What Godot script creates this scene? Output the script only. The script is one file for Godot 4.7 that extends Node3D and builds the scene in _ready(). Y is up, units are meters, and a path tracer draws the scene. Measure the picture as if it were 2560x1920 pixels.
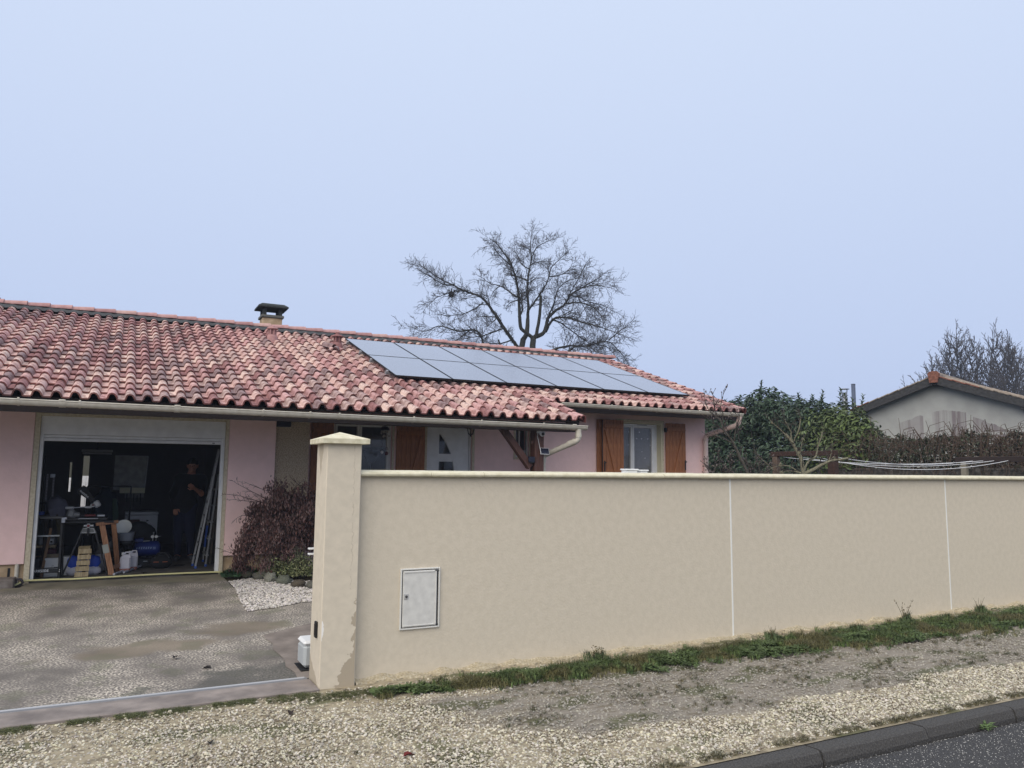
extends Node3D
# A pink single-storey house with a solar roof behind a beige rendered street wall, on an overcast winter day.
# y is up, metres; the street runs along x, the house stands towards -z; the photographer stands in the road at x = 0, z = 0.

const EYE := 1.7
const RIDGE_Y := 4.62
const RIDGE_Z := -16.62
const PITCH := 0.3255          # roof pitch in radians
const ENT_Z := -12.95          # wall of the entrance recess
const RW_Z := -12.5            # wall to the right of the porch post
const GAR_Z := -12.4           # garage front
const FLOOR := 0.17            # garage floor

# ---------------------------------------------------------------- mesh builder
class MB:
	var v := PackedVector3Array()
	var n := PackedVector3Array()
	var u := PackedVector2Array()

	func tri(a: Vector3, b: Vector3, c: Vector3, na: Vector3, nb: Vector3, nc: Vector3, ua := Vector2.ZERO, ub := Vector2.ZERO, uc := Vector2.ZERO) -> void:
		if (b - a).cross(c - a).dot(na + nb + nc) > 0.0:
			v.append(a); v.append(c); v.append(b)
			n.append(na); n.append(nc); n.append(nb)
			u.append(ua); u.append(uc); u.append(ub)
		else:
			v.append(a); v.append(b); v.append(c)
			n.append(na); n.append(nb); n.append(nc)
			u.append(ua); u.append(ub); u.append(uc)

	func quad(a: Vector3, b: Vector3, c: Vector3, d: Vector3, m: Vector3, uv := Rect2(0, 0, 1, 1)) -> void:
		var p := uv.position
		var e := uv.end
		tri(a, b, c, m, m, m, Vector2(p.x, e.y), Vector2(e.x, e.y), Vector2(e.x, p.y))
		tri(a, c, d, m, m, m, Vector2(p.x, e.y), Vector2(e.x, p.y), Vector2(p.x, p.y))

	# a box of size s at c, turned by b, its edges chamfered by bev
	func box(c: Vector3, s: Vector3, b := Basis.IDENTITY, bev := 0.0) -> void:
		var h := s * 0.5
		bev = minf(bev, minf(h.x, minf(h.y, h.z)) * 0.9)
		var ax := [Vector3(1, 0, 0), Vector3(0, 1, 0), Vector3(0, 0, 1)]
		for i in 3:
			var j := (i + 1) % 3
			var k := (i + 2) % 3
			for sg in [-1.0, 1.0]:
				var m: Vector3 = ax[i] * sg
				var o: Vector3 = m * h[i]
				var e: Vector3 = ax[j] * (h[j] - bev)
				var f: Vector3 = ax[k] * (h[k] - bev)
				quad(c + b * (o - e - f), c + b * (o + e - f), c + b * (o + e + f), c + b * (o - e + f), (b * m).normalized())
		if bev <= 0.0:
			return
		for i in 3:
			var j := (i + 1) % 3
			var k := (i + 2) % 3
			for s1 in [-1.0, 1.0]:
				for s2 in [-1.0, 1.0]:
					var e: Vector3 = ax[i] * (h[i] - bev)
					var p: Vector3 = ax[j] * s1 * h[j] + ax[k] * s2 * (h[k] - bev)
					var q: Vector3 = ax[j] * s1 * (h[j] - bev) + ax[k] * s2 * h[k]
					quad(c + b * (p - e), c + b * (p + e), c + b * (q + e), c + b * (q - e), (b * (ax[j] * s1 + ax[k] * s2)).normalized())
		for sx in [-1.0, 1.0]:
			for sy in [-1.0, 1.0]:
				for sz in [-1.0, 1.0]:
					var g := Vector3(sx, sy, sz)
					var w := h - Vector3(bev, bev, bev)
					var m := (b * g).normalized()
					tri(c + b * (g * Vector3(h.x, w.y, w.z)), c + b * (g * Vector3(w.x, h.y, w.z)), c + b * (g * Vector3(w.x, w.y, h.z)), m, m, m)

	# box given by its low and high corner
	func span(x0: float, x1: float, y0: float, y1: float, z0: float, z1: float, bev := 0.0) -> void:
		box(Vector3(x0 + x1, y0 + y1, z0 + z1) * 0.5, Vector3(absf(x1 - x0), absf(y1 - y0), absf(z1 - z0)), Basis.IDENTITY, bev)

	# a bar of section w x t from a to b; up says where t points
	func bar(a: Vector3, b: Vector3, w: float, t: float, up := Vector3.UP, bev := 0.0) -> void:
		var y := (b - a).normalized()
		var x := up.cross(y)
		if x.length() < 1e-4:
			x = Vector3.RIGHT.cross(y)
		x = x.normalized()
		box((a + b) * 0.5, Vector3(w, a.distance_to(b), t), Basis(x, y, x.cross(y)), bev)

	func tube(p: PackedVector3Array, r: PackedFloat32Array, sides := 8, cap := true) -> void:
		var cnt := p.size()
		if cnt < 2:
			return
		var t := (p[1] - p[0]).normalized()
		var x := t.cross(Vector3.UP if absf(t.y) < 0.9 else Vector3.RIGHT).normalized()
		var prev := PackedVector3Array()
		var prevn := PackedVector3Array()
		var run := 0.0
		for i in cnt:
			var t2 := (p[mini(i + 1, cnt - 1)] - p[maxi(i - 1, 0)]).normalized()
			x = (x - t2 * x.dot(t2)).normalized()
			var y := t2.cross(x)
			var ring := PackedVector3Array()
			var ringn := PackedVector3Array()
			for k in sides:
				var a := TAU * k / sides
				var m := x * cos(a) + y * sin(a)
				ring.append(p[i] + m * r[i])
				ringn.append(m)
			if i > 0:
				var l := p[i].distance_to(p[i - 1])
				for k in sides:
					var k2 := (k + 1) % sides
					var u0 := float(k) / sides
					var u1 := float(k + 1) / sides
					tri(prev[k], prev[k2], ring[k2], prevn[k], prevn[k2], ringn[k2], Vector2(u0, run), Vector2(u1, run), Vector2(u1, run + l))
					tri(prev[k], ring[k2], ring[k], prevn[k], ringn[k2], ringn[k], Vector2(u0, run), Vector2(u1, run + l), Vector2(u0, run + l))
				run += l
			if cap and (i == 0 or i == cnt - 1):
				var m := -t2 if i == 0 else t2
				for k in range(1, sides - 1):
					tri(ring[0], ring[k], ring[k + 1], m, m, m)
			prev = ring
			prevn = ringn

	func rod(a: Vector3, b: Vector3, r0: float, r1 := -1.0, sides := 8) -> void:
		tube(PackedVector3Array([a, b]), PackedFloat32Array([r0, r1 if r1 >= 0.0 else r0]), sides)

	func path(pts: Array, r: float, sides := 8) -> void:
		var p := PackedVector3Array(pts)
		var q := PackedFloat32Array()
		q.resize(p.size())
		q.fill(r)
		tube(p, q, sides)

	# polygon in the xy plane of xf, pushed from z = 0 to z = depth
	func prism(poly: PackedVector2Array, depth: float, xf := Transform3D.IDENTITY) -> void:
		var t := Geometry2D.triangulate_polygon(poly)
		for i in range(0, t.size(), 3):
			for z in [0.0, depth]:
				var m := xf.basis.z.normalized() * (signf(depth) if z != 0.0 else -signf(depth))
				var a := poly[t[i]]
				var b := poly[t[i + 1]]
				var c := poly[t[i + 2]]
				tri(xf * Vector3(a.x, a.y, z), xf * Vector3(b.x, b.y, z), xf * Vector3(c.x, c.y, z), m, m, m, a, b, c)
		var cw := Geometry2D.is_polygon_clockwise(poly)
		for i in poly.size():
			var a := poly[i]
			var b := poly[(i + 1) % poly.size()]
			var e := (b - a).normalized()
			var m2 := Vector2(e.y, -e.x) * (-1.0 if cw else 1.0)
			var m := (xf.basis * Vector3(m2.x, m2.y, 0)).normalized()
			quad(xf * Vector3(a.x, a.y, 0), xf * Vector3(b.x, b.y, 0), xf * Vector3(b.x, b.y, depth), xf * Vector3(a.x, a.y, depth), m)

	# profile of (radius, height) turned about y
	func lathe(pr: Array, sides := 20, xf := Transform3D.IDENTITY, smooth := false) -> void:
		for i in pr.size() - 1:
			var a: Vector2 = pr[i]
			var b: Vector2 = pr[i + 1]
			var d := (b - a)
			if d.length() < 1e-6:
				continue
			var m2 := Vector2(d.y, -d.x).normalized()
			var ma := m2
			var mb := m2
			if smooth:
				if i > 0:
					var d0: Vector2 = a - pr[i - 1]
					ma = (m2 + Vector2(d0.y, -d0.x).normalized()).normalized()
				if i < pr.size() - 2:
					var d1: Vector2 = pr[i + 2] - b
					mb = (m2 + Vector2(d1.y, -d1.x).normalized()).normalized()
			for k in sides:
				var w0 := TAU * k / sides
				var w1 := TAU * (k + 1) / sides
				var c0 := Vector3(cos(w0), 0, sin(w0))
				var c1 := Vector3(cos(w1), 0, sin(w1))
				var q := [c0 * a.x + Vector3(0, a.y, 0), c1 * a.x + Vector3(0, a.y, 0), c1 * b.x + Vector3(0, b.y, 0), c0 * b.x + Vector3(0, b.y, 0)]
				var nn := [c0 * ma.x + Vector3(0, ma.y, 0), c1 * ma.x + Vector3(0, ma.y, 0), c1 * mb.x + Vector3(0, mb.y, 0), c0 * mb.x + Vector3(0, mb.y, 0)]
				for j in 4:
					q[j] = xf * (q[j] as Vector3)
					nn[j] = (xf.basis * (nn[j] as Vector3)).normalized()
				if a.x > 1e-5:
					tri(q[0], q[1], q[2], nn[0], nn[1], nn[2])
				if b.x > 1e-5:
					tri(q[0], q[2], q[3], nn[0], nn[2], nn[3])

	# uneven rounded lump: an icosphere pushed in and out by noise
	func lump(c: Vector3, r: Vector3, seed_: int, amp := 0.25, sub := 1, freq := 1.3) -> void:
		var g := (1.0 + sqrt(5.0)) / 2.0
		var p: Array[Vector3] = []
		for q in [Vector3(-1, g, 0), Vector3(1, g, 0), Vector3(-1, -g, 0), Vector3(1, -g, 0), Vector3(0, -1, g), Vector3(0, 1, g), Vector3(0, -1, -g), Vector3(0, 1, -g), Vector3(g, 0, -1), Vector3(g, 0, 1), Vector3(-g, 0, -1), Vector3(-g, 0, 1)]:
			p.append((q as Vector3).normalized())
		var f: Array = [[0, 11, 5], [0, 5, 1], [0, 1, 7], [0, 7, 10], [0, 10, 11], [1, 5, 9], [5, 11, 4], [11, 10, 2], [10, 7, 6], [7, 1, 8], [3, 9, 4], [3, 4, 2], [3, 2, 6], [3, 6, 8], [3, 8, 9], [4, 9, 5], [2, 4, 11], [6, 2, 10], [8, 6, 7], [9, 8, 1]]
		var ts: Array = []
		for t in f:
			ts.append([p[t[0]], p[t[1]], p[t[2]]])
		for _s in sub:
			var t2: Array = []
			for t in ts:
				var ab: Vector3 = ((t[0] + t[1]) as Vector3).normalized()
				var bc: Vector3 = ((t[1] + t[2]) as Vector3).normalized()
				var ca: Vector3 = ((t[2] + t[0]) as Vector3).normalized()
				t2.append([t[0], ab, ca]); t2.append([ab, t[1], bc]); t2.append([ca, bc, t[2]]); t2.append([ab, bc, ca])
			ts = t2
		var no := FastNoiseLite.new()
		no.seed = seed_
		no.frequency = freq
		no.noise_type = FastNoiseLite.TYPE_SIMPLEX
		for t in ts:
			var q: Array = []
			for d in t:
				q.append(c + d * (1.0 + amp * no.get_noise_3dv(d) * 1.6) * r)
			var m: Vector3 = ((q[1] - q[0]) as Vector3).cross(q[2] - q[0]).normalized()
			if m.dot((q[0] + q[1] + q[2]) / 3.0 - c) < 0.0:
				m = -m
			if sub >= 2:
				tri(q[0], q[1], q[2], ((q[0] - c) / r / r).normalized(), ((q[1] - c) / r / r).normalized(), ((q[2] - c) / r / r).normalized())
			else:
				tri(q[0], q[1], q[2], m, m, m)

	func mesh() -> ArrayMesh:
		var a := []
		a.resize(Mesh.ARRAY_MAX)
		a[Mesh.ARRAY_VERTEX] = v
		a[Mesh.ARRAY_NORMAL] = n
		a[Mesh.ARRAY_TEX_UV] = u
		var am := ArrayMesh.new()
		am.add_surface_from_arrays(Mesh.PRIMITIVE_TRIANGLES, a)
		return am

# ---------------------------------------------------------------- scene helpers
var taken := {}

func numbered(parent: Node, called: String) -> String:
	var key := str(parent.get_instance_id()) + called
	var k: int = taken.get(key, 0)
	taken[key] = k + 1
	return called if k == 0 else "%s_%03d" % [called, k]

func put(o: Node3D, called: String, parent: Node = self) -> Node3D:
	o.name = numbered(parent, called)
	parent.add_child(o, true)
	return o

func obj(called: String, b: MB, m: Material, parent: Node = self) -> MeshInstance3D:
	var o := MeshInstance3D.new()
	o.mesh = b.mesh()
	o.material_override = m
	put(o, called, parent)
	return o

func use(called: String, me: Mesh, m: Material, parent: Node, xf := Transform3D.IDENTITY) -> MeshInstance3D:
	var o := MeshInstance3D.new()
	o.mesh = me
	o.material_override = m
	o.transform = xf
	put(o, called, parent)
	return o

func tag(o: Node3D, label: String, category: String, group := "") -> Node3D:
	o.set_meta("label", label)
	o.set_meta("category", category)
	if group != "":
		o.set_meta("group", group)
	return o

func thing(called: String, label: String, category: String, at := Vector3.ZERO, turn := 0.0, group := "") -> Node3D:
	var o := Node3D.new()
	put(o, called)
	o.position = at
	o.rotation.y = turn
	return tag(o, label, category, group)

func struct(called: String, b: MB, m: Material) -> MeshInstance3D:
	var o := obj(called, b, m)
	o.set_meta("kind", "structure")
	return o

func copy_of(o: Node3D, at: Vector3, label: String) -> Node3D:
	var base := str(o.name)
	if base.length() > 4 and base[base.length() - 4] == "_" and base.right(3).is_valid_int():
		base = base.left(base.length() - 4)
	var c := o.duplicate() as Node3D
	put(c, base)
	c.position = at
	c.set_meta("label", label)
	return c

func many(called: String, me: Mesh, m: Material, xs: Array[Transform3D], cs: PackedColorArray, parent: Node = self) -> MultiMeshInstance3D:
	var mm := MultiMesh.new()
	mm.transform_format = MultiMesh.TRANSFORM_3D
	mm.use_colors = cs.size() > 0
	mm.mesh = me
	mm.instance_count = xs.size()
	for i in xs.size():
		mm.set_instance_transform(i, xs[i])
		if cs.size() > 0:
			mm.set_instance_color(i, cs[i])
	var o := MultiMeshInstance3D.new()
	o.multimesh = mm
	o.material_override = m
	o.set_meta("kind", "stuff")
	put(o, called, parent)
	return o

# ---------------------------------------------------------------- materials
var texs := {}

func noise(key: String, seed_: int, freq: float, lo: Color, hi: Color, size := 256, oct := 4, type := FastNoiseLite.TYPE_SIMPLEX_SMOOTH, mid := 0.5) -> NoiseTexture2D:
	if texs.has(key):
		return texs[key]
	var f := FastNoiseLite.new()
	f.seed = seed_
	f.frequency = freq
	f.noise_type = type
	f.fractal_octaves = oct
	var t := NoiseTexture2D.new()
	t.width = size
	t.height = size
	t.seamless = true
	t.noise = f
	var g := Gradient.new()
	g.offsets = PackedFloat32Array([0.0, mid, 1.0])
	g.colors = PackedColorArray([lo, lo.lerp(hi, 0.5), hi])
	t.color_ramp = g
	texs[key] = t
	return t

func bumps(key: String, seed_: int, freq: float, size := 256, oct := 4, type := FastNoiseLite.TYPE_SIMPLEX_SMOOTH) -> NoiseTexture2D:
	return noise(key, seed_, freq, Color.BLACK, Color.WHITE, size, oct, type)

# base colour as it is seen under white light (sRGB); grain: a colour texture, repeated every rep metres in world space
func mat(c: Color, rough := 0.8, grain: Texture2D = null, rep := 1.0, relief: Texture2D = null, relief_cm := 0.1, rep2 := 0.0) -> StandardMaterial3D:
	var m := StandardMaterial3D.new()
	m.albedo_color = c
	m.roughness = rough
	if grain or relief:
		m.uv1_triplanar = true
		m.uv1_world_triplanar = true
		m.uv1_scale = Vector3.ONE / rep
	if grain:
		m.albedo_texture = grain
	if relief:
		m.heightmap_enabled = true
		m.heightmap_texture = relief
		m.heightmap_scale = relief_cm
	return m

func tinted(rough := 0.9) -> StandardMaterial3D:
	var m := StandardMaterial3D.new()
	m.vertex_color_use_as_albedo = true
	m.roughness = rough
	return m

func lin(r: float, g: float, b: float) -> Color:
	return Color(r, g, b).srgb_to_linear()

func rng(s: int) -> RandomNumberGenerator:
	var r := RandomNumberGenerator.new()
	r.seed = s
	return r

# ground height inside the plot: it rises a little from the gate to the house
func gy(z: float) -> float:
	return 0.15 * clampf((-6.5 - z) / 5.8, 0.0, 1.0)

# a point on the roof: x, distance down the front slope from the ridge, height over the tiles' middle
func on_roof(x: float, s: float, h := 0.0) -> Vector3:
	return Vector3(x, RIDGE_Y - s * sin(PITCH) + h * cos(PITCH), RIDGE_Z + s * cos(PITCH) + h * sin(PITCH))

func roof_basis() -> Basis:      # x along the ridge, y out of the roof, z down the slope
	return Basis(Vector3.RIGHT, Vector3(0, cos(PITCH), sin(PITCH)), Vector3(0, -sin(PITCH), cos(PITCH)))

var M := {}

func _ready() -> void:
	camera_and_light()
	make_materials()
	ground()
	street_wall()
	house()
	roof_tiles()
	solar()
	porch()
	garage_contents()
	front_garden()
	side_garden()
	neighbour()
	trees()
	verge_cover()

func camera_and_light() -> void:
	var cam := Camera3D.new()
	cam.name = "camera"
	var yaw := deg_to_rad(27.04)
	var pit := deg_to_rad(6.48)
	var rol := deg_to_rad(0.538)
	var f := Vector3(sin(yaw) * cos(pit), sin(pit), -cos(yaw) * cos(pit))
	var r := f.cross(Vector3.UP).normalized()
	var up := r.cross(f)
	cam.transform = Transform3D(Basis(r * cos(rol) + up * sin(rol), -r * sin(rol) + up * cos(rol), -f), Vector3(0, EYE, 0))
	cam.fov = 53.04
	cam.near = 0.05
	cam.far = 600.0
	add_child(cam)
	cam.current = true

	var sky := ProceduralSkyMaterial.new()
	sky.sky_top_color = Color(0.60, 0.675, 0.80).linear_to_srgb()
	sky.sky_horizon_color = Color(0.400, 0.482, 0.680).linear_to_srgb()
	sky.sky_curve = 0.6
	sky.ground_horizon_color = Color(0.16, 0.16, 0.16).linear_to_srgb()
	sky.ground_bottom_color = Color(0.10, 0.10, 0.09).linear_to_srgb()
	var env := Environment.new()
	env.background_mode = Environment.BG_SKY
	env.sky = Sky.new()
	env.sky.sky_material = sky
	env.background_energy_multiplier = 0.64
	env.tonemap_mode = Environment.TONE_MAPPER_LINEAR
	env.tonemap_exposure = 2.0
	env.sdfgi_enabled = true
	env.ssao_enabled = true
	env.ssil_enabled = true
	env.fog_enabled = true
	env.fog_density = 0.0011
	env.fog_light_color = Color(0.80, 0.85, 0.95)
	var we := WorldEnvironment.new()
	we.name = "world_environment"
	we.environment = env
	add_child(we)

	# the bright part of the overcast, high and to the left of the photographer
	var sun := DirectionalLight3D.new()
	sun.name = "overcast_sun"
	sun.light_energy = 0.5
	sun.light_color = Color(1.0, 0.955, 0.88)
	sun.light_angular_distance = 70.0
	sun.shadow_enabled = true
	sun.sky_mode = DirectionalLight3D.SKY_MODE_LIGHT_ONLY
	add_child(sun)
	sun.look_at_from_position(Vector3(-6.5, 8.0, 5.2), Vector3.ZERO)

func make_materials() -> void:
	var plaster := bumps("plaster", 3, 0.09, 512, 5)
	var blot := noise("blot", 11, 0.03, Color(0.955, 0.955, 0.95), Color(1, 1, 1), 512, 5)
	var grit := noise("grit", 12, 0.12, Color(0.72, 0.71, 0.69), Color(1, 1, 1), 512, 4)
	M.beige = mat(Color(0.800, 0.760, 0.688), 0.92, blot, 1.3, plaster, 0.10)
	M.coping = mat(Color(0.875, 0.850, 0.760), 0.75, noise("cast", 14, 0.03, Color(0.84, 0.83, 0.78), Color(1, 1, 1), 256, 5), 0.7, bumps("castb", 15, 0.1), 0.05)
	M.joint = mat(Color(0.88, 0.88, 0.86), 0.6)
	M.mortar = mat(Color(0.80, 0.765, 0.685), 0.95, noise("mortar", 16, 0.06, Color(0.66, 0.62, 0.54), Color(1, 1, 1), 256, 5), 0.5, bumps("mortarb", 17, 0.05), 1.2)
	M.pink = mat(Color(0.930, 0.800, 0.785), 0.9, blot, 3.1, plaster, 0.15)
	M.roughcast = mat(Color(0.790, 0.720, 0.625), 0.95, noise("rc", 18, 0.06, Color(0.62, 0.60, 0.57), Color(1, 1, 1), 512, 4, FastNoiseLite.TYPE_SIMPLEX, 0.28), 0.9, bumps("rcb", 19, 0.05, 512), 1.0)
	M.plinth = mat(Color(0.76, 0.67, 0.55), 0.9, noise("plinth", 20, 0.02, Color(0.75, 0.73, 0.70), Color(1, 1, 1), 256, 5), 1.3, plaster, 0.15)
	M.cream = mat(Color(0.80, 0.765, 0.68), 0.7, noise("cream", 21, 0.04, Color(0.86, 0.84, 0.80), Color(1, 1, 1), 256, 5), 0.6)
	M.white = mat(Color(0.88, 0.885, 0.89), 0.45, noise("whites", 22, 0.02, Color(0.93, 0.93, 0.93), Color(1, 1, 1), 256, 4), 1.0)
	M.pvc = mat(Color(0.80, 0.78, 0.735), 0.42, noise("pvc", 23, 0.03, Color(0.88, 0.87, 0.84), Color(1, 1, 1), 256, 5), 0.8)
	M.dark_wood = mat(Color(0.14, 0.09, 0.085), 0.7, noise("dw", 24, 0.03, Color(0.7, 0.68, 0.68), Color(1, 1, 1)), 0.5)
	M.post_wood = wood(Color(0.36, 0.235, 0.20), 31)
	M.shutter = wood(Color(0.665, 0.435, 0.27), 32)
	M.shutter_dim = M.shutter
	M.iron = mat(Color(0.075, 0.075, 0.08), 0.55)
	M.black = mat(Color(0.06, 0.06, 0.065), 0.5)
	M.steel = mat(Color(0.62, 0.63, 0.65), 0.38)
	M.steel.metallic = 0.85
	M.alu = mat(Color(0.66, 0.67, 0.68), 0.45, noise("alu", 25, 0.05, Color(0.8, 0.8, 0.8), Color(1, 1, 1)), 0.4)
	M.alu.metallic = 0.35
	M.room = mat(Color(0.44, 0.43, 0.41), 0.95, blot, 2.0)
	M.dim_room = mat(Color(0.55, 0.54, 0.52), 0.95, blot, 2.0)
	M.glass = StandardMaterial3D.new()
	M.glass.transparency = BaseMaterial3D.TRANSPARENCY_ALPHA
	M.glass.albedo_color = Color(0.30, 0.33, 0.36, 0.04)
	M.glass.roughness = 0.03
	M.glass.metallic_specular = 0.35
	M.net = mat(Color(0.86, 0.87, 0.90), 0.9)
	M.net.transparency = BaseMaterial3D.TRANSPARENCY_ALPHA
	M.net.albedo_color.a = 0.28
	M.net.roughness = 0.9
	M.net.backlight_enabled = true
	M.net.backlight = Color(0.4, 0.4, 0.4)
	M.concrete = mat(Color(0.56, 0.53, 0.51), 0.9, noise("conc", 26, 0.015, Color(0.66, 0.64, 0.62), Color(1, 1, 1), 512, 6), 1.7, bumps("concb", 27, 0.1, 256), 0.15)
	M.old_concrete = mat(Color(0.40, 0.385, 0.37), 0.95, noise("oconc", 28, 0.02, Color(0.45, 0.45, 0.42), Color(1, 1, 1), 512, 6), 1.1, bumps("oconcb", 29, 0.06, 256), 0.5)
	M.kerb = mat(Color(0.39, 0.38, 0.37), 0.9, noise("kerb", 41, 0.20, Color(0.42, 0.42, 0.42), Color(1, 1, 1), 512, 5, FastNoiseLite.TYPE_SIMPLEX, 0.62), 1.6, bumps("kerbb", 42, 0.14, 512), 0.5)
	M.leaf = tinted(0.55)
	M.leaf.backlight_enabled = true
	M.leaf.backlight = Color(0.12, 0.16, 0.06)
	M.blade = tinted(0.8)
	M.stone = tinted(0.92)
	M.bark = mat(Color(0.285, 0.27, 0.245), 0.95, noise("bark", 43, 0.03, Color(0.5, 0.5, 0.46), Color(1, 1, 1), 256, 5), 0.5, bumps("barkb", 44, 0.06), 0.8)
	M.twig = mat(Color(0.215, 0.195, 0.185), 0.95)
	M.lichen = mat(Color(0.63, 0.62, 0.54), 0.95, noise("lichen", 45, 0.05, Color(0.38, 0.36, 0.30), Color(1, 1, 1), 256, 4), 0.22)

# planks with the grain running along y
func wood(c: Color, s: int) -> StandardMaterial3D:
	var m := mat(c, 0.62, noise("wood%d" % s, s, 0.02, Color(0.70, 0.66, 0.62), Color(1, 1, 1), 256, 5), 1.0)
	m.uv1_scale = Vector3(9.0, 0.9, 9.0)
	return m

# ---------------------------------------------------------------- ground
func patch_noise(s: int, freq: float, w: int, h: int, oct := 4) -> PackedByteArray:
	var f := FastNoiseLite.new()
	f.seed = s
	f.frequency = freq
	f.noise_type = FastNoiseLite.TYPE_SIMPLEX_SMOOTH
	f.fractal_octaves = oct
	return f.get_image(w, h).get_data()

var verge_dirt: PackedByteArray
const VX0 := -5.0
const VX1 := 14.0
const VZ0 := -6.35
const VZ1 := -3.69

# how much of the verge at (x, z) is bare grey earth rather than cream gravel, 0..1
func dirt_at(x: float, z: float) -> float:
	var px := clampi(int((x - VX0) / (VX1 - VX0) * 1023.0), 0, 1023)
	var pz := clampi(int((z - VZ0) / (VZ1 - VZ0) * 255.0), 0, 255)
	var w := verge_dirt[pz * 1024 + px] / 255.0 - 0.5
	var band := smoothstep(1.7, 3.1, x + w * 1.2) * (1.0 - smoothstep(0.45, 0.80, absf(z + 5.05 + (x - 4.0) * -0.02 + w * 0.55)))
	return clampf(band + w * 0.55 - 0.02, 0.0, 1.0)

func sheet(called: String, poly: PackedVector2Array, y: Callable, m: Material, cell := 0.5, uv := Rect2(0, 0, 1, 1)) -> MeshInstance3D:
	# a flat or gently sloping polygon given in (x, z)
	var b := MB.new()
	var t := Geometry2D.triangulate_polygon(poly)
	for i in range(0, t.size(), 3):
		var p: Array = []
		var w: Array = []
		for j in 3:
			var q := poly[t[i + j]]
			p.append(Vector3(q.x, y.call(q.x, q.y), q.y))
			w.append((q - uv.position) / uv.size)
		b.tri(p[0], p[1], p[2], Vector3.UP, Vector3.UP, Vector3.UP, w[0], w[1], w[2])
	return struct(called, b, m)

func picture(w: int, h: int, paint: Callable) -> ImageTexture:
	var d := PackedByteArray()
	d.resize(w * h * 3)
	var k := 0
	for j in h:
		for i in w:
			var c: Color = paint.call(i, j)
			d[k] = clampi(int(c.r * 255.0), 0, 255)
			d[k + 1] = clampi(int(c.g * 255.0), 0, 255)
			d[k + 2] = clampi(int(c.b * 255.0), 0, 255)
			k += 3
	return ImageTexture.create_from_image(Image.create_from_data(w, h, false, Image.FORMAT_RGB8, d))

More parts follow.
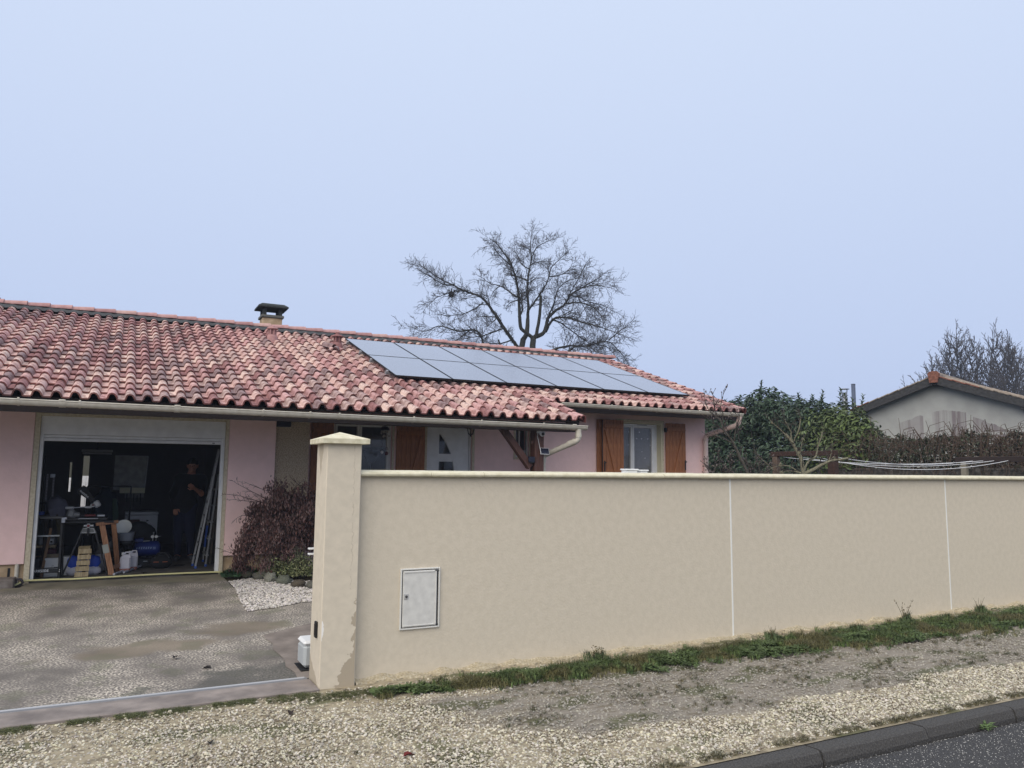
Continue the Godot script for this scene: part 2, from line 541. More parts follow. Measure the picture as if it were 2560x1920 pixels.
func ground() -> void:
	# far ground under everything
	var b := MB.new()
	b.quad(Vector3(-250, -0.30, 250), Vector3(250, -0.30, 250), Vector3(250, -0.30, -250), Vector3(-250, -0.30, -250), Vector3.UP)
	struct("terrain", b, mat(Color(0.30, 0.33, 0.22), 0.95, noise("terr", 51, 0.01, Color(0.6, 0.6, 0.55), Color(1, 1, 1), 256, 5), 7.0))
	# road
	b = MB.new()
	b.quad(Vector3(-120, -0.085, 6.0), Vector3(120, -0.085, 6.0), Vector3(120, -0.085, -3.52), Vector3(-120, -0.085, -3.52), Vector3.UP)
	struct("road", b, mat(Color(0.40, 0.395, 0.395), 0.88, noise("tar", 52, 0.24, Color(0.28, 0.28, 0.29), Color(1, 1, 1), 512, 4, FastNoiseLite.TYPE_SIMPLEX, 0.66), 1.9, bumps("tarb", 53, 0.2, 512, 3), 1.2))
	# kerb of cast blocks
	var kerb := Node3D.new()
	put(kerb, "kerb")
	kerb.set_meta("kind", "structure")
	var prof := PackedVector2Array([Vector2(-3.70, -0.2), Vector2(-3.70, -0.003), Vector2(-3.585, 0.002), Vector2(-3.565, -0.010), Vector2(-3.545, -0.062), Vector2(-3.552, -0.2)])
	var x := -9.0
	var r := rng(5)
	while x < 14.0:
		var l := 0.985
		b = MB.new()
		var pts := PackedVector2Array()
		for p in prof:
			pts.append(Vector2(-p.x, p.y))
		var dy := r.randf_range(-0.004, 0.003)
		var dz := r.randf_range(-0.006, 0.006)
		b.prism(pts, l, Transform3D(Basis(Vector3(0, 0, -1), Vector3.UP, Vector3.RIGHT), Vector3(x, dy, dz)))
		obj("kerb_stone", b, M.kerb, kerb)
		x += 1.0
	# verge between the kerb and the wall
	verge_dirt = patch_noise(61, 0.011, 1024, 256, 4)
	var fine := patch_noise(62, 0.09, 1024, 256, 3)
	var moss := patch_noise(63, 0.02, 1024, 256, 4)
	var vt := picture(1024, 256, func(i: int, j: int) -> Color:
		var wx := VX0 + (VX1 - VX0) * i / 1023.0
		var wz := VZ0 + (VZ1 - VZ0) * j / 255.0
		var d := dirt_at(wx, wz)
		var f := fine[j * 1024 + i] / 255.0
		var c := Color(0.61, 0.565, 0.475).lerp(Color(0.515, 0.485, 0.445), smoothstep(0.15, 0.75, d))
		c = c.lerp(Color(0.33, 0.30, 0.245), smoothstep(0.52, 0.8, f) * 0.75)
		c = c.lerp(Color(0.25, 0.265, 0.15), smoothstep(0.60, 0.76, moss[j * 1024 + i] / 255.0) * 0.6)
		return c * (0.80 + 0.36 * f))
	var vm := StandardMaterial3D.new()
	vm.albedo_texture = vt
	vm.roughness = 0.97
	b = MB.new()
	var hn := FastNoiseLite.new()
	hn.seed = 8
	hn.frequency = 0.9
	var nx := 190
	var nz := 27
	var vy := func(px: float, pz: float) -> float: return 0.012 * hn.get_noise_2d(px * 1.3, pz * 1.3) * clampf((-3.75 - pz) * 5.0, 0.0, 1.0)
	for i in nx:
		for j in nz:
			var q: Array = []
			var w: Array = []
			for o in [Vector2(0, 0), Vector2(1, 0), Vector2(1, 1), Vector2(0, 1)]:
				var fx: float = (i + o.x) / nx
				var fz: float = (j + o.y) / nz
				var wx := VX0 + (VX1 - VX0) * fx
				var wz := VZ0 + (VZ1 - VZ0) * fz
				q.append(Vector3(wx, vy.call(wx, wz), wz))
				w.append(Vector2(fx, fz))
			b.tri(q[0], q[1], q[2], Vector3.UP, Vector3.UP, Vector3.UP, w[0], w[1], w[2])
			b.tri(q[0], q[2], q[3], Vector3.UP, Vector3.UP, Vector3.UP, w[0], w[2], w[3])
	struct("verge", b, vm)
	# threshold strip under the gate
	b = MB.new()
	b.span(-9.0, 1.50, -0.15, 0.020, -6.48, -6.15, 0.006)
	struct("threshold_strip", b, mat(Color(0.585, 0.545, 0.52), 0.85, noise("thr", 54, 0.012, Color(0.68, 0.68, 0.69), Color(1, 1, 1), 512, 6), 2.0, bumps("concb", 27, 0.1, 256), 0.1))
	# drive of exposed aggregate
	var a1 := patch_noise(71, 0.30, 1200, 840, 2)
	var a2 := patch_noise(72, 0.008, 1200, 840, 5)
	var a3 := patch_noise(73, 0.014, 1200, 840, 5)
	var a4 := patch_noise(75, 0.45, 1200, 840, 1)
	var dr := Rect2(-6.0, -12.35, 8.6, 5.90)
	var dt := picture(1200, 840, func(i: int, j: int) -> Color:
		var k := j * 1200 + i
		var wx := dr.position.x + dr.size.x * i / 1199.0
		var wz := dr.position.y + dr.size.y * j / 839.0
		var s := a1[k] / 255.0
		var p := a2[k] / 255.0
		var g := a3[k] / 255.0
		var c := Color(0.455, 0.430, 0.405) * (0.78 + 0.5 * p)
		# pebbles stand out where the cement has worn away
		var worn := clampf(0.35 + 1.5 * (p - 0.35), 0.12, 1.0)
		# smooth trodden and silted patches
		var silt := maxf(1.0 - Vector2((wx - 0.35) / 0.95, (wz + 8.05 + 0.10 * wx) / 0.34).length() + (g - 0.5) * 0.9, 1.0 - Vector2((wx - 1.25) / 0.55, (wz + 8.6) / 0.45).length() + (g - 0.5) * 0.8)
		silt = smoothstep(0.05, 0.55, silt)
		var ramp := smoothstep(-11.62, -11.80, wz + (g - 0.5) * 0.35)
		worn *= (1.0 - 0.85 * silt) * (1.0 - 0.92 * ramp)
		var peb := smoothstep(0.55, 0.66, s) * worn
		var dark := smoothstep(0.42, 0.30, s) * worn
		c = c.lerp(Color(0.88, 0.84, 0.77) * (0.7 + 0.5 * a4[k] / 255.0), peb * 0.95)
		c = c.lerp(Color(0.20, 0.185, 0.175), dark * 0.8)
		c = c.lerp(Color(0.45, 0.40, 0.325), silt * 0.5)
		c = c.lerp(Color(0.50, 0.475, 0.40) * (0.75 + 0.45 * g), ramp * 0.9)
		# green algae film and the damp corner by the gate rail
		c = c.lerp(Color(0.37, 0.375, 0.30), smoothstep(0.60, 0.76, g) * 0.35)
		var damp := smoothstep(0.15, 0.5, 1.0 - Vector2((wx - 1.35) / 1.25, (wz + 6.55) / 0.75).length() + (g - 0.5) * 0.9)
		c = c.lerp(Color(0.29, 0.285, 0.27), damp * 0.7)
		return c)
	var dm := StandardMaterial3D.new()
	dm.albedo_texture = dt
	dm.roughness = 0.9
	dm.texture_repeat = false
	var yd := func(_x: float, z: float) -> float: return gy(z)
	sheet("driveway", PackedVector2Array([Vector2(-6, -6.48), Vector2(2.6, -6.48), Vector2(2.6, -9.7), Vector2(2.1, -9.74), Vector2(1.78, -9.53), Vector2(1.43, -9.40), Vector2(1.45, -10.1), Vector2(1.50, -10.85), Vector2(1.47, -12.31), Vector2(-0.98, -12.31), Vector2(-1.02, -12.0), Vector2(-6, -11.9)]), yd, dm, 0.5, dr)
	# smooth cast slab beside the pillar
	var slab := PackedVector2Array()
	for i in 9:
		slab.append(Vector2(1.42 + 0.02 * sin(i * 2.3), -6.56 - 0.205 * i))
	for i in 8:
		slab.append(Vector2(1.47 + 0.14 * i, -8.24 - 0.09 * i + 0.02 * sin(i * 3.1)))
	slab.append(Vector2(2.55, -8.9))
	slab.append(Vector2(2.55, -6.56))
	sheet("concrete_slab", slab, func(_x: float, z: float) -> float: return gy(z) + 0.005, mat(Color(0.545, 0.505, 0.475), 0.9, noise("slabn", 55, 0.012, Color(0.7, 0.69, 0.68), Color(1, 1, 1), 512, 6), 1.9))
	# earth of the front garden and lawn behind the wall
	sheet("garden_ground", PackedVector2Array([Vector2(1.44, -12.9), Vector2(15.5, -12.9), Vector2(15.5, -6.5), Vector2(2.55, -6.5), Vector2(2.5, -9.6), Vector2(1.44, -9.3)]), func(_x: float, z: float) -> float: return gy(z) - 0.015, mat(Color(0.36, 0.32, 0.24), 0.95, noise("garden", 56, 0.03, Color(0.6, 0.6, 0.55), Color(1, 1, 1), 256, 5), 1.2))
	sheet("side_ground", PackedVector2Array([Vector2(-14, -6.48), Vector2(-6, -6.48), Vector2(-6, -11.9), Vector2(-1.02, -12.0), Vector2(-1.02, -12.6), Vector2(-14, -12.6)]), func(_x: float, z: float) -> float: return gy(z) - 0.06, mat(Color(0.40, 0.38, 0.35), 0.95, noise("garden", 56, 0.03, Color(0.6, 0.6, 0.55), Color(1, 1, 1), 256, 5), 1.2))
	# gate rail
	var rail := thing("gate_rail", "thin grey steel sliding gate rail across the drive entrance", "rail", Vector3(0, 0.02, -6.515))
	b = MB.new()
	b.span(-9.0, 1.48, -0.005, 0.006, -0.035, 0.035)
	obj("base_plate", b, mat(Color(0.45, 0.45, 0.46), 0.6), rail)
	b = MB.new()
	b.path([Vector3(-9, 0.010, 0), Vector3(1.46, 0.010, 0)], 0.0095, 8)
	obj("running_bar", b, mat(Color(0.62, 0.63, 0.65), 0.4), rail)
	rail.position.y = 0.012

# ---------------------------------------------------------------- street wall, gate pillar, meter cabinet, gate
func street_wall() -> void:
	var wz := -6.30
	var wall := thing("boundary_wall", "long beige rendered street wall with pale rounded coping and white expansion joints", "wall")
	var seg := [[1.79, 5.822], [5.842, 9.420], [9.440, 15.0]]
	for s in seg:
		var b := MB.new()
		b.span(s[0], s[1], -0.15, 1.645, wz - 0.20, wz)
		obj("render_panel", b, M.beige, wall)
	for x in [5.832, 9.430]:
		var b := MB.new()
		b.span(x - 0.010, x + 0.010, 0.0, 1.645, wz - 0.05, wz + 0.003)
		obj("expansion_joint", b, M.joint, wall)
	var x := 1.80
	var r := rng(21)
	while x < 15.0:
		var x1 := 2.42 if x < 2.0 else minf(x + 0.5, 15.0)
		var b := MB.new()
		var pts := PackedVector2Array()
		var pr := [Vector2(-0.045, 0.004), Vector2(-0.056, 0.012), Vector2(-0.060, 0.024), Vector2(-0.054, 0.037), Vector2(-0.035, 0.046), Vector2(0.10, 0.058), Vector2(0.235, 0.046), Vector2(0.254, 0.037), Vector2(0.26, 0.024), Vector2(0.256, 0.012), Vector2(0.245, 0.004)]
		for p in pr:
			pts.append(p)
		b.prism(pts, x1 - x - 0.003, Transform3D(Basis(Vector3(0, 0, -1), Vector3.UP, Vector3.RIGHT), Vector3(x, 1.642 + r.randf_range(-0.0015, 0.0015), wz + r.randf_range(-0.002, 0.002))))
		obj("coping_stone", b, M.coping, wall)
		x = x1
	# broken mortar bed along the foot of the wall
	var b := MB.new()
	var n1 := FastNoiseLite.new()
	n1.seed = 4
	n1.frequency = 1.6
	n1.fractal_octaves = 4
	var px := 1.80
	var last: Array = []
	while px < 14.0:
		var w := n1.get_noise_2d(px * 2.0, 0.0)
		var w2 := n1.get_noise_2d(px * 3.0, 40.0)
		var hgt := clampf(0.020 + 0.045 * w, 0.004, 0.06)
		var out := 0.075 + 0.08 * w2 + 0.02 * sin(px * 0.7)
		var row := [Vector3(px, hgt + 0.012, wz - 0.01), Vector3(px, hgt, wz + 0.018), Vector3(px, hgt * (0.72 + 0.5 * n1.get_noise_2d(px * 9.0, 9.0)), wz + out * 0.55), Vector3(px, 0.012, wz + out), Vector3(px, -0.03, wz + out + 0.012)]
		if last.size() > 0:
			for i in 4:
				var m: Vector3 = ((row[i] - last[i]) as Vector3).cross(last[i + 1] - last[i]).normalized()
				if m.y + m.z < 0.0:
					m = -m
				b.tri(last[i], last[i + 1], row[i + 1], m, m, m)
				b.tri(last[i], row[i + 1], row[i], m, m, m)
		last = row
		px += 0.05
	obj("mortar_footing", b, M.mortar, wall)

	# pillar
	var pil := thing("gate_pillar", "square beige rendered gate pillar with flat pyramid cap at the drive", "pillar", Vector3(1.647, 0, -6.375))
	var pn := patch_noise(81, 0.02, 256, 1024, 5)
	var tex := picture(256, 1024, func(i: int, j: int) -> Color:
		# front face in the left half (u 0..0.5), left face in the right half
		var front := i < 128
		var fx := (i % 128) / 127.0
		var h := 1.91 * (1.0 - j / 1023.0)
		var g := pn[j * 256 + i] / 255.0 - 0.5
		var c := Color(0.800, 0.760, 0.688) * (0.99 + 0.06 * g)
		var stain := 0.0
		if front:
			var edge := lerpf(0.50, 0.93, smoothstep(0.03, 0.34, h)) + 0.05 * smoothstep(0.3, 0.75, h) + g * 0.30
			if fx > edge and h < 0.70 + g * 0.2:
				stain = 1.0
			if absf(fx - 0.80 - g * 0.12) < 0.012 and h > 0.75 and g > -0.12:
				stain = 0.45
			if fx < 0.07 and h > 0.36 and h < 0.52 and fx < 0.07 * (1.0 - absf(h - 0.45) * 9.0) + g * 0.06:
				c = Color(0.90, 0.89, 0.87)
		else:
			var e2 := smoothstep(0.02, 0.22, h + g * 0.08)
			if fx < 0.80 - e2 * 0.75 + g * 0.2 and h < 0.21:
				stain = 0.9
			if absf(fx - 0.42 + g * 0.1) < 0.19 * clampf((h - 1.64) * 5.0, 0.0, 1.0) and h > 1.60:
				stain = 0.8
		return c.lerp(Color(0.655, 0.610, 0.535), stain))
	var pm := StandardMaterial3D.new()
	pm.albedo_texture = tex
	pm.roughness = 0.92
	pm.texture_repeat = false
	b = MB.new()
	var hx := 0.1425
	var hz := 0.1725
	var cw := 0.006
	var y0 := -0.10
	var y1 := 1.91
	b.quad(Vector3(-hx + cw, y0, hz), Vector3(hx - cw, y0, hz), Vector3(hx - cw, y1, hz), Vector3(-hx + cw, y1, hz), Vector3.BACK, Rect2(0.004, 0.0, 0.49, 1.05))
	b.quad(Vector3(-hx, y0, -hz + cw), Vector3(-hx, y0, hz - cw), Vector3(-hx, y1, hz - cw), Vector3(-hx, y1, -hz + cw), Vector3.LEFT, Rect2(0.506, 0.0, 0.49, 1.05))
	b.quad(Vector3(hx, y0, -hz + cw), Vector3(hx, y0, hz - cw), Vector3(hx, y1, hz - cw), Vector3(hx, y1, -hz + cw), Vector3.RIGHT, Rect2(0.2, 0.0, 0.1, 0.4))
	b.quad(Vector3(-hx + cw, y0, -hz), Vector3(hx - cw, y0, -hz), Vector3(hx - cw, y1, -hz), Vector3(-hx + cw, y1, -hz), Vector3.FORWARD, Rect2(0.2, 0.0, 0.1, 0.4))
	for sx in [-1.0, 1.0]:
		for sz in [-1.0, 1.0]:
			b.quad(Vector3(sx * (hx - cw), y0, sz * hz), Vector3(sx * hx, y0, sz * (hz - cw)), Vector3(sx * hx, y1, sz * (hz - cw)), Vector3(sx * (hx - cw), y1, sz * hz), Vector3(sx, 0, sz).normalized(), Rect2(0.2, 0.1, 0.02, 0.3))
	obj("shaft", b, pm, pil)
	b = MB.new()
	var cx := 0.196
	var cz := 0.222
	b.box(Vector3(0, 1.931, 0), Vector3(cx * 2, 0.042, cz * 2), Basis.IDENTITY, 0.003)
	var top := Vector3(0, 2.012, 0)
	var q := [Vector3(-cx + 0.003, 1.9525, cz - 0.003), Vector3(cx - 0.003, 1.9525, cz - 0.003), Vector3(cx - 0.003, 1.9525, -cz + 0.003), Vector3(-cx + 0.003, 1.9525, -cz + 0.003)]
	for i in 4:
		var a: Vector3 = q[i]
		var e: Vector3 = q[(i + 1) % 4]
		var m := (e - a).cross(top - a).normalized()
		if m.y < 0.0:
			m = -m
		b.tri(a, e, top, m, m, m)
	obj("cap", b, M.coping, pil)

	# light barrier on the inner face of the pillar
	var cell := thing("photocell", "narrow black safety sensor on the inner side of the pillar", "sensor", Vector3(1.5045, 0.435, -6.325))
	b = MB.new()
	b.box(Vector3(-0.010, 0, 0), Vector3(0.020, 0.128, 0.052), Basis.IDENTITY, 0.006)
	obj("housing", b, M.black, cell)
	b = MB.new()
	b.box(Vector3(-0.021, 0.0, 0), Vector3(0.004, 0.085, 0.030), Basis.IDENTITY, 0.001)
	obj("lens", b, mat(Color(0.11, 0.05, 0.05), 0.15), cell)

	# gate catch
	var latch := thing("gate_catch", "small white metal gate catch behind the pillar edge", "catch", Vector3(1.50, 1.02, -6.60))
	b = MB.new()
	b.box(Vector3(0.0, 0.022, 0), Vector3(0.055, 0.014, 0.05), Basis.IDENTITY, 0.003)
	obj("jaw", b, M.white, latch)
	b = MB.new()
	b.box(Vector3(0.0, -0.022, 0), Vector3(0.055, 0.014, 0.05), Basis.IDENTITY, 0.003)
	obj("jaw", b, M.white, latch)
	b = MB.new()
	b.box(Vector3(0.03, 0, 0), Vector3(0.02, 0.07, 0.06), Basis.IDENTITY, 0.003)
	obj("back_plate", b, M.steel, latch)

	# motor of the sliding gate
	var mot := thing("gate_motor", "light grey gate motor with rounded white lid behind the pillar", "gate motor", Vector3(1.60, 0, -6.90))
	b = MB.new()
	b.box(Vector3(0, 0.125, 0), Vector3(0.19, 0.19, 0.25), Basis.IDENTITY, 0.025)
	obj("housing", b, mat(Color(0.66, 0.68, 0.69), 0.5), mot)
	b = MB.new()
	b.box(Vector3(0, 0.232, 0), Vector3(0.194, 0.045, 0.254), Basis.IDENTITY, 0.02)
	obj("lid", b, M.white, mot)
	b = MB.new()
	b.box(Vector3(0, 0.012, 0), Vector3(0.23, 0.024, 0.28), Basis.IDENTITY, 0.004)
	obj("base_plate", b, M.black, mot)

	# the gate, slid open behind the wall: its top rail and two post caps just clear the coping
	var gate := thing("sliding_gate", "white sliding gate parked open behind the street wall", "gate", Vector3(0, 0, -6.64))
	b = MB.new()
	b.span(1.86, 4.72, 1.60, 1.700, -0.03, 0.03, 0.005)
	obj("top_rail", b, M.white, gate)
	b = MB.new()
	b.span(1.86, 4.72, 0.06, 0.16, -0.03, 0.03, 0.005)
	obj("bottom_rail", b, M.white, gate)
	for i in 15:
		b = MB.new()
		b.span(1.87 + i * 0.19, 1.87 + i * 0.19 + 0.184, 0.16, 1.60, -0.014, 0.014, 0.004)
		obj("board", b, M.white, gate)
	for p in [[4.775, 0.135, 1.722], [4.93, 0.085, 1.714]]:
		b = MB.new()
		b.span(p[0] - p[1] * 0.5, p[0] + p[1] * 0.5, 0.03, p[2], -0.05, 0.05, 0.003)
		var post := obj("post", b, M.white, gate)
		b = MB.new()
		b.span(p[0] - p[1] * 0.5 - 0.01, p[0] + p[1] * 0.5 + 0.01, p[2] + 0.0005, p[2] + 0.016, -0.06, 0.06, 0.004)
		obj("post_cap", b, M.white, post)

	# meter cabinet set into the wall
	var cab := thing("meter_cabinet", "light grey electricity meter cabinet set into the street wall", "meter cabinet", Vector3(2.356, 0.627, wz))
	var w := 0.356
	var h := 0.502
	b = MB.new()
	for s in [-1.0, 1.0]:
		b.box(Vector3(s * (w * 0.5 - 0.007), 0, 0.008), Vector3(0.014, h, 0.024), Basis.IDENTITY, 0.004)
		b.box(Vector3(0, s * (h * 0.5 - 0.007), 0.0079), Vector3(w - 0.028, 0.014, 0.0238), Basis.IDENTITY, 0.004)
	obj("frame", b, mat(Color(0.80, 0.795, 0.775), 0.55), cab)
	b = MB.new()
	b.box(Vector3(0, 0, -0.004), Vector3(w - 0.02, h - 0.02, 0.012))
	obj("recess", b, M.black, cab)
	var dm := mat(Color(0.83, 0.825, 0.805), 0.6, noise("smear", 82, 0.018, Color(0.90, 0.90, 0.90), Color(1, 1, 1), 256, 5), 0.45)
	b = MB.new()
	b.box(Vector3(-0.004, 0, 0.012), Vector3(w - 0.052, h - 0.040, 0.014), Basis.IDENTITY, 0.004)
	var door := obj("door", b, dm, cab)
	b = MB.new()
	b.box(Vector3(-0.010, h * 0.5 - 0.030, 0.021), Vector3(w - 0.085, 0.012, 0.006), Basis.IDENTITY, 0.002)
	b.box(Vector3(-0.010, -h * 0.5 + 0.032, 0.021), Vector3(w - 0.085, 0.010, 0.006), Basis.IDENTITY, 0.002)
	b.box(Vector3(w * 0.5 - 0.040, 0, 0.021), Vector3(0.010, h - 0.06, 0.006), Basis.IDENTITY, 0.002)
	obj("door_lip", b, dm, door)
	b = MB.new()
	b.box(Vector3(-0.128, 0.022, 0.0215), Vector3(0.038, 0.044, 0.006), Basis.IDENTITY, 0.002)
	var lk := obj("lock", b, mat(Color(0.66, 0.66, 0.655), 0.5), cab)
	b = MB.new()
	b.lathe([Vector2(0.0, 0.0), Vector2(0.011, 0.0), Vector2(0.011, 0.004), Vector2(0.007, 0.005), Vector2(0.0, 0.005)], 14, Transform3D(Basis(Vector3.RIGHT, PI / 2), Vector3(-0.127, 0.022, 0.0245)))
	obj("keyhole", b, mat(Color(0.25, 0.25, 0.25), 0.4), lk)
	b = MB.new()
	b.box(Vector3(0.151, -0.222, 0.018), Vector3(0.018, 0.016, 0.012), Basis.IDENTITY, 0.002)
	obj("hinge", b, mat(Color(0.2, 0.2, 0.2), 0.5), cab)
	b = MB.new()
	b.box(Vector3(0.145, 0.228, 0.019), Vector3(0.032, 0.014, 0.012), Basis.IDENTITY, 0.003)
	obj("hinge", b, mat(Color(0.35, 0.35, 0.35), 0.5), cab)

# ---------------------------------------------------------------- the house
var H: Node3D

# wall facing +z between x0..x1, y0..y1, with openings [x0, x1, y0, y1] in order of x
func holed(b: MB, x0: float, x1: float, y0: float, y1: float, zf: float, t: float, open: Array) -> void:
	var x := x0
	for o in open:
		if o[0] > x:
			b.span(x, o[0], y0, y1, zf - t, zf)
		if o[2] > y0:
			b.span(o[0], o[1], y0, o[2], zf - t, zf)
		if o[3] < y1:
			b.span(o[0], o[1], o[3], y1, zf - t, zf)
		x = o[1]
	if x < x1:
		b.span(x, x1, y0, y1, zf - t, zf)

func part(called: String, m: Material, parent: Node, spans: Array, bev := 0.0) -> MeshInstance3D:
	var o: MeshInstance3D
	for s in spans:
		var b := MB.new()
		b.span(s[0], s[1], s[2], s[3], s[4], s[5], bev)
		o = obj(called, b, m, parent)
	return o

# plank shutter of width w, height h in its own xy plane; dia +1: brace rises to the right
func shutter(parent: Node, xf: Transform3D, w: float, h: float, m: Material, dia: float, planks := 6) -> void:
	var s := Node3D.new()
	put(s, "shutter", parent)
	s.transform = xf
	var pw := w / planks
	for i in planks:
		var b := MB.new()
		b.span(i * pw + 0.0015, (i + 1) * pw - 0.0015, 0.0, h - (0.004 if i % 2 == 0 else 0.0), -0.014, 0.014, 0.003)
		obj("plank", b, m, s)
	part("batten", m, s, [[0.02, w - 0.02, h - 0.165, h - 0.085, 0.0145, 0.042], [0.02, w - 0.02, 0.10, 0.18, 0.0145, 0.042]], 0.004)
	var a := Vector3(0.06 if dia > 0 else w - 0.06, 0.20, 0.027)
	var e := Vector3(w - 0.06 if dia > 0 else 0.06, h - 0.19, 0.027)
	var bt := MB.new()
	bt.bar(a, e, 0.07, 0.025, Vector3.BACK, 0.004)
	obj("brace", bt, m, s)

func house() -> void:
	H = thing("pink_house", "single storey pink rendered house with red tiled roof and open garage", "house")
	# walls
	var b := MB.new()
	holed(b, -4.4, 2.714, -0.1, 3.05, GAR_Z, 0.22, [[-0.95, 1.45, FLOOR - 0.02, 2.40]])
	b.span(2.494, 2.714, -0.1, 3.05, ENT_Z - 0.22, GAR_Z - 0.22)
	obj("garage_wall", b, M.roughcast, H)
	part("garage_plinth", M.plinth, H, [[-4.4, -1.025, -0.1, 0.41, GAR_Z, GAR_Z + 0.012], [1.505, 2.02, -0.1, 0.41, GAR_Z, GAR_Z + 0.012]])
	part("pink_cladding", M.pink, H, [[-4.4, -1.022, 0.405, 3.03, GAR_Z, GAR_Z + 0.065], [1.502, 2.187, 0.412, 3.03, GAR_Z, GAR_Z + 0.065]], 0.004)
	part("plinth_slot", M.black, H, [[-1.205, -1.175, 0.235, 0.355, GAR_Z + 0.010, GAR_Z + 0.016]])
	b = MB.new()
	holed(b, 2.714, 7.05, -0.1, 3.30, ENT_Z, 0.22, [[3.236, 4.27, 0.4, 2.52], [4.917, 5.795, 0.12, 2.53], [6.70, 6.99, 1.97, 2.58]])
	obj("entrance_wall", b, M.pink, H)
	b = MB.new()
	holed(b, 7.05, 10.92, -0.1, 3.13, RW_Z, 0.22, [[8.72, 9.80, 0.95, 2.70]])
	b.span(7.05, 7.25, -0.1, 3.13, ENT_Z - 0.22, RW_Z - 0.22)
	obj("right_wall", b, M.pink, H)
	# gable and back, closing the house
	b = MB.new()
	b.prism(PackedVector2Array([Vector2(12.721, -0.1), Vector2(20.5, -0.1), Vector2(20.5, 3.2), Vector2(16.62, 4.50), Vector2(12.721, 3.19)]), 0.22, Transform3D(Basis(Vector3(0, 0, -1), Vector3.UP, Vector3.RIGHT), Vector3(10.699, 0, 0)))
	obj("gable_wall", b, M.pink, H)
	b = MB.new()
	b.prism(PackedVector2Array([Vector2(12.621, -0.1), Vector2(20.5, -0.1), Vector2(20.5, 3.2), Vector2(16.62, 4.50), Vector2(12.621, 3.16)]), 0.22, Transform3D(Basis(Vector3(0, 0, -1), Vector3.UP, Vector3.RIGHT), Vector3(-4.4, 0, 0)))
	obj("gable_wall", b, M.pink, H)
	b = MB.new()
	holed(b, -4.18, 10.69, -0.1, 3.2, -20.28, 0.2, [[-1.6, -0.2, 0.0, 2.2]])
	obj("back_wall", b, M.pink, H)
	# garage room
	b = MB.new()
	b.span(-1.30, 1.68, 0.02, FLOOR, -17.6, GAR_Z + 0.02)
	obj("garage_floor", b, mat(Color(0.40, 0.385, 0.37), 0.85, noise("gfl", 91, 0.02, Color(0.7, 0.7, 0.68), Color(1, 1, 1), 256, 5), 1.1), H)
	b = MB.new()
	b.span(-1.42, -1.30, FLOOR, 2.50, -17.6, GAR_Z - 0.221)
	b.span(1.68, 1.80, FLOOR, 2.50, -17.6, GAR_Z - 0.221)
	# back of the garage with a gap of a door left ajar and a slit window
	var bz := -17.6
	holed(b, -1.42, 1.80, FLOOR, 2.50, bz, 0.12, [[-0.815, -0.775, 1.22, 1.80], [-0.585, -0.475, 0.9, 1.93]])
	obj("garage_room_wall", b, M.room, H)
	b = MB.new()
	b.span(-1.42, 1.80, 2.50, 2.58, -17.72, GAR_Z - 0.221)
	obj("garage_ceiling", b, M.room, H)
	# garage door surround, guide rails, roller box and the lowered edge of the curtain
	part("door_surround", M.cream, H, [[-1.020, -0.952, 0.13, 2.49, GAR_Z - 0.10, GAR_Z + 0.055], [1.450, 1.500, 0.14, 2.49, GAR_Z - 0.10, GAR_Z + 0.055], [-0.952, 1.450, 2.405, 2.49, GAR_Z - 0.10, GAR_Z + 0.0535]], 0.004)
	part("guide_rail", M.white, H, [[-0.951, -0.905, FLOOR, 2.1495, GAR_Z - 0.07, GAR_Z + 0.018]], 0.004)
	part("guide_rail", M.white, H, [[1.395, 1.449, FLOOR, 2.1495, GAR_Z - 0.07, GAR_Z + 0.018]], 0.004)
	part("roller_box", M.white, H, [[-0.951, 1.449, 2.150, 2.404, GAR_Z - 0.16, GAR_Z + 0.022]], 0.006)
	b = MB.new()
	b.span(-0.904, 1.394, 2.108, 2.146, GAR_Z - 0.045, GAR_Z + 0.006, 0.006)
	obj("roller_slat", b, M.white, H)
	b = MB.new()
	b.span(-0.904, 1.394, 2.060, 2.104, GAR_Z - 0.045, GAR_Z + 0.010, 0.005)
	obj("roller_slat", b, M.white, H)
	part("sticker", mat(Color(0.30, 0.30, 0.32), 0.6), H, [[1.27, 1.305, 2.072, 2.086, GAR_Z + 0.009, GAR_Z + 0.0112]])
	# box of a wall appliance up under the eave
	part("eave_box", mat(Color(0.06, 0.07, 0.13), 0.5), H, [[2.19, 2.405, 2.36, 2.56, GAR_Z + 0.001, GAR_Z + 0.10]], 0.006)
	entrance_window()
	entrance_door()
	narrow_window()
	bedroom_window()
	gutters()

func dark_room(parent: Node, x0: float, x1: float, y0: float, y1: float, z0: float) -> void:
	var b := MB.new()
	b.span(x0, x1, y0, y1, z0 - 1.42, z0 - 1.40)
	b.span(x0 - 0.02, x0, y0, y1, z0 - 1.40, z0)
	b.span(x1, x1 + 0.02, y0, y1, z0 - 1.40, z0)
	b.span(x0, x1, y0 - 0.02, y0, z0 - 1.40, z0)
	b.span(x0, x1, y1, y1 + 0.02, z0 - 1.40, z0)
	obj("room_lining", b, M.dim_room, parent)

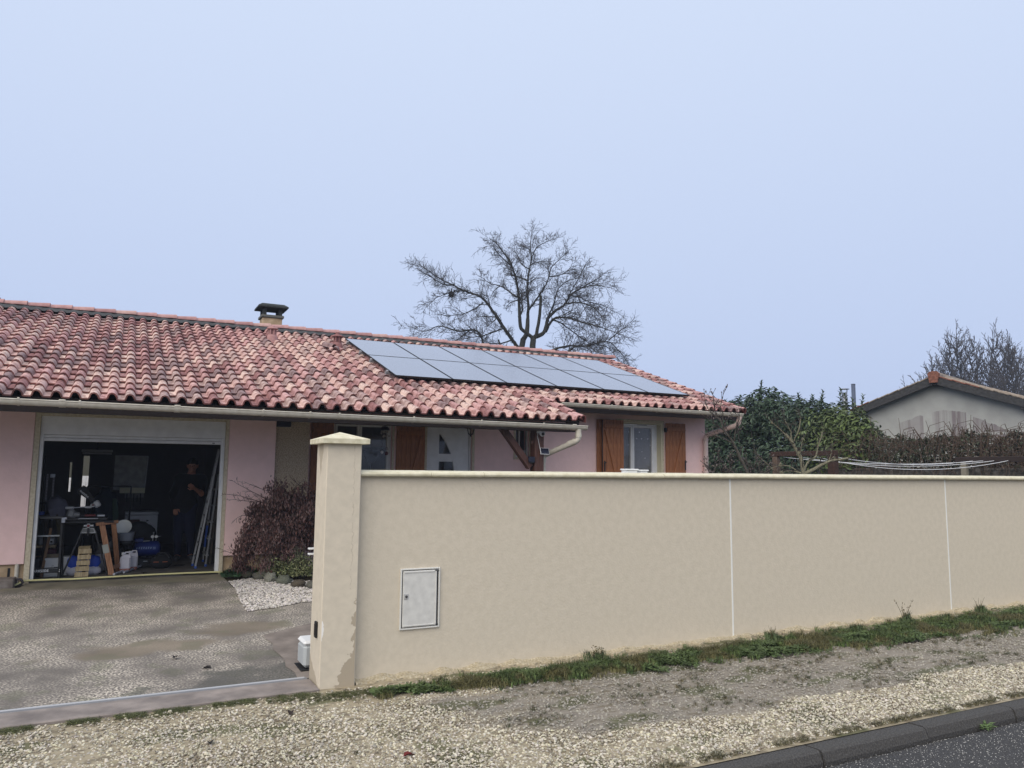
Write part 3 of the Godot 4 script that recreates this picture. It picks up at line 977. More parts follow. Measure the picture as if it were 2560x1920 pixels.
# window of two casements: frame and sash bars as one part, a pane in each casement
func casements(parent: Node, x0: float, x1: float, y0: float, y1: float, zf: float, xm: float, m: Material) -> MeshInstance3D:
	var b := MB.new()
	var f := 0.035
	b.span(x0, x0 + f, y0, y1, zf - 0.06, zf, 0.004)
	b.span(x1 - f, x1, y0, y1, zf - 0.06, zf, 0.004)
	b.span(x0 + f, x1 - f, y1 - f, y1, zf - 0.06, zf - 0.001, 0.004)
	b.span(x0 + f, x1 - f, y0, y0 + f, zf - 0.06, zf - 0.001, 0.004)
	var fr := obj("window_frame", b, m, parent)
	for s in [[x0 + f + 0.002, xm - 0.003], [xm + 0.003, x1 - f - 0.002]]:
		var g := 0.038
		b = MB.new()
		var a: float = s[0]
		var e: float = s[1]
		b.span(a, a + g, y0 + f + 0.002, y1 - f - 0.002, zf - 0.05, zf + 0.012, 0.006)
		b.span(e - g, e, y0 + f + 0.002, y1 - f - 0.002, zf - 0.05, zf + 0.012, 0.006)
		b.span(a + g, e - g, y1 - f - g, y1 - f - 0.002, zf - 0.05, zf + 0.011, 0.006)
		b.span(a + g, e - g, y0 + f + 0.002, y0 + f + g, zf - 0.05, zf + 0.011, 0.006)
		obj("sash", b, m, fr)
		b = MB.new()
		b.span(a + g, e - g, y0 + f + g, y1 - f - g, zf - 0.022, zf - 0.016)
		obj("pane", b, M.glass, fr)
	return fr

func entrance_window() -> void:
	var z := ENT_Z
	var fm := mat(Color(0.80, 0.80, 0.79), 0.5)
	var fr := casements(H, 3.24, 4.266, 0.42, 2.515, z - 0.06, 3.70, fm)
	b_reveal(3.236, 4.27, 0.4, 2.52, z)
	dark_room(fr, 3.1, 4.4, 0.3, 2.6, z - 0.23)
	# lace half curtain, a bar and a pointed panel behind the glass
	var b := MB.new()
	for i in 40:
		var x0 := 3.30 + i * 0.0235
		var w0 := 0.012 * sin(i * 0.9)
		var w1 := 0.012 * sin((i + 1) * 0.9)
		b.quad(Vector3(x0, 2.095, z - 0.16 + w0), Vector3(x0 + 0.0235, 2.095, z - 0.16 + w1), Vector3(x0 + 0.0235, 2.30, z - 0.16 + w1), Vector3(x0, 2.30, z - 0.16 + w0), Vector3.BACK)
	var lace := mat(Color(0.60, 0.58, 0.55), 0.95, noise("lace", 95, 0.14, Color(0.25, 0.25, 0.25), Color(1, 1, 1), 256, 2), 0.5)
	var c := obj("lace_curtain", b, lace, H)
	b = MB.new()
	b.prism(PackedVector2Array([Vector2(3.80, 2.045), Vector2(4.15, 2.045), Vector2(4.10, 1.93), Vector2(3.96, 1.81), Vector2(3.94, 1.55), Vector2(3.925, 1.55), Vector2(3.92, 1.81), Vector2(3.83, 1.93)]), 0.004, Transform3D(Basis.IDENTITY, Vector3(0, 0, z - 0.17)))
	obj("curtain_panel", b, mat(Color(0.25, 0.27, 0.29), 0.95), c)
	shutter(H, Transform3D(Basis(Vector3.UP, -0.05), Vector3(2.86, 0.42, z + 0.03)), 0.37, 2.06, M.shutter_dim, 1.0, 4)
	shutter(H, Transform3D(Basis(Vector3.UP, 0.02), Vector3(4.335, 0.42, z + 0.03)), 0.535, 2.06, M.shutter_dim, 1.0, 6)

# painted cream trim round an opening
func b_reveal(x0: float, x1: float, y0: float, y1: float, z: float, w := 0.035, m: Material = null) -> void:
	var b := MB.new()
	b.span(x0 - w, x0 - 0.001, y0, y1 + w, z - 0.05, z + 0.012, 0.003)
	b.span(x1 + 0.001, x1 + w, y0, y1 + w, z - 0.05, z + 0.012, 0.003)
	b.span(x0 - 0.001, x1 + 0.001, y1 + 0.001, y1 + w, z - 0.05, z + 0.011, 0.003)
	obj("opening_trim", b, m if m else M.cream, H)

func entrance_door() -> void:
	var z := ENT_Z
	b_reveal(4.917, 5.795, 0.12, 2.53, z, 0.05)
	var b := MB.new()
	b.span(4.92, 4.955, 0.14, 2.525, z - 0.12, z - 0.03, 0.004)
	b.span(5.755, 5.792, 0.14, 2.525, z - 0.12, z - 0.03, 0.004)
	b.span(4.955, 5.755, 2.49, 2.525, z - 0.12, z - 0.031, 0.004)
	obj("door_frame", b, M.white, H)
	# leaf, cut round its two glazed openings
	var arc := PackedVector2Array()
	for i in 11:
		var t := i / 10.0
		arc.append(Vector2(lerpf(5.172, 5.412, pow(t, 0.72)), lerpf(2.37, 2.004, t)))
	arc.append(Vector2(5.172, 2.004))
	var low := PackedVector2Array([Vector2(5.172, 1.866), Vector2(5.444, 1.866), Vector2(5.462, 1.78), Vector2(5.470, 1.66), Vector2(5.466, 1.52), Vector2(5.45, 1.40), Vector2(5.42, 1.28), Vector2(5.172, 1.28)])
	b = MB.new()
	var zl := z - 0.10
	# strips left, right and between, so that the panes sit in true openings
	b.span(4.957, 5.172, 0.15, 2.488, zl, zl + 0.045)
	b.span(5.50, 5.753, 0.15, 2.488, zl, zl + 0.045)
	b.span(5.172, 5.50, 2.37, 2.488, zl, zl + 0.045)
	b.span(5.172, 5.50, 1.866, 2.004, zl, zl + 0.045)
	b.span(5.172, 5.50, 0.15, 1.28, zl, zl + 0.045)
	var side := PackedVector2Array([Vector2(5.50, 2.004), Vector2(5.50, 2.37)])
	for i in 11:
		side.append(arc[i])
	b.prism(side, 0.045, Transform3D(Basis.IDENTITY, Vector3(0, 0, zl)))
	b.prism(PackedVector2Array([Vector2(5.50, 1.866), Vector2(5.444, 1.866), Vector2(5.462, 1.78), Vector2(5.470, 1.66), Vector2(5.466, 1.52), Vector2(5.45, 1.40), Vector2(5.42, 1.28), Vector2(5.50, 1.28)]), 0.045, Transform3D(Basis.IDENTITY, Vector3(0, 0, zl)))
	var door := obj("front_door", b, M.white, H)
	for p in [arc, low]:
		b = MB.new()
		b.prism(p, 0.006, Transform3D(Basis.IDENTITY, Vector3(0, 0, zl + 0.02)))
		obj("door_pane", b, M.glass, door)
	b = MB.new()
	b.path([Vector3(5.02, 1.22, zl + 0.05), Vector3(5.02, 1.22, zl + 0.09), Vector3(5.13, 1.22, zl + 0.09)], 0.010)
	obj("door_handle", b, M.steel, door)
	dark_room(door, 4.8, 5.9, 0.1, 2.6, z - 0.23)

func narrow_window() -> void:
	var z := ENT_Z
	b_reveal(6.70, 6.99, 1.97, 2.58, z, 0.045)
	part("narrow_sill", M.cream, H, [[6.655, 7.035, 1.925, 1.969, z - 0.05, z + 0.03]], 0.004)
	var fm := mat(Color(0.80, 0.80, 0.78), 0.5)
	var b := MB.new()
	b.span(6.702, 6.722, 1.972, 2.578, z - 0.12, z - 0.06, 0.003)
	b.span(6.968, 6.988, 1.972, 2.578, z - 0.12, z - 0.06, 0.003)
	b.span(6.800, 6.822, 1.972, 2.578, z - 0.12, z - 0.062, 0.003)
	b.span(6.722, 6.968, 1.972, 1.985, z - 0.12, z - 0.063, 0.003)
	var fr := obj("narrow_window", b, fm, H)
	b = MB.new()
	b.span(6.722, 6.800, 1.986, 2.578, z - 0.098, z - 0.092)
	b.span(6.822, 6.968, 1.986, 2.578, z - 0.098, z - 0.092)
	obj("narrow_pane", b, M.glass, fr)
	# white pierced screen in the lower part
	b = MB.new()
	for i in 4:
		b.span(6.724, 6.966, 1.992 + i * 0.034, 1.998 + i * 0.034, z - 0.112, z - 0.106)
	for i in 6:
		b.span(6.73 + i * 0.045, 6.738 + i * 0.045, 1.986, 2.095, z - 0.1185, z - 0.1125)
	b.span(6.724, 6.966, 1.986, 2.095, z - 0.130, z - 0.126)
	obj("pierced_screen", b, mat(Color(0.82, 0.83, 0.84), 0.6), fr)
	dark_room(fr, 6.6, 7.04, 1.9, 2.65, z - 0.23)

func bedroom_window() -> void:
	var z := RW_Z
	b_reveal(8.72, 9.80, 0.95, 2.70, z, 0.045)
	# reveal cheeks painted cream
	part("reveal_cheek", mat(Color(0.78, 0.755, 0.65), 0.8), H, [[9.775, 9.799, 0.97, 2.695, z - 0.21, z + 0.004], [8.721, 8.745, 0.97, 2.695, z - 0.21, z + 0.004], [8.745, 9.775, 2.672, 2.697, z - 0.21, z + 0.003]])
	part("window_sill", M.cream, H, [[8.66, 9.86, 0.90, 0.949, z - 0.15, z + 0.06]], 0.006)
	var fr := casements(H, 8.746, 9.700, 0.97, 2.668, z - 0.11, 9.145, M.white)
	part("frame_cover", M.white, fr, [[9.701, 9.774, 0.97, 2.671, z - 0.20, z - 0.135]], 0.003)
	part("air_inlet", mat(Color(0.40, 0.40, 0.38), 0.6), fr, [[9.26, 9.50, 2.645, 2.655, z - 0.11, z - 0.104]], 0.002)
	dark_room(fr, 8.6, 9.95, 0.9, 2.8, z - 0.23)
	# net curtain with little white tufts
	var b := MB.new()
	for i in 90:
		var x0 := 8.76 + i * 0.0105
		var w0 := 0.014 * sin(i * 0.55) + 0.006 * sin(i * 1.7)
		var w1 := 0.014 * sin((i + 1) * 0.55) + 0.006 * sin((i + 1) * 1.7)
		var m := Vector3(-(w1 - w0), 0, 0.0105).normalized()
		b.quad(Vector3(x0, 0.98, z - 0.20 + w0), Vector3(x0 + 0.0105, 0.98, z - 0.20 + w1), Vector3(x0 + 0.0105, 2.62, z - 0.20 + w1), Vector3(x0, 2.62, z - 0.20 + w0), m)
	var net := obj("net_curtain", b, M.net, H)
	b = MB.new()
	var r := rng(12)
	for i in 7:
		for j in 12:
			if r.randf() < 0.72:
				b.lump(Vector3(8.83 + i * 0.135 + (0.06 if j % 2 == 0 else 0.0) + r.randf_range(-0.012, 0.012), 1.08 + j * 0.13, z - 0.175), Vector3(0.011, 0.011, 0.006), i * 20 + j, 0.1, 0)
	obj("curtain_tufts", b, mat(Color(0.95, 0.95, 0.95), 0.9), net)
	# shutters: the left one is folded back in two leaves, the right one lies against the wall
	shutter(H, Transform3D(Basis(Vector3.UP, -0.06), Vector3(8.205, 0.97, z + 0.030)), 0.30, 1.755, M.shutter, 1.0, 3)
	shutter(H, Transform3D(Basis(Vector3.UP, 0.0), Vector3(8.285, 0.97, z + 0.115)), 0.485, 1.745, M.shutter, -1.0, 6)
	shutter(H, Transform3D(Basis(Vector3.UP, 0.015), Vector3(9.862, 0.97, z + 0.035)), 0.51, 1.735, M.shutter, 1.0, 6)
	b = MB.new()
	for p in [Vector3(8.30, 1.82, z + 0.165), Vector3(10.32, 1.86, z + 0.085)]:
		b.bar(p + Vector3(0, -0.10, 0), p + Vector3(0, 0.10, 0), 0.022, 0.02, Vector3.BACK, 0.004)
		b.bar(p + Vector3(-0.02, 0.05, 0.01), p + Vector3(0.03, 0.07, 0.01), 0.02, 0.02, Vector3.BACK, 0.004)
		obj("shutter_catch", b, M.iron, H)
		b = MB.new()
	b.box(Vector3(9.850, 2.56, z + 0.05), Vector3(0.035, 0.09, 0.05), Basis.IDENTITY, 0.004)
	obj("shutter_hinge", b, M.iron, H)
	b = MB.new()
	b.bar(Vector3(8.270, 1.0, z + 0.13), Vector3(8.270, 2.70, z + 0.13), 0.012, 0.012, Vector3.BACK)
	obj("shutter_bar", b, M.iron, H)

# half-round gutter from a to b
func gutter(called: String, a: Vector3, e: Vector3, r: float, joins: Array) -> void:
	var b := MB.new()
	var seg := 10
	for side in 2:
		var rr := r if side == 0 else r - 0.004
		for i in seg:
			var t0 := PI + PI * i / seg
			var t1 := PI + PI * (i + 1) / seg
			var n0 := Vector3(0, sin(t0), cos(t0))
			var n1 := Vector3(0, sin(t1), cos(t1))
			var s := 1.0 if side == 0 else -1.0
			b.tri(a + n0 * rr, e + n0 * rr, e + n1 * rr, n0 * s, n0 * s, n1 * s)
			b.tri(a + n0 * rr, e + n1 * rr, a + n1 * rr, n0 * s, n1 * s, n1 * s)
	b.path([a + Vector3(0, 0.002, r), e + Vector3(0, 0.002, r)], 0.008, 8)
	for p in [a, e]:
		for i in seg:
			var t0 := PI + PI * i / seg
			var t1 := PI + PI * (i + 1) / seg
			var m: Vector3 = (a - e).normalized() * (1.0 if p == a else -1.0)
			b.tri(p, p + Vector3(0, sin(t0), cos(t0)) * r, p + Vector3(0, sin(t1), cos(t1)) * r, m, m, m)
	var g := obj(called, b, M.pvc, H)
	for x in joins:
		var t: float = (x - a.x) / (e.x - a.x)
		var c := a.lerp(e, t)
		b = MB.new()
		var d: float = 0.035 if int(x * 10.0) % 3 == 0 else 0.012
		for i in seg:
			var t0 := PI + PI * i / seg
			var t1 := PI + PI * (i + 1) / seg
			var n0 := Vector3(0, sin(t0), cos(t0))
			var n1 := Vector3(0, sin(t1), cos(t1))
			var q := r + 0.005
			b.tri(c + n0 * q + Vector3(-d, 0, 0), c + n0 * q + Vector3(d, 0, 0), c + n1 * q + Vector3(d, 0, 0), n0, n0, n1)
			b.tri(c + n0 * q + Vector3(-d, 0, 0), c + n1 * q + Vector3(d, 0, 0), c + n1 * q + Vector3(-d, 0, 0), n0, n1, n1)
		b.box(c + Vector3(0, 0.012, r + 0.004), Vector3(d * 2.0, 0.022, 0.016), Basis.IDENTITY, 0.004)
		obj("gutter_bracket", b, M.pvc, g)

func gutters() -> void:
	gutter("gutter", Vector3(-4.45, 2.478, -10.335), Vector3(6.60, 2.418, -10.335), 0.062, [-3.3, -1.03, -0.60, -0.42, 0.63, 1.65, 2.25, 2.64, 3.70, 4.75, 5.8, 6.35])
	gutter("gutter", Vector3(6.86, 2.898, -11.56), Vector3(11.05, 2.876, -11.56), 0.058, [7.9, 8.95, 9.95, 10.75])
	var b := MB.new()
	b.rod(Vector3(6.46, 2.37, -10.335), Vector3(6.46, 2.27, -10.335), 0.047, -1.0, 14)
	b.path([Vector3(6.46, 2.28, -10.335), Vector3(6.46, 2.235, -10.335), Vector3(6.445, 2.195, -10.35), Vector3(6.40, 2.165, -10.39), Vector3(6.16, 1.985, -10.80), Vector3(6.13, 1.955, -10.85), Vector3(6.12, 1.91, -10.865), Vector3(6.12, 0.10, -10.865)], 0.044, 14)
	var p := obj("downpipe", b, M.pvc, H)
	b = MB.new()
	b.rod(Vector3(6.46, 2.30, -10.335), Vector3(6.46, 2.24, -10.335), 0.052, -1.0, 14)
	obj("pipe_collar", b, M.pvc, p)
	b = MB.new()
	b.rod(Vector3(6.425, 2.182, -10.37), Vector3(6.36, 2.135, -10.48), 0.052, -1.0, 14)
	obj("pipe_collar", b, M.pvc, p)
	b = MB.new()
	b.rod(Vector3(6.12, 1.93, -10.865), Vector3(6.12, 1.86, -10.865), 0.052, -1.0, 14)
	obj("pipe_collar", b, M.pvc, p)
	b = MB.new()
	b.path([Vector3(11.0, 2.83, -11.56), Vector3(11.0, 2.70, -11.60), Vector3(10.985, 2.65, -11.66), Vector3(10.89, 2.50, -12.36), Vector3(10.875, 2.45, -12.42), Vector3(10.87, 2.40, -12.43), Vector3(10.87, 0.1, -12.43)], 0.050, 14)
	p = obj("downpipe", b, mat(Color(0.80, 0.715, 0.69), 0.45), H)
	b = MB.new()
	for y in [2.36, 1.98, 0.9]:
		b = MB.new()
		b.rod(Vector3(10.87, y, -12.43), Vector3(10.87, y + 0.05, -12.43), 0.057, -1.0, 14)
		obj("pipe_collar", b, mat(Color(0.74, 0.655, 0.63), 0.5), p)
	# short drain pipe at the garage corner
	b = MB.new()
	b.path([Vector3(-1.10, 0.42, GAR_Z + 0.04), Vector3(-1.10, 0.14, GAR_Z + 0.04)], 0.026, 10)
	obj("drain_pipe", b, M.pvc, H)

# ---------------------------------------------------------------- roof
const TILE_W := 0.195
const ROW := 0.322

func tile_profile() -> PackedVector2Array:
	return PackedVector2Array([Vector2(-0.003, -0.012), Vector2(0.008, -0.022), Vector2(0.070, -0.022), Vector2(0.078, -0.010), Vector2(0.085, 0.020), Vector2(0.100, 0.044), Vector2(0.131, 0.054), Vector2(0.162, 0.044), Vector2(0.184, 0.018), Vector2(0.196, -0.012)])

func tile_mesh(flange := false) -> ArrayMesh:
	var b := MB.new()
	var p := tile_profile()
	if flange:
		p = PackedVector2Array([Vector2(0.066, -0.004), Vector2(0.083, 0.026), Vector2(0.106, 0.046), Vector2(0.130, 0.052), Vector2(0.154, 0.046), Vector2(0.177, 0.024), Vector2(0.190, -0.009), Vector2(0.192, -0.075)])
	var l := ROW + 0.05
	var head := -0.017
	var nose := 0.014
	var th := 0.019
	var nn := PackedVector2Array()
	for i in p.size():
		var d := p[mini(i + 1, p.size() - 1)] - p[maxi(i - 1, 0)]
		nn.append(Vector2(-d.y, d.x).normalized())
	for i in p.size() - 1:
		var a := p[i]
		var c := p[i + 1]
		var na := Vector3(nn[i].x, nn[i].y, 0)
		var nc := Vector3(nn[i + 1].x, nn[i + 1].y, 0)
		var a0 := Vector3(a.x, a.y + head, 0)
		var c0 := Vector3(c.x, c.y + head, 0)
		var a1 := Vector3(a.x, a.y + nose, l - 0.005)
		var c1 := Vector3(c.x, c.y + nose, l - 0.005)
		var ua := Vector2(a.x / TILE_W * 0.25, 0.02)
		var uc := Vector2(c.x / TILE_W * 0.25, 0.02)
		b.tri(a0, c0, c1, na, nc, nc, ua, uc, uc + Vector2(0.0, 0.86))
		b.tri(a0, c1, a1, na, nc, na, ua, uc + Vector2(0.0, 0.86), ua + Vector2(0.0, 0.86))
		# rounded lip, then the face of the nose and the underside
		var a2 := a1 + Vector3(-na.x * 0.004, -na.y * 0.004, 0.005)
		var c2 := c1 + Vector3(-nc.x * 0.004, -nc.y * 0.004, 0.005)
		var a3 := a1 - na * th + Vector3(0, 0, 0.004)
		var c3 := c1 - nc * th + Vector3(0, 0, 0.004)
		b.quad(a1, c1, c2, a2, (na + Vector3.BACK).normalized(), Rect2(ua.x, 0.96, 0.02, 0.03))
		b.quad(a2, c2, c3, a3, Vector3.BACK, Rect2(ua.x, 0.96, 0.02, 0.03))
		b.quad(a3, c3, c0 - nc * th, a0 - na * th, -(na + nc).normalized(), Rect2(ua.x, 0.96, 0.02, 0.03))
	return b.mesh()

func roof_tiles() -> void:
	var roof := Node3D.new()
	put(roof, "roof", H)
	# boarding under the tiles, fascias and rake boards
	var b := MB.new()
	var rb := roof_basis()
	var bl := [[-4.45, 6.58, 6.47], [6.58, 11.18, 5.18]]
	for s in bl:
		b.box(on_roof((s[0] + s[1]) * 0.5, s[2] * 0.5 + 0.02, -0.055), Vector3(s[1] - s[0], 0.03, s[2] - 0.04), rb)
	var bs := Basis(Vector3.RIGHT, Vector3(0, cos(PITCH), -sin(PITCH)), Vector3(0, sin(PITCH), cos(PITCH)))
	var mid := Vector3((-4.45 + 11.18) * 0.5, RIDGE_Y - 2.2 * sin(PITCH) - 0.05, RIDGE_Z - 2.2 * cos(PITCH))
	b.box(mid, Vector3(15.63, 0.07, 4.36), bs)
	obj("roof_boarding", b, M.dark_wood, roof)
	part("fascia", M.dark_wood, roof, [[-4.45, 6.58, 2.335, 2.475, -10.545, -10.515], [6.62, 11.16, 2.765, 2.905, -11.755, -11.725]], 0.003)
	b = MB.new()
	b.bar(on_roof(6.592, 5.2, -0.115), on_roof(6.592, 6.44, -0.115), 0.025, 0.13, rb.y)
	b.bar(on_roof(11.165, 0.05, -0.115), on_roof(11.165, 5.16, -0.115), 0.025, 0.13, rb.y)
	obj("rake_board", b, M.dark_wood, roof)
	# soffit boards
	b = MB.new()
	b.box(on_roof(9.0, 4.75, -0.16), Vector3(4.2, 0.015, 0.88), rb)
	obj("soffit", b, M.dark_wood, roof)
	# tiles: the nearest 300 one by one, the rest joined
	var cols := [Color(0.785, 0.655, 0.625), Color(0.765, 0.610, 0.590), Color(0.715, 0.555, 0.545), Color(0.585, 0.415, 0.410), Color(0.665, 0.565, 0.550), Color(0.545, 0.455, 0.455), Color(0.835, 0.735, 0.695), Color(0.715, 0.620, 0.595), Color(0.765, 0.605, 0.595), Color(0.810, 0.685, 0.655), Color(0.685, 0.525, 0.520)]
	# flamed glaze: cloudy along each tile, nose edge darkened for raw clay and painted-in row shadow
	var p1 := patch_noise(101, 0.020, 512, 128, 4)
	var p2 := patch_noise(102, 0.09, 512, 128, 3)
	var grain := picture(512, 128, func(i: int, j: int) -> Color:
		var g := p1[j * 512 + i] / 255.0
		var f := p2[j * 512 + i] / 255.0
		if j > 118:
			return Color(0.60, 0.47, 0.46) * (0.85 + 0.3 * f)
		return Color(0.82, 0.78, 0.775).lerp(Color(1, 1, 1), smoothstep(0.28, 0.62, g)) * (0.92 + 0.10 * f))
	var ridge_grain := noise("ridge", 103, 0.02, Color(0.78, 0.74, 0.74), Color(1, 1, 1), 256, 5)
	var mats: Array = []
	var ridge_mats: Array = []
	for c in cols:
		var tm := mat(c, 0.78)
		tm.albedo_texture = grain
		tm.uv1_offset = Vector3(mats.size() * 0.093, 0, 0)
		mats.append(tm)
		ridge_mats.append(mat(c, 0.8, ridge_grain, 0.7))
	var many_m := mat(Color.WHITE, 0.78)
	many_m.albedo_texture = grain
	many_m.vertex_color_use_as_albedo = true
	var r := rng(77)
	var patchy := FastNoiseLite.new()
	patchy.seed = 9
	patchy.frequency = 0.35
	var spots: Array = []
	for part_i in 2:
		var x1: float = 6.60 if part_i == 0 else 11.20
		var x0: float = -4.5 if part_i == 0 else 6.60
		var s1: float = 6.53 if part_i == 0 else 6.53 - 4 * ROW
		var k := 0
		while s1 - k * ROW > 0.16:
			var n := int(round((x1 - x0) / TILE_W))
			for i in n:
				var x := x1 - (i + 1) * TILE_W
				var s := s1 - k * ROW
				var g := patchy.get_noise_2d(x, s)
				var ci := r.randi() % cols.size()
				if g < -0.22 and r.randf() < 0.55:
					ci = [3, 5, 4, 10][r.randi() % 4]
				elif g > 0.22 and r.randf() < 0.5:
					ci = [0, 6, 9, 7][r.randi() % 4]
				var o := on_roof(x + r.randf_range(-0.003, 0.003), s - ROW - 0.05 + r.randf_range(-0.005, 0.005), r.randf_range(-0.002, 0.003))
				var t := Transform3D(rb * Basis(Vector3.UP, r.randf_range(-0.012, 0.012)) * Basis(Vector3.RIGHT, r.randf_range(-0.006, 0.006)), o)
				var d := o.distance_to(Vector3(0, EYE, 0))
				if o.x < -0.125 * absf(o.z):
					d += 50.0
				if x > 4.0 and x < 10.4 and s > 0.95 and s < 4.5:
					d += 50.0
				spots.append([d, t, ci])
			k += 1
	spots.sort_custom(func(p, q): return p[0] < q[0])
	var me := tile_mesh()
	var xs: Array[Transform3D] = []
	var cs := PackedColorArray()
	for i in spots.size():
		if i < 300:
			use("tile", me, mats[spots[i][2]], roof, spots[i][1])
		else:
			xs.append(spots[i][1])
			cs.append((cols[spots[i][2]] as Color).srgb_to_linear() * r.randf_range(0.92, 1.06))
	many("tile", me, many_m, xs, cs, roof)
	# rake tiles along the open edges
	var fm := tile_mesh(true)
	for e in [[11.20, 6.53 - 4 * ROW, 17], [6.60, 6.53, 4]]:
		for k in e[2]:
			var s: float = e[1] - k * ROW
			use("rake_tile", fm, mats[[2, 8, 1, 10, 0][r.randi() % 5]], roof, Transform3D(rb, on_roof(e[0] - 0.12, s - ROW - 0.05, 0.012 + 0.002 * r.randf())))
	# ridge
	var x := -4.6
	var i := 0
	while x < 11.1:
		b = MB.new()
		var seg := 10
		for k in seg:
			var t0 := PI * k / seg
			var t1 := PI * (k + 1) / seg
			var n0 := Vector3(0, sin(t0), cos(t0))
			var n1 := Vector3(0, sin(t1), cos(t1))
			var f := Vector3(1, 0.75, 1)
			var r0 := 0.094
			var r1 := 0.124
			var a0 := n0 * f * r0
			var a1 := n1 * f * r0
			var c0 := n0 * f * r1 + Vector3(0.41, 0.006, 0)
			var c1 := n1 * f * r1 + Vector3(0.41, 0.006, 0)
			b.tri(a0, c0, c1, n0, n0, n1)
			b.tri(a0, c1, a1, n0, n1, n1)
			var e0 := n0 * f * (r1 - 0.018) + Vector3(0.41, 0.006, 0)
			var e1 := n1 * f * (r1 - 0.018) + Vector3(0.41, 0.006, 0)
			b.quad(c0, c1, e1, e0, Vector3.RIGHT)
			b.quad(e0, e1, n1 * f * (r0 - 0.018), n0 * f * (r0 - 0.018), -(n0 + n1).normalized())
			if x + 0.364 >= 11.1:
				b.tri(Vector3(0.40, 0, 0), c0, c1, Vector3.RIGHT, Vector3.RIGHT, Vector3.RIGHT)
		obj("ridge_tile", b, ridge_mats[[1, 2, 8, 1, 10, 0, 8][i % 7]], roof).position = Vector3(x, RIDGE_Y + 0.045 + r.randf_range(-0.003, 0.003), RIDGE_Z)
		x += 0.364
		i += 1
	part("ridge_board", M.dark_wood, roof, [[-4.44, 11.17, RIDGE_Y - 0.13, RIDGE_Y + 0.075, RIDGE_Z - 0.085, RIDGE_Z + 0.085]])
	# grey flexible flashing dressed over the top course
	b = MB.new()
	var q := 0
	for j in 322:
		var xa := -4.5 + j * TILE_W / 4.0
		var row: Array = []
		for xx in [xa, xa + TILE_W / 4.0]:
			var wv := 0.022 * cos(TAU * (xx - 6.60 + 0.065) / TILE_W)
			row.append([on_roof(xx, 0.03, 0.075), on_roof(xx, 0.12, 0.062 + wv * 0.4), on_roof(xx, 0.235, 0.040 + wv)])
		for k in 2:
			b.quad(row[0][k], row[1][k], row[1][k + 1], row[0][k + 1], rb.y)
	obj("ridge_flashing", b, mat(Color(0.30, 0.31, 0.32), 0.9, noise("lead", 103, 0.05, Color(0.6, 0.6, 0.6), Color(1, 1, 1)), 0.4), roof)
	# two clay ventilation tiles
	for p in [[2.56, 1.36, 0.27], [3.78, 1.62, 0.30]]:
		var vn := Node3D.new()
		put(vn, "roof_vent", roof)
		vn.position = on_roof(p[0], p[1], 0.02)
		var clay: Material = ridge_mats[2 if p[0] < 3.0 else 3]
		b = MB.new()
		b.lathe([Vector2(0.115, -0.08), Vector2(0.10, 0.05), Vector2(0.085, 0.09), Vector2(0.085, 0.10), Vector2(0.0, 0.10)], 18)
		obj("collar", b, clay, vn)
		b = MB.new()
		for k in 6:
			var a := TAU * k / 6.0 + 0.2
			b.box(Vector3(cos(a) * 0.066, 0.155, sin(a) * 0.066), Vector3(0.026, 0.11, 0.03), Basis(Vector3.UP, -a), 0.004)
		b.lathe([Vector2(0.04, 0.10), Vector2(0.04, 0.21)], 12)
		obj("lantern", b, clay, vn)
		b = MB.new()
		b.lathe([Vector2(0.0, 0.208), Vector2(0.108, 0.208), Vector2(0.112, 0.222), Vector2(0.085, 0.248), Vector2(0.045, 0.256), Vector2(0.043, p[2]), Vector2(0.0, p[2])], 18)
		obj("hood", b, clay, vn)
	# two displaced dark tiles by the right-hand vent
	for p in [[3.42, 1.72, 0.05, 0.35], [3.60, 1.95, 0.045, -0.3]]:
		use("slipped_tile", me, mats[5], roof, Transform3D(rb * Basis(Vector3.UP, p[3]), on_roof(p[0], p[1] - 0.2, p[2])))
	# chimney behind the ridge
	var ch := Node3D.new()
	put(ch, "chimney", H)
	ch.position = Vector3(2.84, 0, -17.25)
	b = MB.new()
	b.box(Vector3(0, 4.55, 0), Vector3(0.41, 0.84, 0.41), Basis.IDENTITY, 0.006)
	obj("stack", b, M.plinth, ch)
	var slate := mat(Color(0.25, 0.27, 0.27), 0.85, noise("soot", 104, 0.04, Color(0.55, 0.55, 0.55), Color(1, 1, 1)), 0.5)
	b = MB.new()
	b.box(Vector3(0, 5.000, 0), Vector3(0.475, 0.058, 0.475), Basis.IDENTITY, 0.008)
	obj("crown", b, mat(Color(0.37, 0.37, 0.35), 0.9), ch)
	for sx in [-1.0, 1.0]:
		for sz in [-1.0, 1.0]:
			b = MB.new()
			b.box(Vector3(sx * 0.165, 5.105, sz * 0.165), Vector3(0.075, 0.152, 0.075), Basis.IDENTITY, 0.006)
			obj("pier", b, slate, ch)
	b = MB.new()
	b.lathe([Vector2(0.09, 5.028), Vector2(0.09, 5.042), Vector2(0.05, 5.052), Vector2(0.0, 5.053)], 16)
	obj("flue_pot", b, M.alu, ch)
	b = MB.new()
	var lo := [Vector3(-0.315, 5.183, 0.315), Vector3(0.315, 5.183, 0.315), Vector3(0.315, 5.183, -0.315), Vector3(-0.315, 5.183, -0.315)]
	var hi := [Vector3(-0.23, 5.275, 0.23), Vector3(0.23, 5.275, 0.23), Vector3(0.23, 5.275, -0.23), Vector3(-0.23, 5.275, -0.23)]
	b.span(-0.315, 0.315, 5.182, 5.215, -0.315, 0.315, 0.006)
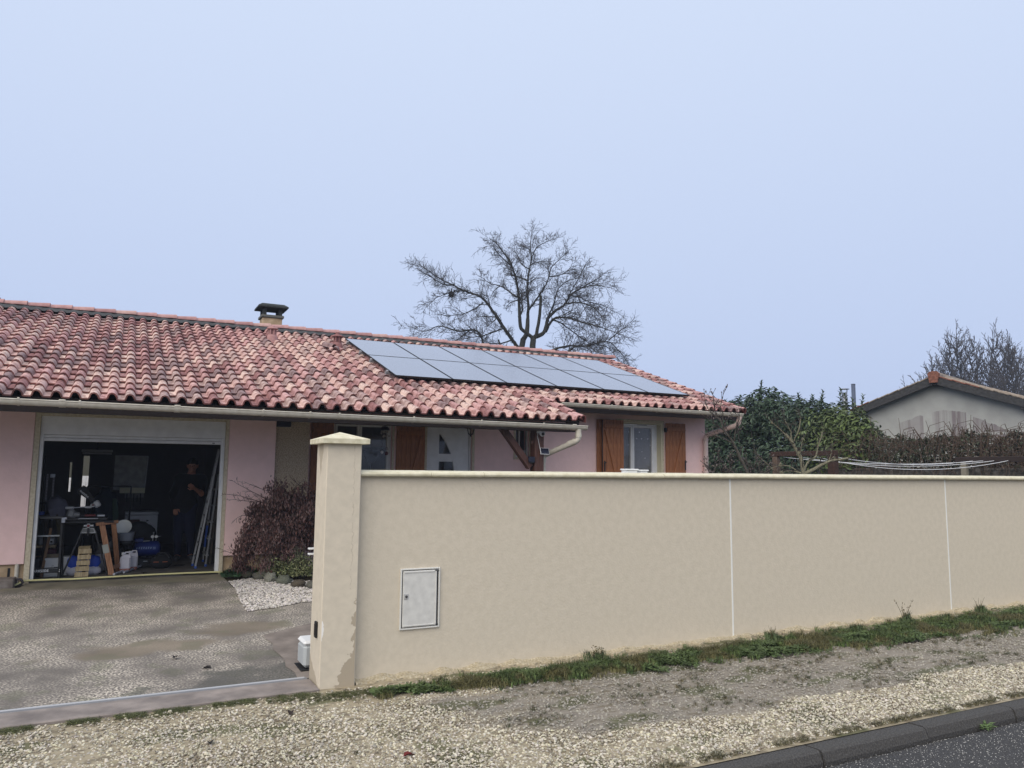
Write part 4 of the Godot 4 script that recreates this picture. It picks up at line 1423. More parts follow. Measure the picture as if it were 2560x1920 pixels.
	for k in 4:
		var a: Vector3 = lo[k] + Vector3(0, 0.033, 0)
		var c: Vector3 = lo[(k + 1) % 4] + Vector3(0, 0.033, 0)
		var m := (a + c).normalized()
		b.quad(a, c, hi[(k + 1) % 4], hi[k], (Vector3(a.x + c.x, 0, a.z + c.z).normalized() + Vector3.UP).normalized())
	b.quad(hi[0], hi[1], hi[2], hi[3], Vector3.UP)
	obj("cap_slab", b, slate, ch)

# ---------------------------------------------------------------- solar panels on the front slope
func solar() -> void:
	var rb := roof_basis()
	var x0 := 4.085
	var s0 := 0.942
	var pw := 1.0485
	var pl := 1.782
	var gm := StandardMaterial3D.new()
	gm.albedo_color = Color(0.36, 0.37, 0.42)
	gm.roughness = 0.22
	gm.metallic_specular = 1.0
	gm.clearcoat_enabled = true
	gm.clearcoat = 1.0
	gm.clearcoat_roughness = 0.18
	var fm := mat(Color(0.055, 0.055, 0.06), 0.45)
	var nth := ["first", "second", "third", "fourth", "fifth", "sixth"]
	var first: Node3D = null
	for row in 2:
		for i in 6:
			var lab: String = "black framed solar panel in the %s row on the roof, %s from the chimney" % [["upper", "lower"][row], nth[i]]
			var c := on_roof(x0 + pw * (i + 0.5), s0 + pl * (row + 0.5), 0.1)
			if first == null:
				first = thing("solar_panel", lab, "solar panel", c, 0.0, "solar panels on the pink house")
				first.basis = rb
				var b := MB.new()
				var w := pw - 0.016
				var l := pl - 0.014
				b.box(Vector3(0, 0.011, 0), Vector3(w - 0.022, 0.006, l - 0.022))
				obj("glass", b, gm, first)
				b = MB.new()
				for s in [-1.0, 1.0]:
					b.box(Vector3(s * (w * 0.5 - 0.006), 0, 0), Vector3(0.012, 0.034, l), Basis.IDENTITY, 0.002)
					b.box(Vector3(0, 0, s * (l * 0.5 - 0.006)), Vector3(w - 0.024, 0.0335, 0.012), Basis.IDENTITY, 0.002)
				obj("frame", b, fm, first)
				b = MB.new()
				b.box(Vector3(0, -0.008, 0), Vector3(w - 0.024, 0.004, l - 0.024))
				obj("back_sheet", b, fm, first)
			else:
				copy_of(first, c, lab)
	var pos := ["uppermost", "second", "third", "lowest"]
	for k in 4:
		var s: float = s0 + [0.38, 1.40, 2.16, 3.18][k]
		var rail := thing("mounting_rail", "aluminium mounting rail under the solar panels, %s of four down the roof" % pos[k], "mounting rail", on_roof(x0, s, 0.065), 0.0, "rails under the solar panels")
		rail.basis = rb
		var b := MB.new()
		b.span(-0.06, 6.36, -0.018, 0.016, -0.018, 0.018)
		obj("bar", b, M.alu, rail)
		b = MB.new()
		b.box(Vector3(-0.028, 0.030, 0), Vector3(0.035, 0.04, 0.06), Basis.IDENTITY, 0.004)
		obj("end_clamp", b, M.alu, rail)
		b = MB.new()
		b.box(Vector3(6.325, 0.030, 0), Vector3(0.035, 0.04, 0.06), Basis.IDENTITY, 0.004)
		obj("end_clamp", b, M.alu, rail)
		for j in 8:
			b = MB.new()
			b.box(Vector3(0.1 + j * 0.88, -0.05, 0.02), Vector3(0.03, 0.07, 0.04))
			obj("roof_hook", b, M.steel, rail)

# ---------------------------------------------------------------- porch post and what hangs by it
func porch() -> void:
	var b := MB.new()
	b.box(Vector3(5.934, 1.25, -10.733), Vector3(0.163, 2.36, 0.165), Basis.IDENTITY, 0.008)
	var post := obj("porch_post", b, M.post_wood, H)
	b = MB.new()
	b.bar(Vector3(5.27, 2.42, -10.725), Vector3(5.80, 1.77, -10.725), 0.10, 0.10, Vector3.BACK, 0.006)
	obj("porch_brace", b, M.post_wood, H)
	b = MB.new()
	b.span(2.72, 6.56, 2.345, 2.475, -10.83, -10.62, 0.006)
	obj("porch_beam", b, M.dark_wood, H)

	var cam := thing("security_camera", "white dome security camera high on the front of the porch post", "camera", Vector3(5.945, 2.31, -10.65))
	b = MB.new()
	b.box(Vector3(0, 0.035, 0.035), Vector3(0.115, 0.05, 0.07), Basis.IDENTITY, 0.012)
	b.box(Vector3(-0.045, 0.03, 0.01), Vector3(0.04, 0.075, 0.02), Basis.IDENTITY, 0.004)
	obj("bracket", b, M.white, cam)
	b = MB.new()
	b.lump(Vector3(0.012, -0.010, 0.045), Vector3(0.046, 0.050, 0.046), 3, 0.0, 2)
	var head := obj("head", b, M.white, cam)
	b = MB.new()
	b.lathe([Vector2(0.0, 0.0), Vector2(0.027, 0.0), Vector2(0.024, 0.012), Vector2(0.0, 0.016)], 16, Transform3D(Basis(Vector3.RIGHT, PI / 2 + 0.35), Vector3(0.004, -0.020, 0.082)))
	obj("lens", b, M.black, head)
	b = MB.new()
	b.path([Vector3(-0.05, 0.01, 0.02), Vector3(-0.055, -0.06, 0.012), Vector3(-0.035, -0.14, 0.012), Vector3(-0.015, -0.24, 0.02), Vector3(0.0, -0.29, 0.04)], 0.004, 6)
	obj("cable", b, M.white, cam)

	var sp := thing("camera_panel", "small tilted solar panel feeding the camera on the porch post", "solar panel", Vector3(6.0, 2.02, -10.60))
	sp.rotation = Vector3(-0.45, -0.12, -0.04)
	b = MB.new()
	b.box(Vector3.ZERO, Vector3(0.150, 0.112, 0.014), Basis.IDENTITY, 0.004)
	obj("frame", b, M.white, sp)
	b = MB.new()
	b.box(Vector3(0, 0, 0.0075), Vector3(0.136, 0.098, 0.003))
	obj("cells", b, mat(Color(0.07, 0.08, 0.16), 0.2), sp)
	b = MB.new()
	b.rod(Vector3(-0.03, -0.01, -0.006), Vector3(-0.05, -0.02, -0.06), 0.010)
	obj("arm", b, M.white, sp)

	var bx := thing("post_lamp", "dark blue box lamp on the side of the porch post", "lamp", Vector3(5.80, 1.89, -10.66))
	b = MB.new()
	b.box(Vector3(-0.005, 0, 0.0), Vector3(0.105, 0.088, 0.05), Basis(Vector3.UP, -0.2), 0.008)
	obj("housing", b, mat(Color(0.075, 0.085, 0.16), 0.35), bx)
	b = MB.new()
	b.box(Vector3(0, -0.050, 0.005), Vector3(0.07, 0.018, 0.04), Basis(Vector3.UP, -0.2), 0.004)
	obj("sensor", b, M.black, bx)

	var dis := thing("round_plaque", "small round wooden plaque on the left face of the porch post", "plaque", Vector3(5.851, 2.16, -10.735))
	b = MB.new()
	b.lathe([Vector2(0.0, 0.012), Vector2(0.026, 0.012), Vector2(0.034, 0.006), Vector2(0.034, 0.0), Vector2(0.0, 0.0)], 18, Transform3D(Basis(Vector3.BACK, PI / 2), Vector3.ZERO))
	obj("disc", b, mat(Color(0.40, 0.31, 0.28), 0.7), dis)
	b = MB.new()
	b.lathe([Vector2(0.010, 0.013), Vector2(0.018, 0.016), Vector2(0.022, 0.013)], 18, Transform3D(Basis(Vector3.BACK, PI / 2), Vector3.ZERO))
	obj("rim", b, mat(Color(0.52, 0.42, 0.38), 0.6), dis)

	var lan := thing("wall_lantern", "black wrought iron wall lantern by the white front door", "lantern", Vector3(5.70, 2.36, -12.80))
	b = MB.new()
	b.lathe([Vector2(0.0, 0.20), Vector2(0.02, 0.19), Vector2(0.085, 0.145), Vector2(0.088, 0.135), Vector2(0.0, 0.135)], 6)
	obj("roof", b, M.iron, lan)
	b = MB.new()
	for k in 6:
		var a := TAU * k / 6.0
		b.rod(Vector3(cos(a) * 0.080, 0.136, sin(a) * 0.080), Vector3(cos(a) * 0.045, 0.012, sin(a) * 0.045), 0.006, -1.0, 5)
	b.lathe([Vector2(0.0, -0.045), Vector2(0.018, -0.035), Vector2(0.012, -0.015), Vector2(0.05, 0.005), Vector2(0.05, 0.014), Vector2(0.0, 0.014)], 12)
	b.path([Vector3(0, 0.20, 0), Vector3(0.0, 0.24, -0.02), Vector3(0.03, 0.25, -0.09), Vector3(0.05, 0.20, -0.14)], 0.009, 6)
	b.box(Vector3(0.05, 0.17, -0.142), Vector3(0.05, 0.14, 0.014), Basis.IDENTITY, 0.005)
	obj("cage", b, M.iron, lan)
	b = MB.new()
	b.lathe([Vector2(0.040, 0.016), Vector2(0.072, 0.134)], 6)
	obj("glass", b, M.glass, lan)

	var orn := thing("hanging_ornament", "hanging chime of a dark bowl with white flowers and beads before the window", "ornament", Vector3(4.06, 2.36, -12.72))
	b = MB.new()
	b.lathe([Vector2(0.0, 0.095), Vector2(0.045, 0.085), Vector2(0.072, 0.055), Vector2(0.080, 0.02), Vector2(0.076, 0.018), Vector2(0.0, 0.02)], 18)
	b.rod(Vector3(0, 0.09, 0), Vector3(0, 0.26, 0), 0.004, -1.0, 5)
	obj("bowl", b, M.black, orn)
	var r := rng(31)
	b = MB.new()
	for k in 16:
		b.lump(Vector3(r.randf_range(-0.085, 0.075), r.randf_range(-0.10, 0.015), r.randf_range(-0.04, 0.05)), Vector3.ONE * r.randf_range(0.012, 0.022), k, 0.3, 0)
	obj("flowers", b, mat(Color(0.66, 0.63, 0.60), 0.9), orn)
	b = MB.new()
	for k in 9:
		b.lump(Vector3(-0.045 + 0.012 * sin(k * 1.7), -0.10 - k * 0.026, 0.01), Vector3.ONE * 0.010, k, 0.2, 0)
	b.rod(Vector3(-0.045, 0.02, 0.01), Vector3(-0.045, -0.34, 0.01), 0.002, -1.0, 4)
	obj("bead_string", b, mat(Color(0.20, 0.18, 0.18), 0.6), orn)
	b = MB.new()
	b.lump(Vector3(-0.045, -0.355, 0.01), Vector3.ONE * 0.026, 4, 0.05, 2)
	obj("white_ball", b, M.white, orn)
	b = MB.new()
	b.rod(Vector3(0.035, 0.02, 0.01), Vector3(0.035, -0.27, 0.01), 0.002, -1.0, 4)
	b.box(Vector3(0.035, -0.30, 0.01), Vector3(0.055, 0.010, 0.012), Basis.IDENTITY, 0.002)
	b.box(Vector3(0.035, -0.275, 0.01), Vector3(0.035, 0.008, 0.012), Basis.IDENTITY, 0.002)
	b.lump(Vector3(0.035, -0.375, 0.01), Vector3(0.030, 0.032, 0.02), 5, 0.1, 2)
	obj("red_pendant", b, mat(Color(0.34, 0.17, 0.17), 0.6), orn)

# ---------------------------------------------------------------- what stands in the open garage
func lettering(txt: String, size: float, m: Material, parent: Node, xf: Transform3D, called := "lettering") -> void:
	var f := SystemFont.new()
	f.font_names = PackedStringArray(["Droid Sans"])
	f.font_weight = 700
	var t := TextMesh.new()
	t.text = txt
	t.font = f
	t.font_size = 32
	t.pixel_size = size / 32.0
	t.depth = 0.002
	t.horizontal_alignment = HORIZONTAL_ALIGNMENT_LEFT
	use(called, t, m, parent, xf)

func box_thing(called: String, label: String, cat: String, c: Vector3, s: Vector3, m: Material, turn := 0.0, bev := 0.006) -> Node3D:
	var t := thing(called, label, cat, c - Vector3(0, s.y * 0.5, 0), turn)
	var b := MB.new()
	b.box(Vector3(0, s.y * 0.5, 0), s, Basis.IDENTITY, bev)
	obj("body", b, m, t)
	return t

func garage_contents() -> void:
	var f := FLOOR
	var white_card := mat(Color(0.70, 0.71, 0.72), 0.8)
	var pine := wood(Color(0.68, 0.50, 0.37), 111)
	var pale := wood(Color(0.72, 0.66, 0.52), 112)
	var navy := mat(Color(0.08, 0.16, 0.42), 0.45)
	var b: MB

	# black work stand just inside the left jamb
	var st := thing("work_stand", "black folding work stand with grey top tube at the left garage jamb", "work stand", Vector3(0, f, -12.55))
	b = MB.new()
	b.bar(Vector3(-0.617, 0.0, 0), Vector3(-0.627, 0.83, 0), 0.030, 0.030, Vector3.BACK, 0.003)
	obj("leg", b, M.black, st)
	b = MB.new()
	b.bar(Vector3(-0.575, 0.0, -0.12), Vector3(-0.610, 0.76, -0.03), 0.020, 0.020, Vector3.BACK, 0.003)
	obj("leg", b, M.black, st)
	b = MB.new()
	b.bar(Vector3(-1.02, 0.0, 0), Vector3(-1.02, 0.83, 0), 0.030, 0.030, Vector3.BACK, 0.003)
	obj("leg", b, M.black, st)
	b = MB.new()
	b.rod(Vector3(-1.05, 0.835, 0), Vector3(-0.620, 0.832, 0), 0.023, -1.0, 12)
	obj("top_tube", b, mat(Color(0.24, 0.245, 0.25), 0.6), st)
	b = MB.new()
	b.span(-0.632, -0.585, 0.76, 0.835, -0.02, 0.025, 0.004)
	b.span(-0.60, -0.565, 0.805, 0.838, -0.02, 0.024, 0.004)
	obj("bracket", b, M.steel, st)
	b = MB.new()
	b.span(-1.02, -0.640, 0.574, 0.594, -0.03, 0.02, 0.003)
	obj("tray_rail", b, mat(Color(0.55, 0.57, 0.58), 0.45), st)
	b = MB.new()
	b.span(-1.02, -0.630, 0.078, 0.135, -0.006, 0.006, 0.002)
	b.span(-1.02, -0.635, 0.140, 0.150, -0.014, 0.014, 0.002)
	var pl := obj("name_plate", b, M.black, st)
	lettering("PARKSIDE", 0.046, mat(Color(0.82, 0.83, 0.84), 0.6), pl, Transform3D(Basis.IDENTITY, Vector3(-0.955, 0.111, 0.0078)))
	b = MB.new()
	for y in [0.095, 0.118]:
		b.lump(Vector3(-0.610, y, 0.017), Vector3(0.006, 0.006, 0.003), 1, 0.0, 1)
	obj("rivet", b, M.white, pl)

	# mitre saw on a tripod-like stand
	var ss := thing("saw_stand", "black splay legged saw stand with grey head plate beside the slatted crate", "saw stand", Vector3(0, f, -12.75))
	for p in [[Vector3(-0.590, 0, 0.06), Vector3(-0.388, 0.59, 0)], [Vector3(-0.020, 0, 0.02), Vector3(-0.204, 0.585, 0)], [Vector3(-0.46, 0, -0.45), Vector3(-0.36, 0.585, -0.06)], [Vector3(-0.16, 0, -0.45), Vector3(-0.24, 0.585, -0.06)]]:
		b = MB.new()
		b.bar(p[0], p[1], 0.024, 0.024, Vector3.BACK, 0.003)
		obj("leg", b, M.black, ss)
	b = MB.new()
	b.prism(PackedVector2Array([Vector2(-0.398, 0.592), Vector2(-0.190, 0.588), Vector2(-0.226, 0.668), Vector2(-0.372, 0.672)]), 0.025, Transform3D(Basis.IDENTITY, Vector3(0, 0, -0.012)))
	obj("head_plate", b, mat(Color(0.38, 0.39, 0.39), 0.55), ss)
	b = MB.new()
	b.prism(PackedVector2Array([Vector2(-0.381, 0.600), Vector2(-0.205, 0.597), Vector2(-0.232, 0.660), Vector2(-0.366, 0.662), Vector2(-0.364, 0.656), Vector2(-0.236, 0.654), Vector2(-0.214, 0.604), Vector2(-0.374, 0.606)]), 0.002, Transform3D(Basis.IDENTITY, Vector3(0, 0, 0.0145)))
	obj("white_outline", b, white_card, ss)
	b = MB.new()
	b.box(Vector3(-0.298, 0.70, 0.02), Vector3(0.125, 0.024, 0.02), Basis.IDENTITY, 0.003)
	b.box(Vector3(-0.300, 0.70, 0.031), Vector3(0.038, 0.058, 0.014), Basis.IDENTITY, 0.003)
	obj("clamp_plate", b, white_card, ss)
	b = MB.new()
	b.lathe([Vector2(0.0, 0.0), Vector2(0.019, 0.0), Vector2(0.017, 0.014), Vector2(0.0, 0.016)], 14, Transform3D(Basis(Vector3.RIGHT, PI / 2), Vector3(-0.302, 0.70, 0.038)))
	obj("red_knob", b, mat(Color(0.42, 0.08, 0.10), 0.5), ss)
	b = MB.new()
	b.box(Vector3(-0.300, 0.62, 0.022), Vector3(0.026, 0.12, 0.02), Basis.IDENTITY, 0.004)
	b.span(-0.62, 0.02, 0.735, 0.765, -0.06, 0.0, 0.004)
	obj("cross_beam", b, M.black, ss)
	var saw := thing("mitre_saw", "sliding mitre saw with black dust bag on the black saw stand", "mitre saw", Vector3(0, f + 0.765, -12.85))
	b = MB.new()
	b.span(-0.60, -0.06, 0.0, 0.050, -0.20, 0.06, 0.01)
	b.span(-0.52, -0.12, 0.05, 0.085, -0.22, -0.19, 0.004)
	obj("table", b, M.black, saw)
	b = MB.new()
	b.rod(Vector3(-0.425, 0.035, 0.085), Vector3(-0.185, 0.032, 0.085), 0.0105, -1.0, 12)
	b.rod(Vector3(-0.43, 0.03, 0.06), Vector3(-0.43, 0.03, 0.09), 0.006)
	obj("roller", b, M.steel, saw)
	b = MB.new()
	b.span(-0.20, -0.10, 0.055, 0.085, -0.03, 0.03, 0.004)
	b.rod(Vector3(-0.605, 0.182, -0.05), Vector3(-0.300, 0.192, -0.05), 0.0085, -1.0, 10)
	b.rod(Vector3(-0.605, 0.182, -0.10), Vector3(-0.300, 0.192, -0.10), 0.0085, -1.0, 10)
	obj("slide_rods", b, M.steel, saw)
	b = MB.new()
	b.span(-0.615, -0.505, 0.165, 0.200, -0.12, -0.03, 0.008)
	b.span(-0.37, -0.28, 0.175, 0.205, -0.11, -0.03, 0.008)
	b.box(Vector3(-0.215, 0.235, -0.06), Vector3(0.085, 0.10, 0.07), Basis(Vector3.BACK, 0.5), 0.018)
	b.box(Vector3(-0.27, 0.215, -0.05), Vector3(0.06, 0.05, 0.07), Basis.IDENTITY, 0.012)
	obj("carriage", b, mat(Color(0.62, 0.63, 0.64), 0.45), saw)
	b = MB.new()
	b.box(Vector3(-0.535, 0.105, 0.0), Vector3(0.10, 0.12, 0.11), Basis(Vector3.BACK, -0.25), 0.025)
	b.rod(Vector3(-0.50, 0.09, 0.0), Vector3(-0.425, 0.085, 0.0), 0.038, 0.034, 14)
	b.box(Vector3(-0.50, 0.02, 0.01), Vector3(0.06, 0.08, 0.08), Basis.IDENTITY, 0.012)
	obj("motor", b, mat(Color(0.43, 0.44, 0.45), 0.45), saw)
	b = MB.new()
	b.span(-0.36, -0.22, 0.06, 0.09, -0.05, 0.045, 0.006)
	b.box(Vector3(-0.262, 0.222, -0.008), Vector3(0.03, 0.02, 0.02), Basis.IDENTITY, 0.004)
	obj("red_trim", b, mat(Color(0.33, 0.06, 0.08), 0.5), saw)
	b = MB.new()
	var bagp := PackedVector2Array([Vector2(-0.492, 0.412), Vector2(-0.405, 0.505), Vector2(-0.375, 0.490), Vector2(-0.242, 0.300), Vector2(-0.282, 0.268), Vector2(-0.330, 0.300)])
	b.prism(bagp, 0.07, Transform3D(Basis.IDENTITY, Vector3(0, 0, -0.08)))
	var bag := obj("dust_bag", b, mat(Color(0.085, 0.085, 0.09), 0.85), saw)
	lettering("metabo", 0.040, white_card, bag, Transform3D(Basis(Vector3.BACK, -0.72), Vector3(-0.442, 0.432, -0.0085)))

	# wooden trestle
	var tr := thing("wooden_trestle", "orange brown folding wooden trestle leaning open in the garage door", "trestle", Vector3(0, f, -12.75))
	b = MB.new()
	b.bar(Vector3(-0.205, 0.715, 0.0), Vector3(0.075, 0.745, -0.08), 0.045, 0.055, Vector3.BACK, 0.004)
	obj("top_bar", b, pine, tr)
	for k in 3:
		b = MB.new()
		b.bar(Vector3(-0.150 + k * 0.025, 0.70, 0.015), Vector3(0.010 + k * 0.026, 0.0, 0.10), 0.0245, 0.04, Vector3.BACK, 0.003)
		obj("front_leg", b, pine, tr)
	for k in 2:
		b = MB.new()
		b.bar(Vector3(0.005 + k * 0.034, 0.71, -0.05), Vector3(0.10 + k * 0.034, 0.0, -0.30), 0.033, 0.04, Vector3.BACK, 0.003)
		obj("rear_leg", b, pine, tr)
	b = MB.new()
	b.bar(Vector3(0.04, 0.095, 0.07), Vector3(0.150, 0.110, -0.20), 0.055, 0.02, Vector3.BACK, 0.003)
	obj("stretcher", b, pine, tr)
	b = MB.new()
	b.bar(Vector3(-0.075, 0.43, 0.070), Vector3(-0.047, 0.31, 0.085), 0.078, 0.006, Vector3.BACK, 0.002)
	obj("hinge_plate", b, mat(Color(0.56, 0.57, 0.54), 0.5), tr)

	# slatted crate standing on end
	var cr := thing("slatted_crate", "pale wooden slatted crate standing on end at the garage threshold", "crate", Vector3(0, f, -12.58))
	var yy := [0.0, 0.079, 0.158, 0.237, 0.316]
	for k in 5:
		var lean := 0.006 * k
		b = MB.new()
		b.box(Vector3(-0.342 + lean, yy[k] + 0.034, -0.010 * k), Vector3(0.172 - 0.002 * k, 0.066, 0.012), Basis(Vector3.RIGHT, -0.12), 0.002)
		obj("slat", b, pale, cr)
	b = MB.new()
	b.box(Vector3(-0.395, 0.20, -0.06), Vector3(0.016, 0.39, 0.06), Basis(Vector3.RIGHT, -0.12), 0.002)
	b.box(Vector3(-0.270, 0.20, -0.06), Vector3(0.016, 0.39, 0.06), Basis(Vector3.RIGHT, -0.12), 0.002)
	b.box(Vector3(-0.330, 0.375, -0.13), Vector3(0.15, 0.012, 0.14), Basis(Vector3.RIGHT, 0.5), 0.002)
	obj("runner", b, pale, cr)

	# two bags of cement, blue and white
	for s in [[-0.455, "left", 0.25], [-0.205, "right", -0.2]]:
		var cb := thing("cement_bag", "blue and white paper bag slumped behind the crate, %s of it" % ("to the left" if s[1] == "left" else "to the right"), "bag", Vector3(s[0], f, -12.86), s[2], "blue and white bags")
		b = MB.new()
		b.lump(Vector3(0, 0.055, 0), Vector3(0.105, 0.075, 0.08), 7, 0.22, 2)
		obj("lower_part", b, mat(Color(0.72, 0.72, 0.76), 0.7), cb)
		b = MB.new()
		b.lump(Vector3(0, 0.17, 0), Vector3(0.088, 0.105, 0.068), 8, 0.2, 2)
		obj("upper_part", b, mat(Color(0.13, 0.27, 0.68), 0.6), cb)
	# white cartons
	var c1 := thing("white_carton", "white cardboard box with a small printed mark behind the work stand", "box", Vector3(-0.718, f, -12.86))
	b = MB.new()
	b.box(Vector3(0, 0.128, 0), Vector3(0.185, 0.256, 0.20), Basis.IDENTITY, 0.003)
	obj("carton", b, white_card, c1)
	b = MB.new()
	b.box(Vector3(0.0, 0.275, -0.05), Vector3(0.18, 0.004, 0.12), Basis(Vector3.RIGHT, 0.35))
	obj("flap", b, mat(Color(0.55, 0.50, 0.42), 0.9), c1)
	b = MB.new()
	b.path([Vector3(0.002, 0.125, 0.101), Vector3(0.0, 0.155, 0.101), Vector3(0.008, 0.163, 0.101), Vector3(0.018, 0.155, 0.101), Vector3(0.012, 0.143, 0.101)], 0.002, 5)
	b.box(Vector3(0.048, 0.132, 0.1005), Vector3(0.05, 0.005, 0.001))
	obj("printed_mark", b, mat(Color(0.16, 0.18, 0.2), 0.8), c1)
	box_thing("white_carton", "white cardboard box half hidden by the left leg of the saw stand", "box", Vector3(-0.540, f + 0.13, -12.95), Vector3(0.125, 0.26, 0.18), white_card)
	box_thing("teal_tub", "small teal plastic tub between the white carton and the blue bag", "tub", Vector3(-0.485, f + 0.10, -13.08), Vector3(0.06, 0.20, 0.09), mat(Color(0.10, 0.36, 0.38), 0.6), 0.0, 0.012)
	# leaning plank
	var pk := thing("leaning_plank", "bare brown wooden plank leaning behind the work stand", "plank", Vector3(0, f, -12.78))
	b = MB.new()
	b.bar(Vector3(-0.840, 0.0, 0.05), Vector3(-0.768, 0.672, -0.06), 0.036, 0.016, Vector3.BACK, 0.002)
	obj("plank", b, wood(Color(0.50, 0.38, 0.25), 113), pk)
	# low shelf with odds and ends
	var sh := thing("plank_shelf", "low shelf of pale boards against the left garage wall", "shelf", Vector3(0, f, -13.25))
	b = MB.new()
	b.span(-1.28, -0.715, 0.365, 0.400, -0.28, 0.05, 0.003)
	obj("shelf_board", b, pale, sh)
	b = MB.new()
	b.span(-1.28, -0.74, 0.20, 0.225, -0.28, 0.05, 0.003)
	obj("shelf_board", b, pale, sh)
	for x in [-1.20, -0.75]:
		b = MB.new()
		b.span(x - 0.015, x + 0.015, 0.0, 0.365, -0.27, -0.22, 0.003)
		obj("leg", b, pale, sh)
	var dv := box_thing("labelled_machine", "grey appliance with a white label on the low shelf", "appliance", Vector3(-0.835, f + 0.455, -13.30), Vector3(0.21, 0.11, 0.18), mat(Color(0.47, 0.48, 0.49), 0.6), 0.0, 0.02)
	b = MB.new()
	b.box(Vector3(0.060, 0.055, 0.0915), Vector3(0.062, 0.07, 0.003))
	obj("label_sheet", b, white_card, dv)
	b = MB.new()
	b.box(Vector3(0.062, 0.048, 0.0935), Vector3(0.028, 0.025, 0.001))
	obj("label_print", b, mat(Color(0.15, 0.15, 0.15), 0.8), dv)
	box_thing("maroon_box", "dark maroon box on the lower shelf", "box", Vector3(-0.750, f + 0.29, -13.10), Vector3(0.11, 0.13, 0.16), mat(Color(0.25, 0.07, 0.13), 0.7))
	box_thing("grey_crate", "dark grey plastic crate at the left garage wall", "crate", Vector3(-0.97, f + 0.12, -13.02), Vector3(0.20, 0.24, 0.24), mat(Color(0.20, 0.21, 0.23), 0.7), 0.0, 0.012)
	box_thing("blue_box", "small blue box on the bench at the left garage wall", "box", Vector3(-0.93, f + 0.855, -13.30), Vector3(0.075, 0.05, 0.10), mat(Color(0.14, 0.25, 0.55), 0.6))
	var bn := thing("work_bench", "dark work bench along the left garage wall", "bench", Vector3(0, f, -13.6))
	b = MB.new()
	b.span(-1.29, -0.80, 0.79, 0.83, -0.6, 0.42, 0.004)
	obj("bench_top", b, mat(Color(0.18, 0.15, 0.13), 0.8), bn)
	for z in [-0.5, 0.36]:
		b = MB.new()
		b.span(-0.88, -0.83, 0.0, 0.79, z, z + 0.05, 0.004)
		obj("leg", b, mat(Color(0.18, 0.15, 0.13), 0.8), bn)
	# grey cloth over a dark machine, with an olive board
	var cl := thing("draped_cloth", "grey cloth draped over a machine behind the work stand", "cloth", Vector3(-0.745, f + 0.80, -13.30))
	b = MB.new()
	b.lump(Vector3(0, 0.14, 0), Vector3(0.135, 0.15, 0.12), 5, 0.25, 2)
	b.prism(PackedVector2Array([Vector2(-0.10, 0.12), Vector2(0.10, 0.16), Vector2(0.13, 0.02), Vector2(0.06, -0.02), Vector2(0.02, 0.05), Vector2(-0.04, -0.05)]), 0.02, Transform3D(Basis.IDENTITY, Vector3(0, 0, 0.10)))
	obj("cloth", b, mat(Color(0.40, 0.40, 0.45), 0.95), cl)
	var ob := thing("olive_board", "olive green board standing under the grey cloth", "board", Vector3(0, f, -13.2))
	b = MB.new()
	b.bar(Vector3(-0.655, 0.46, 0.0), Vector3(-0.735, 0.98, -0.05), 0.075, 0.02, Vector3.BACK, 0.003)
	obj("board", b, mat(Color(0.30, 0.28, 0.20), 0.8), ob)
	# perforated uprights of a wall rack
	var rk := thing("perforated_rack", "two perforated steel uprights with a bright bracket on the garage wall", "rack", Vector3(0, f, -13.75))
	for p in [[-0.920, -0.912], [-0.836, -0.832]]:
		b = MB.new()
		for k in 9:
			b.span(p[0] - 0.010, p[0] - 0.004, 1.02 + k * 0.045, 1.065 + k * 0.045, 0.0, 0.006)
			b.span(p[0] + 0.004, p[0] + 0.010, 1.02 + k * 0.045, 1.065 + k * 0.045, 0.0, 0.006)
			b.span(p[0] - 0.004, p[0] + 0.004, 1.045 + k * 0.045, 1.065 + k * 0.045, 0.0, 0.006)
		obj("upright", b, mat(Color(0.62, 0.60, 0.62), 0.4), rk)
	b = MB.new()
	b.span(-0.885, -0.818, 1.37, 1.425, 0.007, 0.02, 0.003)
	obj("bracket", b, M.steel, rk)
	b = MB.new()
	b.span(-1.0, -0.80, 0.97, 1.0, -0.02, 0.02)
	b.span(-0.97, -0.955, 0.66, 1.70, -0.01, 0.01)
	obj("back_post", b, M.black, rk)
	b = MB.new()
	for k in 4:
		b.path([Vector3(-1.0, 1.50 - k * 0.01, 0.02), Vector3(-1.02, 1.30, 0.03 + k * 0.01), Vector3(-1.0, 1.12, 0.03), Vector3(-0.985 + k * 0.004, 1.28, 0.03), Vector3(-0.99, 1.50, 0.02)], 0.006, 6)
	tag(obj("hung_cable", b, mat(Color(0.33, 0.33, 0.35), 0.6)), "looped grey cable hanging on the left garage wall", "cable").position = Vector3(-0.02, f, -13.3)

	# back wall of the garage
	var fl := thing("tube_light", "unlit fluorescent tube light high on the back garage wall", "tube light", Vector3(-0.31, 1.96, -15.6))
	b = MB.new()
	b.box(Vector3(0, 0.035, 0), Vector3(0.49, 0.04, 0.08), Basis.IDENTITY, 0.006)
	obj("fitting", b, white_card, fl)
	b = MB.new()
	b.rod(Vector3(-0.23, -0.01, 0.02), Vector3(0.23, -0.01, 0.02), 0.016)
	obj("tube", b, mat(Color(0.70, 0.70, 0.70), 0.4), fl)
	b = MB.new()
	b.box(Vector3(0, 0.30, -0.02), Vector3(0.03, 0.52, 0.02))
	obj("hanger", b, M.black, fl)
	var wb := thing("white_board", "large pale board hung above the chest freezer", "board", Vector3(0.235, 1.30, -15.6))
	b = MB.new()
	b.prism(PackedVector2Array([Vector2(-0.26, 0.0), Vector2(0.235, 0.0), Vector2(0.262, 0.60), Vector2(-0.255, 0.605)]), 0.012)
	obj("sheet", b, mat(Color(0.66, 0.67, 0.66), 0.7, noise("board", 114, 0.02, Color(0.8, 0.8, 0.8), Color(1, 1, 1)), 0.8), wb)
	b = MB.new()
